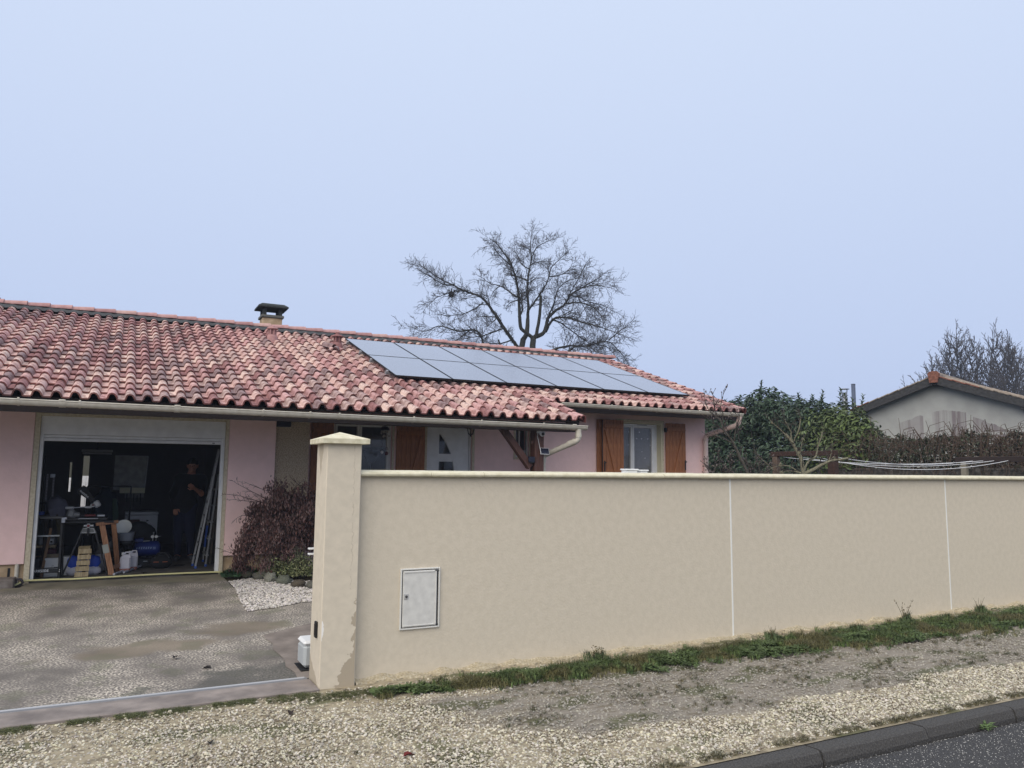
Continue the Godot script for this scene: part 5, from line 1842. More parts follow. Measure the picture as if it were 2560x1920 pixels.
	b.bar(Vector3(0.25, 0.0, 0.006), Vector3(0.277, 0.61, 0.006), 0.018, 0.03, Vector3.BACK, 0.003)
	b.bar(Vector3(-0.26, 0.615, 0.006), Vector3(0.28, 0.61, 0.006), 0.018, 0.03, Vector3.BACK, 0.003)
	obj("edge_strip", b, M.alu, wb)
	var sf := thing("tool_shelf", "cream shelf with tools hanging from it below the pale board", "shelf", Vector3(0.285, 1.15, -15.45))
	b = MB.new()
	b.box(Vector3(0, 0.15, 0), Vector3(0.405, 0.095, 0.16), Basis.IDENTITY, 0.004)
	obj("fascia_board", b, mat(Color(0.80, 0.79, 0.68), 0.7), sf)
	b = MB.new()
	b.box(Vector3(0.04, 0.06, -0.05), Vector3(0.31, 0.08, 0.02), Basis.IDENTITY, 0.003)
	obj("tool_rail", b, mat(Color(0.50, 0.50, 0.50), 0.6), sf)
	b = MB.new()
	for k in 5:
		b.rod(Vector3(-0.08 + k * 0.055, 0.09 - (k % 2) * 0.03, -0.03), Vector3(-0.08 + k * 0.055, -0.06 - 0.04 * (k % 3), -0.03), 0.009, 0.006, 6)
	obj("hand_tool", b, M.black, sf)
	var fz := thing("chest_freezer", "white chest freezer against the back garage wall", "freezer", Vector3(0.465, f, -15.75))
	b = MB.new()
	b.box(Vector3(0, 0.345, 0), Vector3(0.53, 0.69, 0.55), Basis.IDENTITY, 0.012)
	obj("cabinet", b, M.white, fz)
	b = MB.new()
	b.box(Vector3(0, 0.720, 0), Vector3(0.545, 0.05, 0.57), Basis.IDENTITY, 0.012)
	obj("lid", b, M.white, fz)
	b = MB.new()
	b.prism(PackedVector2Array([Vector2(0.08, 0.575), Vector2(0.125, 0.590), Vector2(0.08, 0.605)]), 0.004, Transform3D(Basis.IDENTITY, Vector3(0.0, 0.0, 0.276)))
	obj("badge", b, M.black, fz)
	box_thing("brown_carton", "brown cardboard box in front of the chest freezer", "box", Vector3(0.330, f + 0.52, -15.30), Vector3(0.20, 0.20, 0.18), mat(Color(0.40, 0.28, 0.22), 0.9))
	box_thing("low_cabinet", "dark low cabinet carrying the brown cardboard box", "cabinet", Vector3(0.27, f + 0.20, -15.25), Vector3(0.42, 0.40, 0.34), mat(Color(0.16, 0.14, 0.14), 0.8))
	var gc := thing("hanging_coats", "dark coats hanging in the middle of the garage", "coats", Vector3(-0.10, f + 0.62, -14.6))
	b = MB.new()
	b.lump(Vector3(-0.02, 0.22, 0), Vector3(0.20, 0.34, 0.10), 6, 0.25, 2)
	obj("coat", b, mat(Color(0.10, 0.14, 0.18), 0.95), gc)
	b = MB.new()
	b.prism(PackedVector2Array([Vector2(0.06, 0.40), Vector2(0.12, 0.40), Vector2(0.165, 0.15), Vector2(0.15, -0.02), Vector2(0.09, -0.03)]), 0.10, Transform3D(Basis.IDENTITY, Vector3(0.02, 0, 0.02)))
	obj("green_coat", b, mat(Color(0.22, 0.30, 0.25), 0.95), gc)
	b = MB.new()
	b.rod(Vector3(-0.3, 0.60, 0), Vector3(0.35, 0.60, 0), 0.012)
	b.rod(Vector3(0.35, 0.60, 0), Vector3(0.35, -0.79, 0), 0.012)
	b.rod(Vector3(-0.3, 0.60, 0), Vector3(-0.3, -0.79, 0), 0.012)
	obj("clothes_rail", b, M.black, gc)

	# between the trestle and the compressor
	var vc := thing("vacuum_cleaner", "black workshop vacuum with chrome drum behind the trestle", "vacuum cleaner", Vector3(-0.05, f, -13.10))
	b = MB.new()
	b.lathe([Vector2(0.0, 0.03), Vector2(0.11, 0.03), Vector2(0.115, 0.14), Vector2(0.115, 0.27), Vector2(0.0, 0.27)], 22, Transform3D(Basis.IDENTITY, Vector3(-0.08, 0, 0)))
	obj("drum", b, M.steel, vc)
	b = MB.new()
	b.lathe([Vector2(0.0, 0.27), Vector2(0.125, 0.27), Vector2(0.12, 0.33), Vector2(0.08, 0.42), Vector2(0.0, 0.44)], 22, Transform3D(Basis.IDENTITY, Vector3(-0.08, 0, 0)))
	b.lump(Vector3(0.06, 0.36, -0.02), Vector3(0.11, 0.17, 0.10), 4, 0.15, 2)
	obj("motor_head", b, M.black, vc)
	b = MB.new()
	b.path([Vector3(-0.02, 0.42, 0.06), Vector3(0.06, 0.50, 0.09), Vector3(0.13, 0.46, 0.10), Vector3(0.155, 0.38, 0.10), Vector3(0.12, 0.325, 0.11), Vector3(0.05, 0.315, 0.11), Vector3(-0.01, 0.34, 0.10)], 0.013, 8)
	b.path([Vector3(0.13, 0.40, 0.06), Vector3(0.175, 0.30, 0.09), Vector3(0.17, 0.23, 0.10), Vector3(0.12, 0.195, 0.11), Vector3(0.06, 0.19, 0.11)], 0.013, 8)
	obj("hose", b, mat(Color(0.15, 0.15, 0.16), 0.55), vc)
	for p in [[0.205, -12.95, 0.0, "translucent white jerrycan with reddish liquid beside the trestle foot"], [0.300, -13.14, 0.12, "white jerrycan behind the one with reddish liquid"]]:
		var jc := thing("jerrycan", p[3], "jerrycan", Vector3(p[0], f, p[1]), p[2], "white jerrycans")
		b = MB.new()
		b.box(Vector3(0, 0.13, 0), Vector3(0.145, 0.19, 0.12), Basis.IDENTITY, 0.022)
		b.prism(PackedVector2Array([Vector2(-0.070, 0.205), Vector2(0.070, 0.205), Vector2(0.060, 0.255), Vector2(-0.030, 0.255)]), 0.10, Transform3D(Basis.IDENTITY, Vector3(0, 0, -0.05)))
		b.path([Vector3(-0.02, 0.25, 0), Vector3(0.0, 0.285, 0), Vector3(0.05, 0.285, 0), Vector3(0.065, 0.22, 0)], 0.012, 8)
		obj("can", b, mat(Color(0.80, 0.79, 0.82), 0.45), jc)
		b = MB.new()
		b.rod(Vector3(-0.035, 0.25, 0), Vector3(-0.035, 0.285, 0), 0.02, -1.0, 14)
		obj("screw_cap", b, M.white, jc)
		b = MB.new()
		b.box(Vector3(0, 0.035, 0), Vector3(0.1445, 0.068, 0.1195), Basis.IDENTITY, 0.02)
		obj("liquid", b, mat(Color(0.60, 0.40, 0.36), 0.4), jc)
	var bk := thing("grey_bucket", "grey plastic bucket on a black stool behind the jerrycans", "bucket", Vector3(0.200, f + 0.43, -13.30))
	b = MB.new()
	b.lathe([Vector2(0.0, 0.0), Vector2(0.100, 0.0), Vector2(0.118, 0.115), Vector2(0.124, 0.118), Vector2(0.124, 0.124), Vector2(0.112, 0.124), Vector2(0.095, 0.01), Vector2(0.0, 0.01)], 24)
	obj("pail", b, mat(Color(0.48, 0.50, 0.54), 0.55), bk)
	var bs := thing("black_stool", "round black stool under the grey bucket", "stool", Vector3(0.200, f, -13.30))
	b = MB.new()
	b.lathe([Vector2(0.0, 0.36), Vector2(0.11, 0.36), Vector2(0.13, 0.40), Vector2(0.12, 0.43), Vector2(0.0, 0.43)], 20)
	obj("seat", b, M.black, bs)
	for k in 3:
		b = MB.new()
		var a := TAU * k / 3.0 + 0.4
		b.rod(Vector3(cos(a) * 0.05, 0.37, sin(a) * 0.05), Vector3(cos(a) * 0.13, 0.0, sin(a) * 0.13), 0.012)
		obj("leg", b, M.black, bs)
	var dh := thing("white_basin", "white round basin tipped up on the grey bucket", "basin", Vector3(0.165, f + 0.62, -13.30))
	dh.rotation = Vector3(1.15, 0.15, 0.3)
	b = MB.new()
	b.lathe([Vector2(0.0, 0.0), Vector2(0.07, 0.004), Vector2(0.105, 0.03), Vector2(0.115, 0.045), Vector2(0.110, 0.047), Vector2(0.098, 0.032), Vector2(0.066, 0.010), Vector2(0.0, 0.006)], 26, Transform3D.IDENTITY, true)
	obj("basin", b, mat(Color(0.85, 0.86, 0.85), 0.4), dh)
	# plastic pipes on the floor
	for p in [[Vector3(0.065, f + 0.016, -12.60), Vector3(0.475, f + 0.030, -13.62), "longer grey plastic pipe lying over the garage threshold"], [Vector3(0.195, f + 0.016, -12.76), Vector3(0.520, f + 0.040, -13.60), "shorter grey plastic pipe lying beside the longer one"]]:
		b = MB.new()
		b.rod(p[0], p[1], 0.016, -1.0, 12)
		tag(obj("plastic_pipe", b, mat(Color(0.66, 0.67, 0.71), 0.45)), p[2], "pipe", "grey plastic pipes")
	# blue compressor, black tarpaulin heap behind, dark bag in front
	var cp := thing("air_compressor", "blue air compressor with two pressure gauges in the garage", "air compressor", Vector3(0.51, f, -13.60))
	b = MB.new()
	b.lathe([Vector2(0.0, -0.20), Vector2(0.06, -0.195), Vector2(0.105, -0.165), Vector2(0.115, -0.13), Vector2(0.115, 0.13), Vector2(0.105, 0.165), Vector2(0.06, 0.195), Vector2(0.0, 0.20)], 26, Transform3D(Basis(Vector3.BACK, PI / 2), Vector3(0, 0.27, 0)), true)
	obj("tank", b, navy, cp)
	b = MB.new()
	b.box(Vector3(-0.12, 0.405, 0.02), Vector3(0.13, 0.06, 0.12), Basis.IDENTITY, 0.012)
	obj("pump", b, navy, cp)
	b = MB.new()
	b.rod(Vector3(-0.17, 0.385, 0.07), Vector3(0.03, 0.395, 0.07), 0.007)
	b.rod(Vector3(0.075, 0.39, 0.02), Vector3(0.085, 0.52, 0.02), 0.009)
	b.rod(Vector3(0.10, 0.455, 0.05), Vector3(0.19, 0.46, 0.05), 0.006)
	obj("pipework", b, M.steel, cp)
	for x in [0.068, 0.122]:
		b = MB.new()
		b.lathe([Vector2(0.0, 0.012), Vector2(0.020, 0.012), Vector2(0.024, 0.006), Vector2(0.024, 0.0), Vector2(0.0, 0.0)], 16, Transform3D(Basis(Vector3.RIGHT, PI / 2), Vector3(x, 0.455, 0.06)))
		obj("gauge", b, mat(Color(0.85, 0.85, 0.84), 0.4), cp)
	b = MB.new()
	for k in 7:
		b.box(Vector3(-0.145 + k * 0.033, 0.288 + (k % 2) * 0.003, 0.1165), Vector3(0.018, 0.030, 0.003), Basis(Vector3.BACK, -0.25))
	b.box(Vector3(0.10, 0.295, 0.117), Vector3(0.04, 0.012, 0.003))
	b.box(Vector3(0.10, 0.272, 0.118), Vector3(0.04, 0.012, 0.003))
	obj("side_print", b, mat(Color(0.42, 0.50, 0.66), 0.6), cp)
	for x in [-0.12, 0.12]:
		b = MB.new()
		b.box(Vector3(x, 0.08, 0), Vector3(0.04, 0.16, 0.2), Basis.IDENTITY, 0.006)
		obj("foot", b, M.black, cp)
	var cs := box_thing("tool_case", "black tool case with a white badge before the blue compressor", "case", Vector3(0.46, f + 0.17, -13.42), Vector3(0.28, 0.15, 0.12), M.black, 0.0, 0.02)
	b = MB.new()
	b.box(Vector3(0.03, 0.10, 0.061), Vector3(0.06, 0.010, 0.003))
	obj("badge", b, white_card, cs)
	cs.position.y = f
	box_thing("blue_tray", "flat blue plastic tray lying behind the pipes", "tray", Vector3(0.42, f + 0.012, -13.75), Vector3(0.26, 0.024, 0.22), navy, 0.2)
	var tp := thing("black_wheelbarrow", "black barrow tray tipped up behind the compressor", "wheelbarrow", Vector3(0.38, f, -13.90))
	b = MB.new()
	b.lump(Vector3(0.03, 0.42, 0), Vector3(0.24, 0.25, 0.12), 3, 0.12, 2)
	obj("tray", b, mat(Color(0.075, 0.08, 0.10), 0.7), tp)
	b = MB.new()
	b.rod(Vector3(-0.12, 0.0, 0.05), Vector3(-0.02, 0.42, 0.0), 0.015)
	b.rod(Vector3(0.18, 0.0, 0.05), Vector3(0.08, 0.42, 0.0), 0.015)
	obj("handles", b, M.black, tp)
	var bg := thing("black_holdall", "black holdall with orange stripes on the garage floor", "bag", Vector3(0.705, f, -13.22))
	b = MB.new()
	b.lump(Vector3(0, 0.095, 0), Vector3(0.165, 0.105, 0.12), 6, 0.14, 2)
	b.lump(Vector3(0.05, 0.18, -0.02), Vector3(0.09, 0.05, 0.07), 9, 0.2, 1)
	obj("body", b, mat(Color(0.055, 0.058, 0.075), 0.85), bg)
	b = MB.new()
	b.box(Vector3(-0.075, 0.108, 0.117), Vector3(0.075, 0.007, 0.006), Basis(Vector3.UP, -0.25))
	b.box(Vector3(0.050, 0.106, 0.121), Vector3(0.070, 0.007, 0.006), Basis(Vector3.UP, 0.15))
	obj("orange_stripe", b, mat(Color(0.65, 0.33, 0.15), 0.7), bg)
	b = MB.new()
	b.path([Vector3(-0.10, 0.16, 0.06), Vector3(-0.05, 0.23, 0.04), Vector3(0.05, 0.24, 0.04), Vector3(0.11, 0.16, 0.06)], 0.009, 6)
	obj("strap", b, M.black, bg)
	b = MB.new()
	b.path([Vector3(0.42, f + 0.008, -12.78), Vector3(0.475, f + 0.008, -12.70), Vector3(0.45, f + 0.008, -12.62)], 0.008, 6)
	tag(obj("black_hook", b, M.black), "small black angled hook lying on the garage floor", "hook")
	b = MB.new()
	b.box(Vector3(0.99, f + 0.006, -13.45), Vector3(0.10, 0.010, 0.16), Basis(Vector3.UP, -0.5), 0.003)
	tag(obj("dark_scrap", b, M.black), "flat dark scrap on the floor left of the ladder", "scrap")

	# ladders at the right jamb
	var la := thing("tall_ladder", "tall aluminium ladder with blue feet leaning at the right garage jamb", "ladder", Vector3(0, f, 0))
	var rails := [[Vector3(1.180, 0.0, -12.98), Vector3(1.420, 1.80, -12.86)], [Vector3(1.165, 0.0, -13.34), Vector3(1.455, 1.84, -13.20)]]
	for p in rails:
		b = MB.new()
		b.bar(p[0] + Vector3(0, 0.03, 0), p[1], 0.028, 0.055, Vector3.BACK, 0.005)
		obj("rail", b, M.alu, la)
		b = MB.new()
		b.bar(p[0], p[0] + Vector3(0.005, 0.04, 0), 0.036, 0.062, Vector3.BACK, 0.006)
		obj("foot", b, mat(Color(0.17, 0.31, 0.62), 0.6), la)
	for k in 8:
		var t := 0.09 + k * 0.115
		b = MB.new()
		b.bar((rails[0][0] as Vector3).lerp(rails[0][1], t), (rails[1][0] as Vector3).lerp(rails[1][1], t), 0.026, 0.03, Vector3.UP, 0.005)
		obj("rung", b, mat(Color(0.30, 0.31, 0.33), 0.5), la)
	var lb := thing("short_ladder", "shorter folded aluminium step ladder between the tall ladder and the jamb", "ladder", Vector3(0, f, 0))
	rails = [[Vector3(1.345, 0.0, -13.18), Vector3(1.452, 1.44, -13.02)], [Vector3(1.37, 0.0, -13.85), Vector3(1.46, 1.40, -13.72)]]
	for p in rails:
		b = MB.new()
		b.bar(p[0] + Vector3(0, 0.03, 0), p[1], 0.026, 0.05, Vector3.BACK, 0.005)
		obj("rail", b, M.alu, lb)
		b = MB.new()
		b.bar(p[0], p[0] + Vector3(0.002, 0.04, 0), 0.034, 0.056, Vector3.BACK, 0.006)
		obj("foot", b, mat(Color(0.17, 0.31, 0.62), 0.6), lb)
	for k in 5:
		var t := 0.12 + k * 0.18
		b = MB.new()
		b.bar((rails[0][0] as Vector3).lerp(rails[0][1], t), (rails[1][0] as Vector3).lerp(rails[1][1], t), 0.06, 0.022, Vector3.UP, 0.004)
		obj("step", b, M.alu, lb)
	b = MB.new()
	b.bar(Vector3(1.345, 0.28, -13.45), Vector3(1.365, 0.62, -13.42), 0.03, 0.05, Vector3.BACK, 0.004)
	obj("blue_sleeve", b, mat(Color(0.17, 0.31, 0.62), 0.6), lb)
	var pa := thing("pallet_boards", "greyish wooden boards stacked upright behind the step ladder", "boards", Vector3(1.50, f, -13.55))
	for k in 3:
		b = MB.new()
		b.box(Vector3(0.04 * k - 0.03, 0.50, -0.08 * k), Vector3(0.02, 1.0, 0.18), Basis(Vector3.BACK, -0.05), 0.003)
		obj("board", b, wood(Color(0.42, 0.40, 0.36), 115), pa)
	# yellow hose across the threshold
	b = MB.new()
	b.path([Vector3(-1.95, 0.105, -11.75), Vector3(-1.40, 0.10, -11.98), Vector3(-1.22, 0.105, -12.06), Vector3(-1.10, 0.15, -12.15), Vector3(-0.99, 0.196, -12.26), Vector3(-0.87, 0.190, -12.30), Vector3(-0.68, 0.186, -12.325), Vector3(-0.45, 0.183, -12.29), Vector3(-0.15, 0.183, -12.32), Vector3(0.25, 0.183, -12.35), Vector3(0.62, 0.183, -12.37), Vector3(1.0, 0.183, -12.355), Vector3(1.40, 0.181, -12.34), Vector3(1.58, 0.168, -12.30), Vector3(1.75, 0.16, -12.27)], 0.0125, 10)
	tag(obj("garden_hose", b, mat(Color(0.82, 0.80, 0.58), 0.5)), "pale yellow garden hose lying along the garage threshold", "hose")
	# concrete step and bent pipe left of the garage
	var blk := thing("concrete_block", "weathered grey concrete block at the foot of the wall left of the garage", "block", Vector3(-1.62, 0.02, -12.16))
	b = MB.new()
	b.box(Vector3(0, 0.115, 0), Vector3(1.06, 0.23, 0.30), Basis.IDENTITY, 0.012)
	obj("block", b, M.concrete, blk)
	b = MB.new()
	b.path([Vector3(-1.088, 0.09, -12.20), Vector3(-1.088, 0.215, -12.20), Vector3(-1.075, 0.228, -12.20), Vector3(-1.03, 0.222, -12.20), Vector3(-1.0, 0.17, -12.21)], 0.017, 8)
	tag(obj("bent_pipe", b, mat(Color(0.27, 0.25, 0.26), 0.7)), "dark bent pipe end by the left garage jamb", "pipe")
	# what shows through the gaps at the back: the yard behind the house
	var yw := thing("yard_wall", "grey rendered wall of the back yard seen through the garage", "wall", Vector3(-0.9, 0, -25.5))
	b = MB.new()
	b.box(Vector3(0, 0.85, 0), Vector3(5.0, 2.5, 0.2))
	obj("panel", b, mat(Color(0.30, 0.30, 0.265), 0.9), yw)
	var wf := thing("plastic_fence", "white plastic fence in the back yard seen through the garage", "fence", Vector3(-0.9, 0, -24.0))
	b = MB.new()
	for k in 8:
		b.span(-0.8 + k * 0.2, -0.605 + k * 0.2, -0.2, 1.42 + (0.05 if k > 3 else 0.0), -0.02, 0.02, 0.004)
	obj("boarding", b, M.white, wf)
	person()

# ---------------------------------------------------------------- a figure from tapered capsules, meshed by surface nets
func nets(b: MB, bones: Array, cell: float, blend: float) -> void:
	var lo := Vector3.ONE * 1e9
	var hi := Vector3.ONE * -1e9
	for o in bones:
		for k in 2:
			var r: float = o[2 + k] + cell * 3.0
			lo = lo.min((o[k] as Vector3) - Vector3.ONE * r)
			hi = hi.max((o[k] as Vector3) + Vector3.ONE * r)
	var nx := int((hi.x - lo.x) / cell) + 2
	var ny := int((hi.y - lo.y) / cell) + 2
	var nz := int((hi.z - lo.z) / cell) + 2
	var d := PackedFloat32Array()
	d.resize(nx * ny * nz)
	d.fill(1.0)
	for o in bones:
		var a: Vector3 = o[0]
		var e: Vector3 = o[1]
		var ra: float = o[2]
		var rb: float = o[3]
		var m := maxf(ra, rb) + blend + cell * 2.0
		var bl := (a.min(e) - Vector3.ONE * m - lo) / cell
		var bh := (a.max(e) + Vector3.ONE * m - lo) / cell
		var ae := e - a
		var l2 := maxf(ae.length_squared(), 1e-9)
		for z in range(maxi(0, int(bl.z)), mini(nz, int(bh.z) + 2)):
			for y in range(maxi(0, int(bl.y)), mini(ny, int(bh.y) + 2)):
				var row := (z * ny + y) * nx
				for x in range(maxi(0, int(bl.x)), mini(nx, int(bh.x) + 2)):
					var p := lo + Vector3(x, y, z) * cell
					var t := clampf((p - a).dot(ae) / l2, 0.0, 1.0)
					var v := p.distance_to(a + ae * t) - lerpf(ra, rb, t)
					var w := d[row + x]
					var h := maxf(blend - absf(v - w), 0.0) / blend
					d[row + x] = minf(v, w) - h * h * blend * 0.25
	var vert := {}
	var norm := {}
	var step := [1, nx, nx * ny]
	for z in nz - 1:
		for y in ny - 1:
			for x in nx - 1:
				var i := (z * ny + y) * nx + x
				var s := 0
				var sum := Vector3.ZERO
				var cnt := 0
				var v := PackedFloat32Array([d[i], d[i + 1], d[i + nx], d[i + nx + 1], d[i + nx * ny], d[i + nx * ny + 1], d[i + nx * ny + nx], d[i + nx * ny + nx + 1]])
				for k in 8:
					if v[k] < 0.0:
						s += 1
				if s == 0 or s == 8:
					continue
				for k in 8:
					for ax in 3:
						if k & (1 << ax):
							continue
						var k2 := k | (1 << ax)
						if (v[k] < 0.0) != (v[k2] < 0.0):
							var t := v[k] / (v[k] - v[k2])
							var q := Vector3(k & 1, (k >> 1) & 1, (k >> 2) & 1)
							q[ax] += t
							sum += q
							cnt += 1
				vert[i] = lo + (Vector3(x, y, z) + sum / cnt) * cell
				norm[i] = Vector3(v[1] + v[3] + v[5] + v[7] - v[0] - v[2] - v[4] - v[6], v[2] + v[3] + v[6] + v[7] - v[0] - v[1] - v[4] - v[5], v[4] + v[5] + v[6] + v[7] - v[0] - v[1] - v[2] - v[3]).normalized()
	for i in vert:
		for ax in 3:
			var j: int = i + step[ax]
			if j >= d.size() or (d[i] < 0.0) == (d[j] < 0.0):
				continue
			var s1: int = step[(ax + 1) % 3]
			var s2: int = step[(ax + 2) % 3]
			if vert.has(i - s1) and vert.has(i - s2) and vert.has(i - s1 - s2):
				b.tri(vert[i], vert[i - s1], vert[i - s1 - s2], norm[i], norm[i - s1], norm[i - s1 - s2])
				b.tri(vert[i], vert[i - s1 - s2], vert[i - s2], norm[i], norm[i - s1 - s2], norm[i - s2])

func person() -> void:
	var p := thing("person", "person in dark jacket and blue jeans standing in the dark garage, one forearm raised", "person", Vector3(1.05, FLOOR, -14.25))
	p.rotation.y = -0.15
	var torso := [[Vector3(0.03, 0.90, 0), Vector3(0.06, 1.08, 0.01), 0.135, 0.125], [Vector3(0.06, 1.08, 0.01), Vector3(0.09, 1.28, 0.01), 0.125, 0.145], [Vector3(-0.06, 1.345, 0), Vector3(0.25, 1.345, 0), 0.075, 0.075], [Vector3(-0.03, 0.93, 0), Vector3(0.09, 0.93, 0), 0.125, 0.125]]
	var arm_r := [[Vector3(0.27, 1.35, 0), Vector3(0.305, 1.09, 0.03), 0.062, 0.048]]
	var fore_r := [[Vector3(0.305, 1.09, 0.03), Vector3(0.175, 1.195, 0.19), 0.044, 0.028]]
	var arm_l := [[Vector3(-0.08, 1.35, 0), Vector3(-0.165, 1.09, -0.02), 0.062, 0.048], [Vector3(-0.165, 1.09, -0.02), Vector3(-0.115, 0.87, 0.12), 0.044, 0.030]]
	var legs := [[Vector3(-0.045, 0.88, 0), Vector3(-0.055, 0.48, 0.03), 0.095, 0.062], [Vector3(-0.055, 0.48, 0.03), Vector3(-0.045, 0.09, -0.01), 0.060, 0.040], [Vector3(0.11, 0.88, 0), Vector3(0.135, 0.48, 0.02), 0.095, 0.062], [Vector3(0.135, 0.48, 0.02), Vector3(0.155, 0.09, -0.05), 0.060, 0.040]]
	var feet := [[Vector3(-0.045, 0.05, -0.03), Vector3(-0.06, 0.035, 0.15), 0.042, 0.032], [Vector3(0.155, 0.05, -0.07), Vector3(0.185, 0.035, 0.10), 0.042, 0.032]]
	var hc := Vector3(0.115, 1.575, 0.025)
	var head := [[hc + Vector3(0, 0.035, -0.015), hc + Vector3(0, 0.0, 0.0), 0.088, 0.080], [hc, hc + Vector3(0, -0.075, 0.035), 0.072, 0.045], [hc + Vector3(0, -0.05, -0.03), Vector3(0.095, 1.36, 0.0), 0.058, 0.065]]
	var skin := mat(Color(0.62, 0.43, 0.35), 0.6)
	var b := MB.new()
	nets(b, torso + arm_r + fore_r + arm_l + legs + feet + [head[2]], 0.016, 0.05)
	# head with brow, nose, lips, chin and ears on a finer grid
	var face := head.slice(0, 2)
	face += [[hc + Vector3(0, 0.005, 0.075), hc + Vector3(0, -0.028, 0.098), 0.010, 0.014], [hc + Vector3(-0.035, 0.018, 0.066), hc + Vector3(0.035, 0.018, 0.066), 0.012, 0.012], [hc + Vector3(-0.02, -0.058, 0.077), hc + Vector3(0.02, -0.058, 0.077), 0.008, 0.008], [hc + Vector3(0, -0.09, 0.06), hc + Vector3(0, -0.095, 0.066), 0.020, 0.018], [hc + Vector3(-0.082, 0.012, -0.01), hc + Vector3(-0.082, -0.025, -0.005), 0.014, 0.010], [hc + Vector3(0.082, 0.012, -0.01), hc + Vector3(0.082, -0.025, -0.005), 0.014, 0.010]]
	nets(b, face, 0.008, 0.016)
	# hands: a palm, four unequal bent fingers and a thumb
	for side in 2:
		var w: Vector3 = fore_r[0][1] if side == 0 else arm_l[1][1]
		var along := ((w - (fore_r[0][0] if side == 0 else arm_l[1][0])) as Vector3).normalized()
		var out := along.cross(Vector3.BACK).normalized()
		var down := along.cross(out).normalized()
		var h: Array = [[w, w + along * 0.055, 0.026, 0.022]]
		for k in 4:
			var o := out * (-0.027 + 0.018 * k)
			var l: float = [0.030, 0.036, 0.034, 0.026][k]
			var q0 := w + along * 0.07 + o
			h.append([w + along * 0.03 + o * 0.6, q0, 0.014, 0.0105])
			h.append([q0, q0 + along * l + down * 0.010, 0.0095, 0.009])
			h.append([q0 + along * l + down * 0.010, q0 + along * l * 1.35 + down * 0.034, 0.009, 0.0075])
		h.append([w + along * 0.02 - out * 0.02, w + along * 0.045 - out * 0.055 + down * 0.012, 0.014, 0.011])
		h.append([w + along * 0.045 - out * 0.055 + down * 0.012, w + along * 0.075 - out * 0.060 + down * 0.03, 0.011, 0.009])
		nets(b, h, 0.006, 0.008)
	var body := obj("body", b, skin, p)
	b = MB.new()
	var puff := func(list: Array, by: float) -> Array:
		var o: Array = []
		for k in list:
			o.append([k[0], k[1], k[2] + by, k[3] + by])
		return o
	var sleeve := [[arm_r[0][0], arm_r[0][1], arm_r[0][2], arm_r[0][3]]]
	nets(b, puff.call(torso + sleeve + arm_l, 0.014), 0.018, 0.05)
	obj("jacket", b, mat(Color(0.035, 0.037, 0.05), 0.9), p)
	b = MB.new()
	nets(b, puff.call(legs + [torso[3]], 0.012), 0.018, 0.05)
	obj("jeans", b, mat(Color(0.075, 0.10, 0.20), 0.9), p)
	b = MB.new()
	nets(b, puff.call(feet, 0.008), 0.014, 0.03)
	obj("shoes", b, mat(Color(0.30, 0.30, 0.32), 0.7), p)
	b = MB.new()
	nets(b, [[hc + Vector3(0, 0.05, -0.02), hc + Vector3(0, 0.045, -0.01), 0.090, 0.090], [hc + Vector3(0, 0.0, -0.05), hc + Vector3(0, 0.04, -0.04), 0.070, 0.075]], 0.012, 0.03)
	obj("hair", b, mat(Color(0.05, 0.04, 0.04), 0.8), p)
	b = MB.new()
	for s in [-1.0, 1.0]:
		b.lump(hc + Vector3(s * 0.030, 0.0, 0.074), Vector3(0.012, 0.008, 0.008), 1, 0.0, 2)
	obj("eye", b, mat(Color(0.12, 0.10, 0.09), 0.2), p)

# ---------------------------------------------------------------- leaves, twigs, stones
func leaf_mesh(l: float, w: float, fold := 0.25, droop := 0.15) -> ArrayMesh:
	var b := MB.new()
	var m := [Vector3(0, 0, 0), Vector3(0, 0.0, l * 0.5), Vector3(0, -droop * l, l)]
	for s in [-1.0, 1.0]:
		var e := [Vector3(s * w * 0.38, w * fold, l * 0.22), Vector3(s * w * 0.5, w * fold, l * 0.55)]
		for t in [[m[0], m[1], e[0]], [m[1], e[1], e[0]], [m[1], m[2], e[1]]]:
			var n: Vector3 = ((t[1] - t[0]) as Vector3).cross(t[2] - t[0]).normalized()
			if n.y < 0.0:
				n = -n
			b.tri(t[0], t[1], t[2], n, n, n)
	return b.mesh()

func blades_mesh(s: int, cnt: int, h: float, spread: float, wide: float) -> ArrayMesh:
	var b := MB.new()
	var r := rng(s)
	for i in cnt:
		var a := r.randf() * TAU
		var d := Vector3(cos(a), 0, sin(a))
		var o := d * r.randf() * spread * 0.35
		var hh := h * r.randf_range(0.5, 1.0)
		var lean := spread * r.randf_range(0.3, 1.0)
		var p1 := o + d * lean * 0.35 + Vector3(0, hh * 0.6, 0)
		var p2 := o + d * lean + Vector3(0, hh * r.randf_range(0.75, 1.0), 0)
		var side := d.cross(Vector3.UP) * wide * 0.5
		var n := (Vector3.UP * 0.5 + d * 0.5).normalized()
		b.tri(o - side, o + side, p1 + side * 0.8, n, n, n)
		b.tri(o - side, p1 + side * 0.8, p1 - side * 0.8, n, n, n)
		b.tri(p1 - side * 0.8, p1 + side * 0.8, p2, n, n, n)
	return b.mesh()

func stone_mesh(s: int) -> ArrayMesh:
	var b := MB.new()
	b.lump(Vector3.ZERO, Vector3(1.0, 0.62, 0.8), s, 0.42, 0, 1.1)
	return b.mesh()

func turned(r: RandomNumberGenerator, tilt := 0.6) -> Basis:
	return Basis(Vector3.UP, r.randf() * TAU) * Basis(Vector3.RIGHT, r.randf_range(-tilt, tilt)) * Basis(Vector3.BACK, r.randf_range(-tilt, tilt))

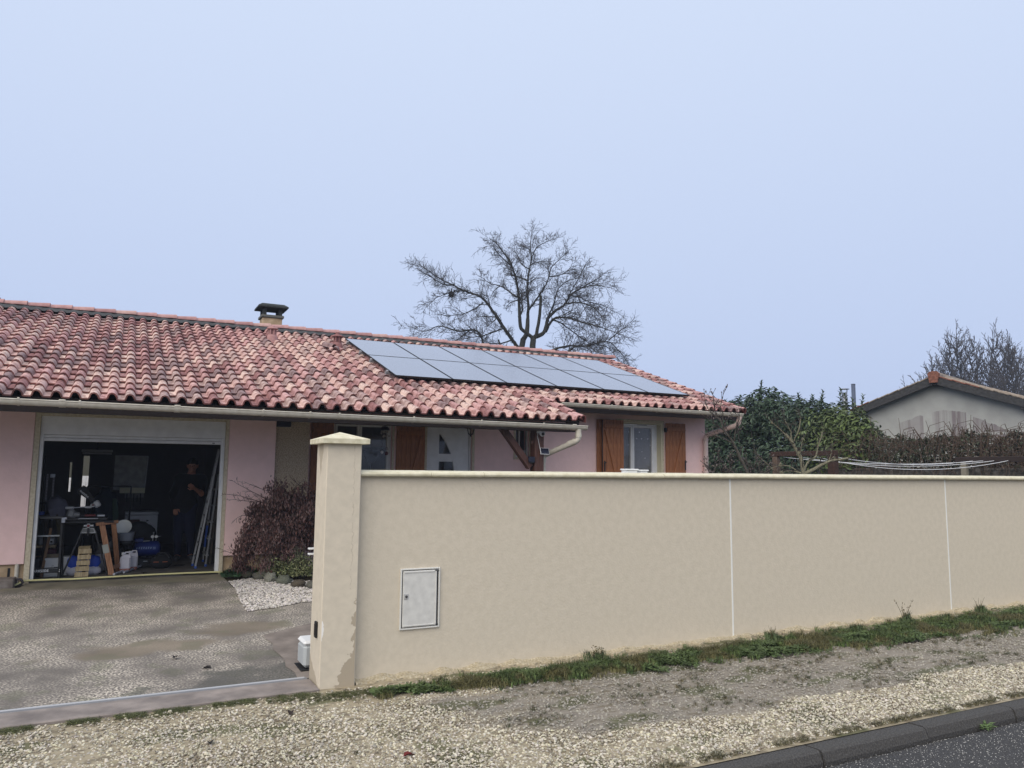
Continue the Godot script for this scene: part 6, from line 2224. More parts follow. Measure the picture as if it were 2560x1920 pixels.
# a branch that wanders, tapers and forks; o: lift (upward pull per step), wander, fork (children per step), shrink
func grow(b: MB, a: Vector3, dir: Vector3, l: float, r: float, lvl: int, g: RandomNumberGenerator, o: Dictionary) -> void:
	var steps := 3 if lvl > 0 else 2
	var p := a
	var d := dir.normalized()
	var pts := PackedVector3Array([p])
	var rs := PackedFloat32Array([r])
	for i in steps:
		d = (d + Vector3(g.randfn(), g.randfn(), g.randfn()) * float(o.wander) + Vector3(0, float(o.lift), 0)).normalized()
		p += d * l / steps
		pts.append(p)
		rs.append(maxf(r * lerpf(1.0, 0.35, float(i + 1) / steps), float(o.thin)))
		if lvl > 0:
			var n := int(o.fork) + (1 if g.randf() < float(o.fork) - int(o.fork) else 0)
			for k in n:
				var ax := d.cross(Vector3(g.randfn(), g.randfn(), g.randfn())).normalized()
				var d2 := d.rotated(ax, g.randf_range(0.45, 1.0) * float(o.get("open", 1.0)))
				grow(b, p - d * l / steps * g.randf() * 0.7, d2, l * g.randf_range(0.45, 0.75) * float(o.get("shrink", 1.0)), maxf(r * 0.55, float(o.thin)), lvl - 1, g, o)
	if o.has("tips") and lvl == 0:
		o.tips.append([p, d])
	b.tube(pts, rs, 5 if r > 0.02 else (4 if r > 0.008 else 3), false)

# a limb through given points, smoothed, with twigs along its outer part
func limb(tr: MB, tw: MB, pts: Array, r0: float, r1: float, g: RandomNumberGenerator, o: Dictionary, step: float, tl: float, lvl: int, from := 0.3, sides := 7) -> void:
	var c := Curve3D.new()
	for i in pts.size():
		var t: Vector3 = (pts[mini(i + 1, pts.size() - 1)] - pts[maxi(i - 1, 0)]) / 6.0
		c.add_point(pts[i], -t, t)
	var l := c.get_baked_length()
	var n := maxi(3, int(l / maxf(step, 0.04)))
	var q := PackedVector3Array()
	var rs := PackedFloat32Array()
	for i in n + 1:
		var f := float(i) / n
		q.append(c.sample_baked(l * f, true) + Vector3(g.randfn(), g.randfn(), g.randfn()) * step * 0.05)
		rs.append(lerpf(r0, r1, pow(f, 0.8)))
	tr.tube(q, rs, sides, true)
	if tl <= 0.0:
		return
	for i in range(int(n * from), n + 1):
		var d := (q[mini(i + 1, n)] - q[maxi(i - 1, 0)]).normalized()
		var ax := d.cross(Vector3(g.randfn(), g.randfn(), g.randfn())).normalized()
		var f := float(i) / n
		grow(tw, q[i], d.rotated(ax, g.randf_range(0.3, 1.15) if i < n else 0.1), tl * g.randf_range(0.55, 1.15) * lerpf(1.0, 0.75, f), maxf(rs[i] * 0.4, float(o.thin)) if rs[i] < 0.05 else 0.022, lvl, g, o)

# ---------------------------------------------------------------- bed in front of the house
func front_garden() -> void:
	var r := rng(301)
	# white gravel
	var bed := PackedVector2Array([Vector2(1.50, -11.60), Vector2(1.90, -11.75), Vector2(2.75, -11.0), Vector2(2.75, -9.75), Vector2(2.10, -9.72), Vector2(1.78, -9.53), Vector2(1.43, -9.40), Vector2(1.45, -10.1), Vector2(1.50, -10.85)])
	sheet("gravel_bed", bed, func(_x: float, z: float) -> float: return gy(z) + 0.004, mat(Color(0.62, 0.585, 0.545), 0.95, noise("bedn", 302, 0.2, Color(0.4, 0.38, 0.36), Color(1, 1, 1), 256, 2), 0.5))
	var xs: Array[Transform3D] = []
	var cs := PackedColorArray()
	while xs.size() < 5200:
		var q := Vector2(r.randf_range(1.4, 2.75), r.randf_range(-11.8, -9.38))
		if not Geometry2D.is_point_in_polygon(q, bed):
			continue
		var s := r.randf_range(0.008, 0.019)
		xs.append(Transform3D(turned(r, 0.5).scaled(Vector3.ONE * s), Vector3(q.x, gy(q.y) + 0.006 + s * 0.25, q.y)))
		var v := r.randf_range(0.30, 0.66)
		cs.append(Color(v, v * r.randf_range(0.90, 0.96), v * r.randf_range(0.80, 0.92)) * (0.55 if r.randf() < 0.12 else 1.0))
	var gr := many("white_gravel", stone_mesh(11), M.stone, xs, cs)
	tag(gr, "white gravel filling the bed edge beside the drive", "gravel")
	# edging stones
	var rocks := [[1.93, -11.62, 0.10, 0.075, "grey rough edging rock nearest the green juniper"], [2.02, -11.36, 0.10, 0.085, "pale pointed edging rock in the front bed"], [2.16, -11.14, 0.10, 0.075, "rounded greenish edging rock in the front bed"], [2.31, -10.86, 0.10, 0.06, "flat brownish edging rock beside the rounded one"], [2.45, -10.68, 0.09, 0.06, "square grey edging rock close to the gate pillar"], [2.10, -11.9, 0.13, 0.11, "large mossy rock behind the edging at the foot of the maple"], [1.80, -11.86, 0.09, 0.07, "dark mossy rock at the juniper's edge"]]
	for k in rocks.size():
		var o: Array = rocks[k]
		var b := MB.new()
		b.lump(Vector3.ZERO, Vector3(o[2], o[3], o[2] * 0.85), 40 + k, 0.35, 2, 1.4)
		var m := tag(obj("edging_rock", b, mat([Color(0.44, 0.43, 0.41), Color(0.62, 0.61, 0.58), Color(0.47, 0.48, 0.44), Color(0.40, 0.36, 0.32), Color(0.45, 0.44, 0.42), Color(0.43, 0.42, 0.39), Color(0.33, 0.33, 0.29)][k], 0.95, noise("rock", 303, 0.05, Color(0.5, 0.52, 0.45), Color(1, 1, 1), 256, 5), 0.25)), o[4], "rock", "rocks edging the front bed")
		m.position = Vector3(o[0], gy(o[1]) + o[3] * 0.55, o[1])
		m.rotation.y = k * 1.3
	# low green juniper
	var ju := thing("juniper", "low bright green juniper at the foot of the pink wall", "shrub", Vector3(1.72, gy(-12.05), -12.02))
	xs = []
	cs = PackedColorArray()
	for i in 520:
		var a := r.randf() * TAU
		var d := sqrt(r.randf())
		var bs := Basis(Vector3.UP, a) * Basis(Vector3.RIGHT, -r.randf_range(0.1, 0.9))
		xs.append(Transform3D(bs.scaled(Vector3.ONE * r.randf_range(0.7, 1.3)), Vector3(cos(a) * 0.27 * d, r.randf_range(0.01, 0.13) * (1.2 - d), sin(a) * 0.16 * d)))
		var v := r.randf_range(0.55, 1.25)
		cs.append(Color(0.045, 0.115, 0.045) * v)
	many("foliage", blades_mesh(8, 9, 0.09, 0.05, 0.006), M.leaf, xs, cs, ju)
	# variegated shrub
	var va := thing("variegated_shrub", "cream and green variegated shrub behind the edging rocks", "shrub", Vector3(2.42, gy(-11.6), -11.60))
	xs = []
	cs = PackedColorArray()
	var wood_b := MB.new()
	for i in 26:
		var a := r.randf() * TAU
		wood_b.rod(Vector3.ZERO, Vector3(cos(a) * r.randf_range(0.15, 0.42), r.randf_range(0.15, 0.42), sin(a) * r.randf_range(0.08, 0.2)), 0.006, 0.002, 4)
	obj("stems", wood_b, M.twig, va)
	for i in 2600:
		var q := Vector3(r.randfn() * 0.22, absf(r.randfn()) * 0.15 + 0.05, r.randfn() * 0.12)
		if q.y > 0.46 - absf(q.x + 0.1) * 0.5 or absf(q.x) > 0.55:
			continue
		xs.append(Transform3D(turned(r, 1.2).scaled(Vector3.ONE * r.randf_range(0.7, 1.25)), q))
		var t := r.randf()
		cs.append(Color(0.33, 0.33, 0.17).lerp(Color(0.10, 0.14, 0.05), t) * r.randf_range(0.7, 1.15))
	many("foliage", leaf_mesh(0.034, 0.017), M.leaf, xs, cs, va)
	# Japanese maple with withered leaves
	var ma := thing("dwarf_maple", "dwarf maple hung with withered red brown leaves before the stone wall", "maple", Vector3(2.24, gy(-11.85), -11.85))
	var g := rng(305)
	var tr := MB.new()
	var tw := MB.new()
	var tips: Array = []
	var o := {"lift": -0.02, "wander": 0.16, "fork": 1.7, "thin": 0.0022, "tips": tips}
	var hub := Vector3(-0.03, 0.62, 0)
	limb(tr, tw, [Vector3(-0.10, -0.03, 0), Vector3(-0.06, 0.20, 0.02), Vector3(0.02, 0.40, 0), hub], 0.030, 0.022, g, o, 0.05, 0.0, 0)
	limb(tr, tw, [Vector3(0.02, -0.03, 0.0), Vector3(0.10, 0.22, 0.0), Vector3(0.08, 0.55, 0.02), Vector3(0.16, 0.80, 0.0)], 0.022, 0.014, g, o, 0.05, 0.0, 0)
	var ends := [Vector3(-0.48, 0.50, 0.10), Vector3(-0.52, 0.28, 0.0), Vector3(-0.40, 0.75, 0.12), Vector3(-0.30, 0.98, 0.0), Vector3(-0.10, 1.10, 0.1), Vector3(0.12, 1.22, 0.0), Vector3(0.38, 1.16, 0.05), Vector3(0.45, 0.85, 0.15), Vector3(0.42, 0.5, 0.12), Vector3(-0.10, 0.65, 0.40), Vector3(0.2, 0.9, 0.36), Vector3(-0.25, 0.40, 0.34), Vector3(0.10, 1.0, -0.25), Vector3(-0.2, 0.85, -0.25), Vector3(0.0, 0.45, 0.36), Vector3(-0.42, 0.62, -0.1), Vector3(0.30, 1.02, 0.25)]
	for e in ends:
		var m1: Vector3 = hub.lerp(e, 0.45) + Vector3(0, 0.14, 0)
		limb(tr, tw, [hub, m1, e], 0.014, 0.005, g, o, 0.06, 0.26, 2, 0.25, 5)
	# bare wands reaching over the wall on the left
	var bare := MB.new()
	var ob := {"lift": 0.01, "wander": 0.10, "fork": 0.6, "thin": 0.0022}
	for e in [[Vector3(-0.30, 1.08, 0.05), Vector3(-0.62, 1.17, 0.05), Vector3(-0.80, 1.20, 0.05)], [Vector3(-0.10, 1.05, 0.05), Vector3(-0.42, 1.22, 0.02), Vector3(-0.68, 1.36, 0.0)], [Vector3(-0.12, 1.05, 0.0), Vector3(-0.45, 1.09, 0.02), Vector3(-0.72, 1.12, 0.0)], [Vector3(0.05, 1.02, 0.0), Vector3(0.0, 1.20, 0.02), Vector3(-0.28, 1.26, 0.0), Vector3(-0.50, 1.34, 0.0)], [Vector3(0.05, 1.02, 0.0), Vector3(0.10, 1.22, 0.0), Vector3(0.20, 1.32, 0.0)], [Vector3(0.30, 1.10, 0.0), Vector3(0.28, 1.26, 0.0), Vector3(0.14, 1.40, 0.0)], [Vector3(-0.42, 0.45, 0.1), Vector3(-0.66, 0.36, 0.1), Vector3(-0.82, 0.42, 0.1)], [Vector3(-0.36, 0.85, 0.1), Vector3(-0.55, 0.90, 0.1), Vector3(-0.64, 0.86, 0.1)]]:
		limb(bare, bare, e, 0.007, 0.0025, g, ob, 0.06, 0.12, 1, 0.3, 5)
	obj("trunk", tr, M.bark, ma)
	tw.v.append_array(bare.v)
	tw.n.append_array(bare.n)
	tw.u.append_array(bare.u)
	var tws := obj("twigs", tw, mat(Color(0.26, 0.19, 0.19), 0.9), ma)
	tws.set_meta("kind", "stuff")
	xs = []
	cs = PackedColorArray()
	for t in tips:
		for k in 3:
			var q: Vector3 = t[0] + Vector3(g.randfn(), g.randfn(), g.randfn()) * 0.035
			if q.y < 0.12:
				continue
			var bs := Basis(Vector3.UP, g.randf() * TAU) * Basis(Vector3.RIGHT, PI / 2 + g.randf_range(-0.5, 0.5))
			xs.append(Transform3D(bs.scaled(Vector3.ONE * g.randf_range(0.6, 1.2)), q))
			cs.append(Color(0.125, 0.055, 0.048).lerp(Color(0.085, 0.055, 0.05), g.randf()) * g.randf_range(0.65, 1.35))
	many("leaves", leaf_mesh(0.052, 0.020, 0.5, 0.2), M.leaf, xs, cs, ma)

# ---------------------------------------------------------------- garden to the right, seen over the wall
func side_garden() -> void:
	var r := rng(401)
	# concrete panel fence along the boundary
	var fence := thing("concrete_fence", "weathered dark concrete panel fence at the end of the garden", "fence", Vector3(15.0, 0, 0))
	var z := -18.8
	while z < -4.5:
		var b := MB.new()
		b.span(-0.06, 0.06, -0.2, 1.90, z - 0.065, z + 0.065, 0.008)
		var po := obj("post", b, M.old_concrete, fence)
		b = MB.new()
		b.span(-0.075, 0.075, 1.90, 1.925, z - 0.08, z + 0.08, 0.008)
		obj("post_cap", b, M.old_concrete, po)
		for k in 4:
			b = MB.new()
			b.span(-0.022, 0.022, 0.03 + k * 0.455, 0.03 + k * 0.455 + 0.448, z + 0.066, z + 1.834, 0.006)
			b.span(-0.032, -0.0225, 0.03 + k * 0.455 + 0.405, 0.03 + k * 0.455 + 0.447, z + 0.066, z + 1.834, 0.004)
			obj("panel", b, M.old_concrete, fence)
		z += 1.90
	# big laurel hedge, clump by clump
	var hed := thing("laurel_hedge", "tall dark green laurel hedge beyond the right end of the house", "hedge", Vector3(15.6, 0, -15.5))
	var xs: Array[Transform3D] = []
	var cs := PackedColorArray()
	var sb := MB.new()
	var clumps := [[-3.4, 3.1, 0.9], [-2.6, 3.35, 0.9], [-1.9, 3.45, 0.85], [-1.2, 3.45, 0.8], [-0.6, 3.55, 0.85], [0.15, 3.75, 0.75], [0.85, 3.45, 0.8], [1.5, 3.35, 0.75], [2.1, 3.2, 0.7], [-1.6, 2.5, 1.1], [-0.4, 2.5, 1.1], [0.8, 2.5, 1.1], [1.9, 2.4, 1.0], [-2.8, 2.3, 1.1]]
	laurel(r, clumps, xs, cs, Color(0.028, 0.058, 0.030), 1900)
	for k in 30:
		var q := Vector3(r.randf_range(-0.4, 0.4), 0, r.randf_range(-3.2, 2.6))
		sb.rod(q, q + Vector3(r.randf_range(-0.4, 0.4), r.randf_range(2.2, 3.2), r.randf_range(-0.4, 0.4)), 0.03, 0.01, 5)
	# leading shoots that stand above the top
	for sh in [[0.10, 4.16, 0.75], [-0.05, 3.9, 0.5], [-2.3, 3.86, 0.45], [-1.35, 3.80, 0.4], [-3.1, 3.7, 0.4], [-0.7, 3.85, 0.35], [0.35, 3.95, 0.45], [1.35, 3.75, 0.4], [1.9, 3.65, 0.35], [2.25, 3.55, 0.4], [-1.75, 3.7, 0.3]]:
		var base := Vector3(r.randf_range(-0.35, 0.0), sh[1] - sh[2], sh[0])
		var tip := Vector3(base.x + r.randf_range(-0.1, 0.1), sh[1], sh[0] + r.randf_range(-0.12, 0.12))
		sb.rod(base, tip, 0.010, 0.004, 5)
		for k in int(sh[2] * 44.0):
			var t: float = (k + 0.5) / (sh[2] * 44.0)
			var bs := Basis(Vector3.UP, k * 2.4 + r.randf() * 0.6) * Basis(Vector3.RIGHT, -lerpf(0.35, 1.05, t))
			xs.append(Transform3D(bs.scaled(Vector3.ONE * lerpf(1.15, 0.8, t)), base.lerp(tip, t)))
			cs.append(Color(0.030, 0.060, 0.034) * r.randf_range(0.6, 1.35))
	obj("stems", sb, M.twig, hed)
	many("leaves", leaf_mesh(0.135, 0.050, 0.3, 0.12), M.leaf, xs, cs, hed)
	# paler laurel at its right end
	var hp := thing("pale_laurel", "paler yellow green laurel at the right end of the tall hedge", "shrub", Vector3(15.35, 0, -12.75))
	xs = []
	cs = PackedColorArray()
	laurel(r, [[-0.55, 3.05, 0.65], [0.05, 3.15, 0.65], [0.45, 2.9, 0.5], [-0.2, 2.55, 0.75], [0.5, 2.45, 0.6]], xs, cs, Color(0.085, 0.120, 0.030), 1700)
	sb = MB.new()
	for sh in [[-0.50, 3.72, 0.45], [0.05, 3.72, 0.45], [0.48, 3.45, 0.45], [0.62, 3.52, 0.5], [0.25, 3.60, 0.35]]:
		var base := Vector3(-0.1, sh[1] - sh[2], sh[0])
		var tip := Vector3(r.randf_range(-0.2, 0.0), sh[1], sh[0] + r.randf_range(-0.08, 0.08))
		sb.rod(base, tip, 0.009, 0.004, 5)
		for k in int(sh[2] * 36.0):
			var t: float = (k + 0.5) / (sh[2] * 36.0)
			xs.append(Transform3D((Basis(Vector3.UP, k * 2.4) * Basis(Vector3.RIGHT, -lerpf(0.35, 1.05, t))).scaled(Vector3.ONE * lerpf(1.1, 0.75, t)), base.lerp(tip, t)))
			cs.append(Color(0.06, 0.09, 0.035) * r.randf_range(0.6, 1.3))
	for k in 10:
		sb.rod(Vector3(0, 0, r.randf_range(-0.5, 0.6)), Vector3(r.randf_range(-0.3, 0.3), 2.8, r.randf_range(-0.6, 0.7)), 0.025, 0.008, 5)
	obj("stems", sb, M.twig, hp)
	many("leaves", leaf_mesh(0.135, 0.050, 0.3, 0.12), M.leaf, xs, cs, hp)
	# overgrown hedge of ivy and dead bramble hanging over the fence
	var br := thing("bramble_hedge", "overgrown hedge of dark ivy and dead brown brambles spilling over the fence", "hedge", Vector3(15.3, 0, -10.2))
	xs = []
	cs = PackedColorArray()
	sb = MB.new()
	var hn := FastNoiseLite.new()
	hn.seed = 12
	hn.frequency = 0.8
	for i in 11500:
		var zz := r.randf_range(-2.6, 4.2)
		var top := 2.52 + 0.22 * hn.get_noise_1d(zz * 2.0) + 0.12 * hn.get_noise_1d(zz * 7.0) + clampf(-1.2 - zz, 0.0, 2.0) * 0.35 - clampf(zz - 1.0, 0.0, 3.0) * 0.08
		var y := lerpf(1.80, top, pow(r.randf(), 0.7))
		var x := -0.55 * sqrt(r.randf()) * clampf((top - y) * 3.0, 0.25, 1.0) + 0.22
		xs.append(Transform3D(turned(r, 1.3).scaled(Vector3.ONE * r.randf_range(0.6, 1.25)), Vector3(x, y, zz)))
		var dead := smoothstep(-0.5, 1.5, zz + hn.get_noise_2d(zz * 2.0, y * 3.0) * 1.6)
		cs.append((Color(0.045, 0.058, 0.030) if r.randf() > dead * 0.8 else Color(0.095, 0.068, 0.048)) * r.randf_range(0.55, 1.3))
	for i in 620:
		var zz := r.randf_range(-2.2, 4.2)
		var a := Vector3(r.randf_range(-0.35, 0.2), r.randf_range(1.7, 2.5), zz)
		var d := r.randf_range(-0.6, 0.6)
		var up := r.randf_range(0.05, 0.32) * (1.4 if absf(zz - 0.75) < 0.5 else 1.0)
		sb.tube(PackedVector3Array([a, a + Vector3(-0.10, up, d * 0.35), a + Vector3(-0.22, up * 0.8, d * 0.75), a + Vector3(-0.30, -0.15, d)]), PackedFloat32Array([0.007, 0.006, 0.005, 0.003]), 4, false)
	for sp in [[-1.75, 3.05], [-1.0, 2.95], [-0.30, 2.86], [0.32, 2.88], [0.55, 2.92], [1.9, 2.70], [2.6, 2.6], [0.9, 2.75]]:
		sb.tube(PackedVector3Array([Vector3(0, 2.1, sp[0]), Vector3(0.02, 2.5, sp[0] + 0.02), Vector3(-0.01, sp[1], sp[0] + r.randf_range(-0.08, 0.12))]), PackedFloat32Array([0.009, 0.007, 0.004]), 5, false)
	var brs := obj("dead_stems", sb, mat(Color(0.30, 0.245, 0.205), 0.95), br)
	brs.set_meta("kind", "stuff")
	many("leaves", leaf_mesh(0.070, 0.040, 0.3, 0.1), M.leaf, xs, cs, br)
	# sprig of laurel at the right edge
	var spg := thing("laurel_sprig", "small laurel sprig in front of the neighbour's wall at the far right", "shrub", Vector3(15.2, 0, -8.65))
	sb = MB.new()
	sb.rod(Vector3(0, 0, 0), Vector3(0, 2.5, 0), 0.02, 0.006, 5)
	obj("stem", sb, M.twig, spg)
	xs = []
	cs = PackedColorArray()
	for k in 16:
		xs.append(Transform3D((Basis(Vector3.UP, k * 2.4) * Basis(Vector3.RIGHT, -0.5)).scaled(Vector3.ONE * 0.9), Vector3(0, 2.15 + k * 0.026, 0)))
		cs.append(Color(0.04, 0.065, 0.035) * r.randf_range(0.7, 1.3))
	many("leaves", leaf_mesh(0.13, 0.05), M.leaf, xs, cs, spg)
	# clothes line frames with four lines
	var rust := mat(Color(0.285, 0.195, 0.165), 0.85, noise("rustw", 402, 0.04, Color(0.55, 0.52, 0.5), Color(1, 1, 1), 256, 5), 0.4)
	var worn := wood(Color(0.42, 0.36, 0.32), 403)
	var fa := thing("clothes_line_stand", "brown wooden clothes line frame in front of the laurel hedge", "clothes frame", Vector3(10.7, 0, 0))
	var b2 := MB.new()
	b2.span(-0.05, 0.05, -0.1, 2.01, -10.40, -10.29, 0.006)
	obj("far_post", b2, worn, fa)
	b2 = MB.new()
	b2.span(-0.06, 0.06, -0.1, 2.01, -9.16, -9.03, 0.006)
	obj("near_post", b2, rust, fa)
	b2 = MB.new()
	b2.span(-0.05, 0.05, 2.013, 2.10, -10.44, -9.02, 0.006)
	obj("beam", b2, rust, fa)
	var fb := thing("clothes_line_stand", "dark wooden clothes line frame nearer the right edge", "clothes frame", Vector3(14.3, 0, 0))
	b2 = MB.new()
	b2.span(-0.045, 0.045, -0.1, 1.95, -9.19, -9.09, 0.006)
	obj("far_post", b2, mat(Color(0.50, 0.48, 0.43), 0.9), fb)
	b2 = MB.new()
	b2.span(-0.045, 0.045, -0.1, 1.95, -7.60, -7.50, 0.006)
	obj("near_post", b2, worn, fb)
	b2 = MB.new()
	b2.span(-0.05, 0.05, 1.953, 2.05, -9.30, -7.46, 0.006)
	obj("beam", b2, mat(Color(0.17, 0.13, 0.12), 0.9), fb)
	var sag := [0.09, 0.13, 0.19, 0.10]
	for k in 4:
		var a := Vector3(10.72, 2.00, -10.20 + k * 0.36)
		var e := Vector3(14.26, 1.975, [-8.75, -8.55, -8.30, -8.95][k])
		var pts: Array = []
		for i in 17:
			var t := i / 16.0
			pts.append(a.lerp(e, t) - Vector3(0, sag[k] * 4.0 * t * (1.0 - t), 0))
		b2 = MB.new()
		b2.path(pts, 0.0055, 6)
		tag(obj("clothes_line", b2, mat(Color(0.82, 0.83, 0.85), 0.5)), "white sagging clothes line between the wooden frames, %s of four from the far posts" % ["first", "second", "third", "last"][k], "clothes line", "clothes lines between the frames")
	# leafless magnolia with fat buds
	var mg := thing("bare_magnolia", "leafless magnolia with fat buds by the right corner of the house", "tree", Vector3(8.22, 0, -8.5))
	var g := rng(410)
	var tr := MB.new()
	var tw := MB.new()
	var tips: Array = []
	var o := {"lift": 0.10, "wander": 0.14, "fork": 0.9, "thin": 0.0035, "tips": tips, "open": 0.8}
	var k0 := 0.00098
	var P := func(x: float, y: float, d: float) -> Vector3: return Vector3((x - 690.0) * k0 * 0.90 + d * 0.35, 1.695 + (1450.0 - y) * k0, (x - 690.0) * k0 * 0.42 - d * 0.8)
	limb(tr, tw, [Vector3(0.12, 0.0, 0), Vector3(0.06, 1.0, 0), P.call(690, 1450, 0), P.call(620, 1300, 0), P.call(540, 1120, 0), P.call(480, 1000, 0)], 0.032, 0.021, g, o, 0.08, 0.0, 1)
	for q in [[0.020, 0.010, [[480, 1000, 0], [400, 870, 0.0], [350, 810, 0.02], [325, 690, 0.03], [300, 640, 0.05], [240, 600, 0.06]], 0.22], [0.013, 0.006, [[350, 810, 0.02], [260, 745, 0.0], [150, 690, -0.05]], 0.22], [0.012, 0.006, [[480, 1000, 0], [340, 920, 0.05], [220, 880, 0.08]], 0.2], [0.014, 0.007, [[490, 960, 0], [495, 820, -0.06], [500, 740, -0.08], [545, 660, -0.1], [540, 560, -0.1]], 0.2], [0.010, 0.005, [[325, 690, 0.03], [330, 540, 0.0], [300, 430, 0.0], [330, 300, 0.0]], 0.2], [0.009, 0.004, [[300, 640, 0.05], [215, 470, 0.05], [200, 330, 0.05]], 0.18], [0.008, 0.004, [[240, 600, 0.06], [120, 460, 0.08], [85, 330, 0.1]], 0.16], [0.011, 0.005, [[620, 1300, 0], [660, 1210, 0.1], [740, 1330, 0.1]], 0.18]]:
		var pts: Array = []
		for w in q[2]:
			pts.append(P.call(w[0], w[1], w[2]))
		limb(tr, tw, pts, q[0], q[1], g, o, 0.07, q[3], 1, 0.25, 5)
	# upright shoots from the base
	for sx in [-560, -540, -500, -330, -290, -260, -200, -150, 60, 110, 190, 240, 300]:
		var x: float = 690.0 + sx
		var h := g.randf_range(120, 300)
		limb(tr, tw, [P.call(x + 20, 1750, g.randf() * 0.3), P.call(x, 1500, g.randf() * 0.3), P.call(x + g.randf_range(-50, 40), 1480 - h, g.randf() * 0.3)], 0.007, 0.004, g, o, 0.07, 0.14, 1, 0.4, 5)
	limb(tr, tw, [P.call(830, 1600, -0.2), P.call(800, 1420, -0.2), P.call(760, 1250, -0.2), P.call(730, 1050, -0.2)], 0.009, 0.004, g, o, 0.1, 0.08, 0, 0.7, 5)
	obj("trunk", tr, mat(Color(0.36, 0.34, 0.32), 0.95, noise("bark", 43, 0.03, Color(0.5, 0.5, 0.46), Color(1, 1, 1), 256, 5), 0.3), mg)
	var mt := obj("twigs", tw, mat(Color(0.25, 0.215, 0.205), 0.95), mg)
	mt.set_meta("kind", "stuff")
	var bud := MB.new()
	bud.lump(Vector3(0, 0.5, 0), Vector3(0.35, 0.6, 0.35), 2, 0.1, 1)
	xs = []
	cs = PackedColorArray()
	for t in tips:
		var y := (t[1] as Vector3).normalized()
		var x := y.cross(Vector3.BACK).normalized()
		xs.append(Transform3D(Basis(x, y, x.cross(y)).scaled(Vector3.ONE * g.randf_range(0.016, 0.030)), t[0]))
		cs.append(Color(0.085, 0.07, 0.065) * g.randf_range(0.7, 1.6))
	many("buds", bud.mesh(), M.stone, xs, cs, mg)
	# old fruit tree crusted with lichen
	var ft := thing("lichen_tree", "gnarled bare fruit tree crusted with pale lichen before the clothes frame", "tree", Vector3(9.02, 0, -8.2))
	g = rng(420)
	tr = MB.new()
	tw = MB.new()
	o = {"lift": 0.03, "wander": 0.22, "fork": 1.0, "thin": 0.004}
	var Q := func(x: float, y: float, d: float) -> Vector3: return Vector3((x - 1610.0) * 0.00100 * 0.90 + d * 0.35, 1.69 + (1460.0 - y) * 0.00100, (x - 1610.0) * 0.00100 * 0.42 - d * 0.8)
	for q in [[0.055, 0.038, [[1640, 3100, 0], [1600, 2000, 0], [1610, 1460, 0]], 0.0], [0.034, 0.022, [[1610, 1500, 0], [1600, 1330, 0], [1570, 1180, 0.02], [1500, 1050, 0.04], [1450, 950, 0.04], [1370, 865, 0.05]], 0.14], [0.013, 0.006, [[1450, 950, 0.04], [1450, 860, 0.02], [1435, 810, 0.0], [1390, 740, 0.0], [1350, 640, 0.0]], 0.2], [0.012, 0.006, [[1480, 960, 0], [1520, 860, -0.05], [1560, 720, -0.05], [1570, 600, -0.05]], 0.2], [0.010, 0.005, [[1370, 865, 0.05], [1260, 760, 0.05], [1140, 650, 0.05]], 0.16], [0.034, 0.015, [[1610, 1460, 0], [1740, 1385, -0.03], [1850, 1320, -0.06], [1960, 1265, -0.08], [2080, 1240, -0.1], [2230, 1215, -0.12]], 0.16], [0.018, 0.008, [[1620, 1400, 0], [1700, 1260, 0.04], [1830, 1190, 0.06], [1860, 1050, 0.06], [1910, 920, 0.06], [1940, 820, 0.06]], 0.18], [0.011, 0.005, [[1570, 1180, 0.02], [1590, 1020, 0.0], [1610, 940, 0.0]], 0.14], [0.012, 0.005, [[1610, 1450, 0.0], [1480, 1400, 0.1], [1330, 1420, 0.15]], 0.16], [0.010, 0.005, [[1600, 1440, 0.1], [1400, 1330, 0.1], [1220, 1345, 0.1], [1060, 1430, 0.1]], 0.14], [0.009, 0.004, [[1960, 1265, -0.08], [2000, 1160, -0.08], [2010, 1080, -0.08]], 0.12], [0.009, 0.004, [[1230, 1400, 0.2], [1110, 1280, 0.2], [1000, 1190, 0.2]], 0.14]]:
		var pts: Array = []
		for w in q[2]:
			pts.append(Q.call(w[0], w[1], w[2]))
		limb(tr, tw, pts, q[0], q[1], g, o, 0.06, q[3], 1, 0.2, 6)
	for k in 46:
		var i := g.randi() % (tr.v.size() - 3)
		var pz := tr.v[i]
		if pz.y > 1.6:
			tr.lump(pz, Vector3.ONE * g.randf_range(0.008, 0.022), k, 0.5, 1, 2.0)
	obj("trunk", tr, M.lichen, ft)
	var fts := obj("twigs", tw, mat(Color(0.29, 0.27, 0.245), 0.95), ft)
	fts.set_meta("kind", "stuff")

# leaves filling clumps given as [z, y, radius]: denser towards the outside, tilted outward
func laurel(r: RandomNumberGenerator, clumps: Array, xs: Array[Transform3D], cs: PackedColorArray, c: Color, per: int) -> void:
	for k in clumps:
		var rad: float = k[2]
		for i in int(per * rad * rad * 1.6):
			var d := Vector3(r.randfn(), r.randfn(), r.randfn()).normalized()
			var q: Vector3 = d * rad * pow(r.randf(), 0.33) * Vector3(0.85, 0.95, 1.0)
			var p := Vector3(0, k[1] - rad * 0.55, k[0]) + q
			var y := (d + Vector3(0, 0.5, 0) + Vector3(r.randfn(), r.randfn(), r.randfn()) * 0.35).normalized()
			var zz := (Vector3(r.randfn(), r.randfn() + 0.4, r.randfn())).normalized()
			zz = (zz - y * zz.dot(y)).normalized()
			xs.append(Transform3D(Basis(y.cross(zz), y, zz).scaled(Vector3.ONE * r.randf_range(0.7, 1.25)), p))
			cs.append(c.lerp(Color(0.05, 0.075, 0.04), r.randf() * 0.5) * r.randf_range(0.55, 1.45))

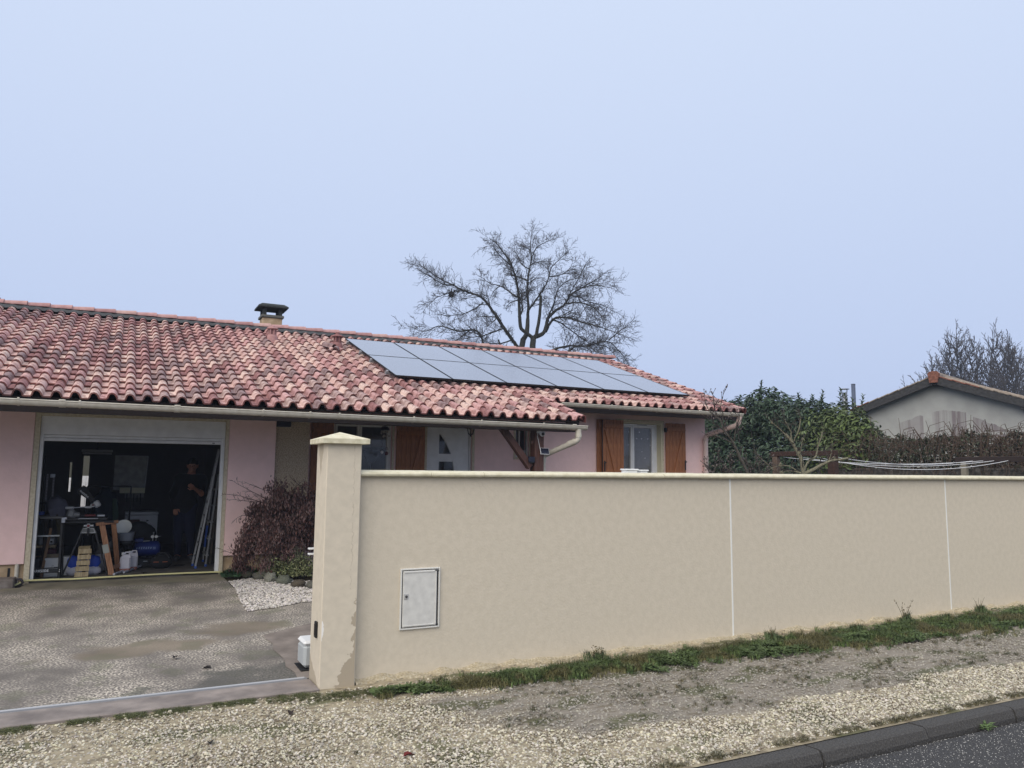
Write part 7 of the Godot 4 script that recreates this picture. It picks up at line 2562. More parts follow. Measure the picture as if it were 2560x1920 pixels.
# ---------------------------------------------------------------- neighbour's house at the far right
func neighbour() -> void:
	var n := thing("neighbour_house", "grey rendered neighbour house with stained gable and low tiled roof", "house", Vector3(20.0, 0, -13.5), deg_to_rad(18.0))
	var ay := 4.36
	var sl := 0.362
	# gable wall with streaks of grime
	var s1 := patch_noise(501, 0.02, 512, 256, 5)
	var s2 := patch_noise(502, 0.06, 512, 8, 3)
	var tex := picture(512, 256, func(i: int, j: int) -> Color:
		var z := -2.8 + 5.6 * i / 511.0
		var y := 4.5 - 3.0 * j / 255.0
		var g := s1[j * 512 + i] / 255.0 - 0.5
		var v := s2[2 * 512 + i] / 255.0
		var c := Color(0.620, 0.625, 0.615) * (1.0 + 0.10 * g)
		var grime := 0.0
		# three fields: a tall one in the middle, a fainter one to the left, a wedge to the right
		if z > -0.19 and z < 0.66 and y < 3.50 - absf(z - 0.1) * 0.14 + 0.05 * g and y > 2.50:
			grime = 0.40 + 0.55 * smoothstep(0.42, 0.72, v) - 0.35 * smoothstep(0.5, 0.2, v) + g * 0.5
			if z > 0.3:
				grime *= smoothstep(2.5, 2.9, y + v * 0.6)
		elif z > -1.15 and z < -0.42 and y < 3.36 - absf(z + 0.5) * 0.32 + 0.1 * g and y > 2.5:
			grime = (0.30 + 0.3 * smoothstep(0.45, 0.7, v) + g * 0.5) * smoothstep(-1.2, -0.8, z)
		elif z > 0.82 and z < 1.60 and y < 3.31 - (z - 0.82) * 0.52 + 0.12 * g and y > 2.66:
			grime = 0.55 + 0.3 * smoothstep(0.45, 0.7, v) + g * 0.6
			if y > 2.80 and y < 2.86:
				grime *= 0.2
		if y < 3.0 and z > 0.15 and z < 0.62 and v > 0.60:
			grime = maxf(grime, 0.95 * smoothstep(0.60, 0.66, v) * smoothstep(2.55, 2.65, y) * smoothstep(3.05, 2.9, y))
		return c.lerp(Color(0.40, 0.36, 0.375), clampf(grime, 0.0, 1.0) * 0.75))
	var wm := StandardMaterial3D.new()
	wm.albedo_texture = tex
	wm.roughness = 0.95
	wm.texture_repeat = false
	var b := MB.new()
	var X := 0.28
	var zl := -2.08
	var zr := 2.45
	var face := [[zl, -0.3], [zl, ay + zl * sl - 0.02], [0.0, ay - 0.02], [zr, ay - zr * sl - 0.02], [zr, -0.3]]
	var uv := func(p: Array) -> Vector2: return Vector2((p[0] + 2.8) / 5.6, (4.5 - p[1]) / 3.0)
	for t in [[0, 1, 2], [0, 2, 4], [2, 3, 4]]:
		var q: Array = []
		for k in t:
			q.append(face[k])
		b.tri(Vector3(X, q[0][1], q[0][0]), Vector3(X, q[1][1], q[1][0]), Vector3(X, q[2][1], q[2][0]), Vector3.LEFT, Vector3.LEFT, Vector3.LEFT, uv.call(q[0]), uv.call(q[1]), uv.call(q[2]))
	obj("gable_wall", b, wm, n)
	part("side_wall", mat(Color(0.56, 0.565, 0.56), 0.95), n, [[X + 0.01, 12.0, -0.3, ay + zl * sl - 0.05, zl, zl + 0.2], [X + 0.01, 12.0, -0.3, ay - zr * sl - 0.05, zr - 0.2, zr]])
	# roof: slabs, barge boards, stepped edge tiles
	var gm := mat(Color(0.275, 0.275, 0.28), 0.9, noise("barge", 503, 0.03, Color(0.55, 0.55, 0.55), Color(1, 1, 1), 256, 5), 0.7)
	var tile_c := mat(Color(0.66, 0.62, 0.57), 0.9, noise("ntile", 504, 0.03, Color(0.55, 0.5, 0.48), Color(1, 1, 1), 256, 5), 0.6)
	var red := mat(Color(0.60, 0.40, 0.33), 0.85, noise("ntile", 504, 0.03, Color(0.55, 0.5, 0.48), Color(1, 1, 1), 256, 5), 0.6)
	var roof := Node3D.new()
	put(roof, "roof", n)
	var ca := cos(atan(sl))
	for s in [-1.0, 1.0]:
		var dn := Vector3(0, -sl, s).normalized()
		var up := Vector3(0, ca, s * sl * ca)
		var bs := Basis(Vector3.RIGHT, up, Vector3.RIGHT.cross(up))
		var len := (2.20 if s < 0.0 else 2.60) / ca
		b = MB.new()
		b.box(Vector3(6.0, ay - 0.02, 0) + dn * len * 0.5 + up * 0.03, Vector3(12.0, 0.05, len), bs)
		obj("roof_slab", b, gm, roof)
		b = MB.new()
		b.box(Vector3(-0.015, ay - 0.03, 0) + dn * (len * 0.5 + 0.06) - up * 0.02, Vector3(0.045, 0.20, len - 0.10), bs, 0.006)
		obj("barge_board", b, gm, roof)
		for k in 8:
			b = MB.new()
			var st := len / 8.0
			var c := Vector3(0.15, ay + 0.065, 0) + dn * (0.12 + k * st + st * 0.5)
			b.box(c + up * 0.012, Vector3(0.40, 0.035, st + 0.03), bs * Basis(Vector3.RIGHT, 0.05 * s), 0.010)
			obj("edge_tile", b, red if (s < 0.0 and k > 5) or (s > 0.0 and k < 3) else tile_c, roof)
		b = MB.new()
		for k in 8:
			for i in 24:
				b.rod(Vector3(0.55 + i * 0.45, ay + 0.05, 0) + dn * (0.1 + k * 0.3), Vector3(0.55 + i * 0.45, ay + 0.04, 0) + dn * (0.1 + k * 0.3 + 0.33), 0.10, -1.0, 8)
		var far := obj("far_tiles", b, tile_c, roof)
		far.set_meta("kind", "stuff")
	b = MB.new()
	b.prism(PackedVector2Array([Vector2(-0.145, 0.10), Vector2(-0.10, 0.155), Vector2(0.0, 0.175), Vector2(0.10, 0.155), Vector2(0.145, 0.10), Vector2(0.10, -0.15), Vector2(-0.10, -0.15)]), 0.12, Transform3D(Basis(Vector3.BACK, Vector3.UP, Vector3.LEFT), Vector3(0.02, ay + 0.03, 0)))
	obj("ridge_end", b, red, roof)
	b = MB.new()
	b.rod(Vector3(0.03, ay + 0.08, 0), Vector3(12.0, ay + 0.08, 0), 0.125, -1.0, 14)
	obj("ridge_cap", b, tile_c, roof)
	part("purlin_end", gm, n, [[-0.01, 0.27, ay - 0.96, ay - 0.84, 1.98, 2.08], [-0.01, 0.27, ay - 0.18, ay - 0.08, -0.05, 0.05]], 0.006)
	# lean-to at the right
	b = MB.new()
	b.prism(PackedVector2Array([Vector2(-1.36, 2.48), Vector2(-5.0, 2.52), Vector2(-5.0, -0.3), Vector2(-1.36, -0.3)]), 1.4, Transform3D(Basis(Vector3(0, 0, -1), Vector3.UP, Vector3.RIGHT), Vector3(-1.2, 0, 0)))
	obj("lean_to", b, mat(Color(0.42, 0.395, 0.385), 0.9, noise("barge", 503, 0.03, Color(0.55, 0.55, 0.55), Color(1, 1, 1), 256, 5), 0.7), n)
	# steel flue behind the hedge and a thin post at the eave
	var fl := thing("steel_flue", "shiny steel flue pipe with round cowl behind the hedge", "flue", Vector3(21.0, 0, -17.30))
	b = MB.new()
	b.rod(Vector3(0, 0, 0), Vector3(0, 4.20, 0), 0.10, -1.0, 18)
	obj("pipe", b, M.steel, fl)
	b = MB.new()
	for k in 4:
		var a := TAU * k / 4.0
		b.rod(Vector3(cos(a) * 0.09, 4.20, sin(a) * 0.09), Vector3(cos(a) * 0.12, 4.46, sin(a) * 0.12), 0.008, -1.0, 5)
	b.lathe([Vector2(0.0, 4.50), Vector2(0.16, 4.475), Vector2(0.16, 4.460), Vector2(0.0, 4.460)], 18)
	b.lathe([Vector2(0.055, 4.2), Vector2(0.060, 4.35), Vector2(0.0, 4.36)], 12)
	obj("cowl", b, M.steel, fl)
	var po := thing("grey_post", "thin grey metal post by the left eave of the neighbour house", "post", Vector3(19.85, 0, -16.02))
	b = MB.new()
	b.span(-0.045, 0.045, 0.0, 4.43, -0.045, 0.045, 0.006)
	obj("shaft", b, mat(Color(0.38, 0.42, 0.50), 0.6), po)
	b = MB.new()
	b.span(-0.05, 0.05, 4.431, 4.445, -0.05, 0.05, 0.004)
	obj("end_cap", b, M.black, po)

# ---------------------------------------------------------------- bare trees
func trees() -> void:
	var oak := thing("bare_oak", "large leafless spreading oak rising behind the solar roof", "tree", Vector3(18.95, 0, -34.86), -deg_to_rad(27.04))
	var g := rng(601)
	var tr := MB.new()
	var tw := MB.new()
	var o := {"lift": 0.015, "wander": 0.15, "fork": 1.3, "thin": 0.0062, "open": 1.0, "shrink": 0.95}
	# limbs: radius at both ends, depth of both ends, then points across the crown, in hundredths of the scale k
	var k := 0.00583
	var L := [
		[32, 29, 0, 0, [1190, 2560, 1187, 1400, 1185, 1220], 0], [29, 25, 0, 0, [1185, 1220, 1190, 1150, 1195, 1085], 0],
		[30, 25, 20, 10, [1095, 2560, 1090, 1400, 1087, 1215, 1108, 1090], 0], [24, 17, 10, 40, [1108, 1090, 1138, 1030, 1145, 900], 0],
		[18, 15, 0, -60, [1195, 1085, 1130, 1045, 1080, 1000, 1070, 900], 0],
		[15, 3, -60, -160, [1070, 900, 1062, 760, 1045, 640, 1020, 540, 980, 440, 930, 380, 870, 300, 800, 255], 150],
		[10, 3, -60, 80, [1072, 900, 1095, 830, 1082, 720, 1100, 655, 1130, 640], 90],
		[9, 3, 40, 130, [1140, 540, 1060, 500, 1000, 470, 990, 380, 1010, 310], 110],
		[15, 2, 40, 60, [1145, 900, 1150, 760, 1140, 620, 1158, 430, 1176, 330, 1165, 200, 1178, 75], 140],
		[6, 2, 50, -80, [1176, 330, 1220, 250, 1300, 220, 1375, 215], 110], [6, 2, 55, 160, [1165, 250, 1110, 190, 1060, 160], 110],
		[7, 2, 50, 160, [1158, 430, 1090, 370, 1050, 270, 1020, 200], 120], [5, 2, 45, -60, [1158, 400, 1230, 390, 1300, 410], 100],
		[16, 12, 0, -60, [1215, 1075, 1240, 960, 1252, 850, 1257, 718], 0],
		[21, 15, 0, 60, [1205, 1075, 1290, 1025, 1330, 880], 0],
		[15, 3, 60, 220, [1330, 880, 1400, 805, 1480, 740, 1560, 620, 1660, 550, 1760, 480, 1850, 420], 170],
		[6, 2, 120, 260, [1540, 640, 1640, 650, 1740, 680, 1850, 690, 1950, 725], 150], [7, 2, 100, -120, [1500, 720, 1540, 640, 1590, 560, 1640, 470], 130],
		[6, 2, 180, 60, [1660, 550, 1740, 540, 1830, 560, 1920, 600], 150], [6, 2, 160, 320, [1600, 600, 1640, 650, 1700, 740, 1760, 860, 1800, 930], 140],
		[13, 2, 60, -140, [1310, 1010, 1380, 900, 1500, 905, 1640, 960, 1800, 1020, 1960, 1095], 160],
		[8, 2, 0, 200, [1360, 910, 1450, 930, 1560, 990, 1680, 1060, 1790, 1090], 150],
		[9, 2, 60, -100, [1480, 745, 1620, 750, 1720, 800, 1770, 870, 1800, 920], 150],
		[10, 2, 40, -40, [1155, 810, 1250, 680, 1320, 560, 1350, 450, 1420, 375, 1510, 300], 130],
		[7, 2, 0, 120, [1335, 520, 1430, 490, 1520, 420, 1560, 340], 130], [8, 2, 60, -160, [1330, 880, 1380, 760, 1410, 660, 1480, 610, 1560, 605], 120],
		[17, 14, 20, -40, [1065, 1180, 990, 1080, 930, 1000, 870, 910], 60],
		[14, 2, -40, -200, [870, 910, 800, 820, 720, 745, 600, 710, 480, 660, 380, 620, 280, 560, 190, 505], 150],
		[6, 2, -130, -40, [620, 712, 540, 705, 450, 715, 330, 750, 240, 830], 120], [6, 2, -160, -300, [500, 668, 420, 690, 320, 650, 210, 600], 110],
		[7, 2, -40, 120, [870, 910, 780, 890, 715, 870, 690, 850], 90], [7, 2, -60, -180, [745, 790, 680, 850, 600, 905, 500, 935, 415, 950], 130],
		[8, 2, -40, -220, [930, 1010, 830, 1065, 740, 1110, 640, 1140, 570, 1175], 130],
		[11, 2, -100, -200, [765, 1240, 750, 1150, 720, 1085, 670, 1062, 540, 1075, 380, 1040, 260, 1090, 140, 1060], 140],
		[6, 2, -150, -60, [640, 1068, 560, 1120, 480, 1160, 400, 1200], 120], [7, 2, -20, 100, [1000, 1110, 900, 1135, 810, 1125, 700, 1150, 590, 1180], 120],
		[9, 9, 60, 60, [930, 1300, 915, 1190, 880, 1085], 0], [8, 2, -40, 140, [1040, 725, 960, 650, 890, 592, 830, 625, 790, 690], 110],
		[5, 2, 40, 60, [890, 592, 800, 570, 740, 520, 690, 490], 110], [6, 2, -60, -160, [860, 930, 830, 985, 790, 1030], 80],
		[6, 2, -100, -200, [990, 470, 900, 400, 850, 360, 820, 330], 100], [5, 2, 0, 90, [1050, 740, 990, 745, 950, 770], 70],
		[13, 2, 0, 120, [1320, 1270, 1340, 1215, 1390, 1175, 1520, 1140, 1700, 1130, 1880, 1085, 2000, 1180, 2085, 1300], 150],
		[12, 2, 60, -100, [1470, 1270, 1500, 1215, 1570, 1160, 1680, 1165, 1740, 1220, 1775, 1240], 120],
		[6, 2, 0, 60, [1380, 1190, 1430, 1190, 1470, 1215], 80], [7, 2, 40, 200, [1690, 1130, 1790, 1110, 1900, 1130, 2010, 1230], 140], [6, 2, 40, -80, [1880, 1085, 1940, 1040, 2000, 1000, 2040, 980], 120]]
	for d in L:
		var pts: Array = []
		var f: Array = d[4]
		var n := f.size() / 2
		for i in n:
			var t := float(i) / maxi(1, n - 1)
			pts.append(Vector3((f[i * 2] - 1185.0) * k, 6.95 + (1373.0 - f[i * 2 + 1]) * k, -lerpf(d[2], d[3], t) * 0.01))
		limb(tr, tw, pts, d[0] * k, maxf(d[1] * k, 0.012), g, o, 0.13, d[5] * k * 1.15, 2, 0.12 if f.size() > 8 else 0.2, 8 if d[0] > 12 else 6)
	var om := mat(Color(0.255, 0.245, 0.225), 0.95, noise("oakbark", 602, 0.03, Color(0.45, 0.48, 0.40), Color(1, 1, 1), 256, 5), 0.9)
	obj("trunk", tr, om, oak)
	var ot := obj("twigs", tw, mat(Color(0.205, 0.19, 0.185), 0.95), oak)
	ot.set_meta("kind", "stuff")
	var nest := thing("hornet_nest", "round dark hornet nest hanging in the left crown of the oak", "nest", Vector3(15.0, 10.83, -36.45))
	var b := MB.new()
	b.lump(Vector3.ZERO, Vector3(0.135, 0.165, 0.135), 5, 0.12, 2)
	obj("shell", b, mat(Color(0.20, 0.19, 0.185), 0.95), nest)
	b = MB.new()
	b.rod(Vector3(0, 0.14, 0), Vector3(0.03, 0.32, 0), 0.03)
	obj("stalk", b, mat(Color(0.20, 0.19, 0.185), 0.95), nest)

	# row of tall bare trees far off at the right
	var spec := [[65.9, -44.1, 12.9, "slender bare tree at the left end of the far row", 1], [66.9, -43.6, 15.0, "bare tree of the far row directly left of the tallest", 2], [67.9, -43.0, 16.2, "tallest bare tree of the far row, above the neighbour's ridge", 3], [69.2, -42.6, 15.3, "bare tree of the far row directly right of the tallest", 4], [70.3, -41.9, 16.0, "second tallest bare tree of the far row, right of the middle", 5], [71.5, -41.3, 15.2, "bare tree of the far row right of the second tallest", 6], [73.2, -40.0, 14.3, "broad bare tree at the right end of the far row", 7], [64.6, -44.2, 10.6, "low bare tree in front of the far row on the left", 8], [62.0, -35.0, 12.4, "nearer bare tree at the right edge of the photograph", 9]]
	for s in spec:
		var t := thing("bare_tree", s[3], "tree", Vector3(s[0], 0, s[1]), 0.0, "bare trees far off at the right")
		g = rng(620 + s[4])
		tr = MB.new()
		tw = MB.new()
		var h: float = s[2]
		var oo := {"lift": 0.13, "wander": 0.10, "fork": 1.6, "thin": 0.016, "open": 0.75, "shrink": 0.9}
		var stem: Array = []
		for i in 6:
			stem.append(Vector3(g.randfn() * 0.14 * i * 0.4, h * 0.94 * i / 5.0, g.randfn() * 0.14 * i * 0.4))
		limb(tr, tw, stem, 0.19, 0.02, g, oo, 0.4, 1.1, 1, 0.45, 7)
		for i in 28:
			var y0 := h * lerpf(0.30, 0.84, i / 27.0)
			var a := i * 2.4 + g.randf() * 0.8
			var c := (stem[0] as Vector3).lerp(stem[5], y0 / (h * 0.94))
			c.y = y0
			var rad := lerpf(2.5, 0.5, i / 27.0) * g.randf_range(0.75, 1.15)
			var top := minf(h * 0.98, y0 + rad * g.randf_range(1.3, 2.0))
			limb(tr, tw, [c, c + Vector3(cos(a) * rad * 0.6, (top - y0) * 0.35, sin(a) * rad * 0.6), Vector3(c.x + cos(a) * rad, top, c.z + sin(a) * rad)], 0.07, 0.018, g, oo, 0.34, 1.0, 1, 0.12, 5)
		obj("trunk", tr, mat(Color(0.23, 0.22, 0.215), 0.95), t)
		var tt := obj("twigs", tw, mat(Color(0.24, 0.22, 0.215), 0.95), t)
		tt.set_meta("kind", "stuff")
	# tip of an evergreen behind the ridge at the left edge
	var ev := thing("evergreen_tip", "drooping evergreen tip above the roof ridge at the left edge", "tree", Vector3(-5.2, 0, -35.5))
	g = rng(650)
	tr = MB.new()
	var xs: Array[Transform3D] = []
	var cs := PackedColorArray()
	tr.rod(Vector3(0, 0, 0), Vector3(0.1, 8.2, 0), 0.14, 0.02, 7)
	for i in 34:
		var y0 := 5.6 + i * 0.082
		var a := g.randf() * TAU if i % 3 != 0 else g.randf_range(-0.5, 0.5)
		var l := lerpf(1.7, 0.75, i / 33.0)
		var p0 := Vector3(0.05, y0, 0)
		var p1 := p0 + Vector3(cos(a) * l * 0.6, 0.22, sin(a) * l * 0.6)
		var p2 := p0 + Vector3(cos(a) * l, -0.10, sin(a) * l)
		tr.tube(PackedVector3Array([p0, p1, p2]), PackedFloat32Array([0.03, 0.018, 0.008]), 5, false)
		for j in 12:
			var t := 0.35 + 0.65 * j / 11.0
			var q := p1.lerp(p2, (t - 0.35) / 0.65)
			xs.append(Transform3D((Basis(Vector3.UP, -a + PI / 2 + g.randf_range(-0.8, 0.8)) * Basis(Vector3.RIGHT, g.randf_range(0.2, 1.0))).scaled(Vector3.ONE * g.randf_range(0.8, 1.3)), q))
			cs.append(Color(0.05, 0.058, 0.045) * g.randf_range(0.6, 1.3))
	obj("trunk", tr, M.twig, ev)
	many("sprays", leaf_mesh(0.26, 0.035, 0.2, 0.25), M.leaf, xs, cs, ev)

# ---------------------------------------------------------------- gravel, grass and litter on the verge
func verge_cover() -> void:
	var r := rng(701)
	var xs: Array = [[], [], []]
	var cs: Array = [PackedColorArray(), PackedColorArray(), PackedColorArray()]
	var t3: Array = []
	for k in 3:
		var e: Array[Transform3D] = []
		t3.append(e)
	var tries := 0
	var got := 0
	while got < 60000 and tries < 200000:
		tries += 1
		var z := r.randf_range(-6.13, -3.72)
		var x := r.randf_range(-0.13 * absf(z) - 0.1, minf(1.86 * absf(z), 12.2))
		# more, finer stones near; the strip by the wall and the earth patch carry few
		var d := dirt_at(x, z)
		var keep := lerpf(1.0, 0.34, smoothstep(0.22, 0.62, d))
		keep *= 0.35 + 0.65 * smoothstep(-6.12, -5.75 + clampf(x - 1.8, 0.0, 8.0) * 0.04, z)
		if r.randf() > keep:
			continue
		if Vector2((x - 1.75) / 0.42, (z + 5.80) / 0.15).length() < 1.0 and r.randf() < 0.75:
			continue
		var big := r.randf()
		var s := lerpf(0.0050, 0.0125, big * big) * (1.5 if r.randf() < 0.04 else 1.0)
		var k := got % 3
		t3[k].append(Transform3D(turned(r, 0.5).scaled(Vector3.ONE * s), Vector3(x, s * r.randf_range(0.0, 0.45) + 0.002, z)))
		var v := r.randf_range(0.27, 0.62)
		var c := Color(v, v * r.randf_range(0.89, 0.95), v * r.randf_range(0.66, 0.82))
		if r.randf() < 0.20:
			c = Color(0.22, 0.185, 0.14) * r.randf_range(0.6, 1.2)
		c = c.lerp(Color(0.25, 0.235, 0.21), smoothstep(0.3, 0.7, d) * 0.72)
		cs[k].append(c)
		got += 1
	var gv := Node3D.new()
	put(gv, "gravel")
	tag(gv, "cream limestone gravel scattered over the verge", "gravel").set_meta("kind", "stuff")
	for k in 3:
		many("stones", stone_mesh(21 + k), M.stone, t3[k], cs[k], gv)
	# strip of grass and weeds under the wall, thin tufts across the earth
	var tall := blades_mesh(31, 12, 0.095, 0.055, 0.0042)
	var low := blades_mesh(32, 14, 0.055, 0.06, 0.0045)
	var dry := blades_mesh(33, 13, 0.075, 0.07, 0.0032)
	var herb := herb_mesh()
	var sets: Array = []
	for k in 4:
		var e: Array[Transform3D] = []
		sets.append([e, PackedColorArray()])
	var wob := FastNoiseLite.new()
	wob.seed = 14
	wob.frequency = 0.55
	wob.fractal_octaves = 3
	var n := 0
	while n < 34000:
		n += 1
		var x := 1.85 + 9.9 * pow(r.randf(), 0.85)
		var mid := -5.83 + 0.024 * (x - 1.85) + 0.05 * wob.get_noise_1d(x * 3.0)
		var wid := (0.095 + 0.030 * clampf(x - 2.0, 0.0, 7.0)) * (1.0 + 0.45 * wob.get_noise_1d(x * 5.0 + 90.0))
		if x < 2.3:
			wid *= 0.75
		var z := mid + r.randfn() * wid * 0.55
		if z < -6.16 or wob.get_noise_2d(x * 4.0, z * 9.0) < -0.14:
			continue
		var lush := wob.get_noise_2d(x * 2.2 + 30.0, z * 4.0)
		var k := 0
		var c := Color(0.105, 0.155, 0.048)
		if lush > 0.08:
			k = 3
			c = Color(0.078, 0.120, 0.034)
		elif lush < -0.16 or r.randf() < 0.12:
			k = 2
			c = Color(0.185, 0.175, 0.075)
		elif r.randf() < 0.5:
			k = 1
			c = Color(0.075, 0.125, 0.040)
		var s := r.randf_range(0.55, 1.25)
		sets[k][0].append(Transform3D(Basis(Vector3.UP, r.randf() * TAU).scaled(Vector3(s, s * r.randf_range(0.7, 1.2), s)), Vector3(x, 0.004, z)))
		sets[k][1].append(c * r.randf_range(0.6, 1.35))
	# thin tufts on the bare earth, along the kerb and by the threshold
	n = 0
	while n < 9000:
		n += 1
		var z := r.randf_range(-5.75, -3.71)
		var x := r.randf_range(-0.7, 11.0)
		var kerbside := smoothstep(-3.86, -3.72, z) * smoothstep(2.2, 3.4, x)
		var p := smoothstep(0.35, 0.8, dirt_at(x, z)) * smoothstep(0.02, 0.32, wob.get_noise_2d(x * 2.6 + 11.0, z * 5.0)) * 0.85
		p = maxf(p, kerbside * 0.8)
		if x < 1.8:
			p = maxf(p, 0.10 * smoothstep(0.15, 0.35, wob.get_noise_2d(x * 3.0, z * 3.0 + 50.0)))
		if r.randf() > p:
			continue
		var k := 2 if r.randf() < 0.6 + 0.3 * kerbside else 1
		var s := r.randf_range(0.35, 0.85)
		sets[k][0].append(Transform3D(Basis(Vector3.UP, r.randf() * TAU).scaled(Vector3(s, s * 0.75, s)), Vector3(x, 0.004, z)))
		sets[k][1].append((Color(0.19, 0.165, 0.09) if k == 2 else Color(0.115, 0.135, 0.055)) * r.randf_range(0.6, 1.3))
	for i in 1500:
		var x := r.randf_range(2.2, 9.0)
		if wob.get_noise_1d(x * 6.0 + 200.0) < -0.10:
			continue
		var s := r.randf_range(0.35, 0.75)
		sets[2][0].append(Transform3D(Basis(Vector3.UP, r.randf() * TAU).scaled(Vector3(s, s * 0.6, s)), Vector3(x, 0.004, -3.715 - absf(r.randfn()) * 0.035)))
		sets[2][1].append(Color(0.20, 0.18, 0.095) * r.randf_range(0.6, 1.3))
	# mossy grass along the threshold strip and round the pillar foot
	n = 0
	while n < 1500:
		n += 1
		var x := r.randf_range(-0.75, 1.95)
		var z := -6.13 + absf(r.randfn()) * (0.05 + 0.05 * smoothstep(0.8, 1.3, x)) + smoothstep(1.35, 1.6, x) * 0.10
		if wob.get_noise_2d(x * 6.0, 77.0) < -0.12 - 0.3 * smoothstep(0.7, 1.2, x):
			continue
		var s := r.randf_range(0.25, 0.6)
		sets[1][0].append(Transform3D(Basis(Vector3.UP, r.randf() * TAU).scaled(Vector3(s, s * 0.8, s)), Vector3(x, 0.004, z)))
		sets[1][1].append(Color(0.150, 0.165, 0.065) * r.randf_range(0.6, 1.4))
	var ga := Node3D.new()
	put(ga, "grass")
	tag(ga, "grass, clover and dry tufts growing at the foot of the street wall", "grass").set_meta("kind", "stuff")
	var ms := [tall, low, dry, herb]
	for k in 4:
		many(["blades", "short_blades", "dry_blades", "clover"][k], ms[k], M.blade, sets[k][0], sets[k][1], ga)
	# taller weeds standing against the wall
	for w in [[6.05, -5.98, 0.16, "clump of taller dry grass against the wall near the first white joint"], [8.10, -5.98, 0.26, "leggy weed with brown seed heads against the wall before the second joint"], [7.2, -5.92, 0.13, "dense green weed at the wall between the two white joints"], [9.55, -6.02, 0.2, "wispy grass at the foot of the second white joint"], [3.95, -6.0, 0.16, "thin stem with small white flower near the middle of the wall"]]:
		var wd := thing("weed", w[3], "weed", Vector3(w[0], 0.0, w[1]), 0.0, "weeds along the wall")
		var st := MB.new()
		var rr := rng(int(w[0] * 100))
		for i in 9:
			var a := rr.randf() * TAU
			var h: float = w[2] * rr.randf_range(0.6, 1.1)
			var tip := Vector3(cos(a) * h * 0.4, h, sin(a) * h * 0.25)
			st.tube(PackedVector3Array([Vector3.ZERO, tip * Vector3(0.4, 0.55, 0.4), tip]), PackedFloat32Array([0.0028, 0.002, 0.0012]), 4, false)
			if w[2] > 0.2 or w[0] < 4.0:
				for q in 3:
					st.lump(tip + Vector3(rr.randfn(), rr.randfn(), rr.randfn()) * 0.008, Vector3.ONE * 0.005, q, 0.3, 0)
		obj("stems", st, mat(Color(0.33, 0.30, 0.20), 0.9), wd)
		var e: Array[Transform3D] = []
		var ec := PackedColorArray()
		for i in 26:
			e.append(Transform3D(Basis(Vector3.UP, rr.randf() * TAU).scaled(Vector3.ONE * rr.randf_range(0.8, 1.5) * (0.6 + w[2] * 2.0)), Vector3(rr.randfn() * 0.05, rr.randf() * w[2] * 0.25, rr.randfn() * 0.03)))
			ec.append(Color(0.085, 0.125, 0.050) * rr.randf_range(0.6, 1.3))
		many("blades", tall, M.blade, e, ec, wd)
	# weed in the gutter of the kerb
	var kw := thing("kerb_weed", "small leafy weed growing in the joint at the foot of the kerb", "weed", Vector3(5.60, -0.085, -3.52))
	var e2: Array[Transform3D] = []
	var c2 := PackedColorArray()
	for i in 46:
		e2.append(Transform3D((Basis(Vector3.UP, r.randf() * TAU) * Basis(Vector3.RIGHT, r.randf_range(-0.9, 0.1))).scaled(Vector3.ONE * r.randf_range(0.6, 1.2)), Vector3(r.randfn() * 0.03, 0.005 + r.randf() * 0.025, r.randfn() * 0.012)))
		c2.append(Color(0.10, 0.155, 0.055) * r.randf_range(0.6, 1.4))
	many("leaves", leaf_mesh(0.045, 0.016), M.blade, e2, c2, kw)
	var ks := MB.new()
	ks.rod(Vector3(0, -0.01, 0), Vector3(0.0, 0.02, 0), 0.005, 0.004, 5)
	obj("stem", ks, M.twig, kw)
	# loose chippings on the carriageway beside the kerb
	var gx: Array[Transform3D] = []
	var gc := PackedColorArray()
	for i in 4200:
		var x := r.randf_range(2.6, 8.5)
		var z := -3.53 + absf(r.randfn()) * 0.35
		var s := r.randf_range(0.0020, 0.0046)
		gx.append(Transform3D(turned(r, 0.5).scaled(Vector3.ONE * s), Vector3(x, -0.085 + s * 0.3, z)))
		var v := r.randf_range(0.12, 0.50)
		gc.append(Color(v, v * 0.98, v * 0.94))
	tag(many("road_chippings", stone_mesh(27), M.stone, gx, gc), "pale stone chippings loose on the road by the kerb", "chippings")
	# litter
	for q in [[Vector3(1.62, 0.012, -4.55), Color(0.40, 0.12, 0.10), "small red dead leaf lying on the gravel", "leaf"], [Vector3(0.55, gy(-8.0) + 0.006, -7.55), Color(0.12, 0.09, 0.085), "dark dead leaf lying on the drive", "leaf"], [Vector3(0.62, 0.012, -5.25), Color(0.10, 0.08, 0.07), "black dead leaf on the gravel left of the pillar", "leaf"], [Vector3(1.20, 0.010, -5.72), Color(0.16, 0.11, 0.09), "brown dead leaf on the gravel below the pillar", "leaf"], [Vector3(0.82, gy(-7.2) + 0.006, -7.15), Color(0.10, 0.085, 0.08), "curled dark leaf on the drive near the gate rail", "leaf"]]:
		var lf := MeshInstance3D.new()
		lf.mesh = leaf_mesh(0.085, 0.045, 0.35, 0.1)
		lf.material_override = mat(q[1], 0.8)
		put(lf, "dead_leaf")
		lf.position = q[0]
		lf.rotation.y = (q[0] as Vector3).x * 5.0
		tag(lf, q[2], q[3])

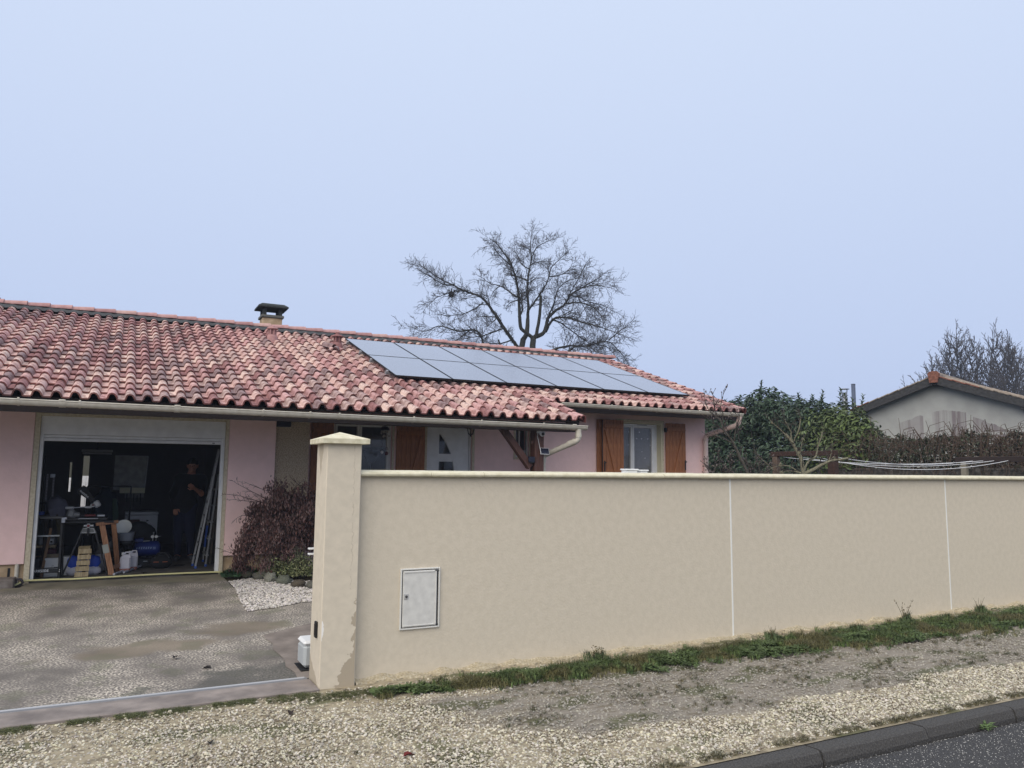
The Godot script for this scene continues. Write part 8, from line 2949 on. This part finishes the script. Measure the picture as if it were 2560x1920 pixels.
func herb_mesh() -> ArrayMesh:
	var b := MB.new()
	var r := rng(34)
	for i in 16:
		var a := r.randf() * TAU
		var c := Vector3(cos(a), 0, sin(a)) * r.randf_range(0.005, 0.045) + Vector3(0, r.randf_range(0.012, 0.042), 0)
		var d := Vector3(cos(a + 0.5), r.randf_range(-0.3, 0.5), sin(a + 0.5)).normalized()
		var s := d.cross(Vector3.UP).normalized()
		var l := r.randf_range(0.009, 0.016)
		var n := (Vector3.UP + d * 0.3).normalized()
		b.tri(c - d * l, c + s * l * 0.7, c + d * l, n, n, n)
		b.tri(c - d * l, c + d * l, c - s * l * 0.7, n, n, n)
	return b.mesh()
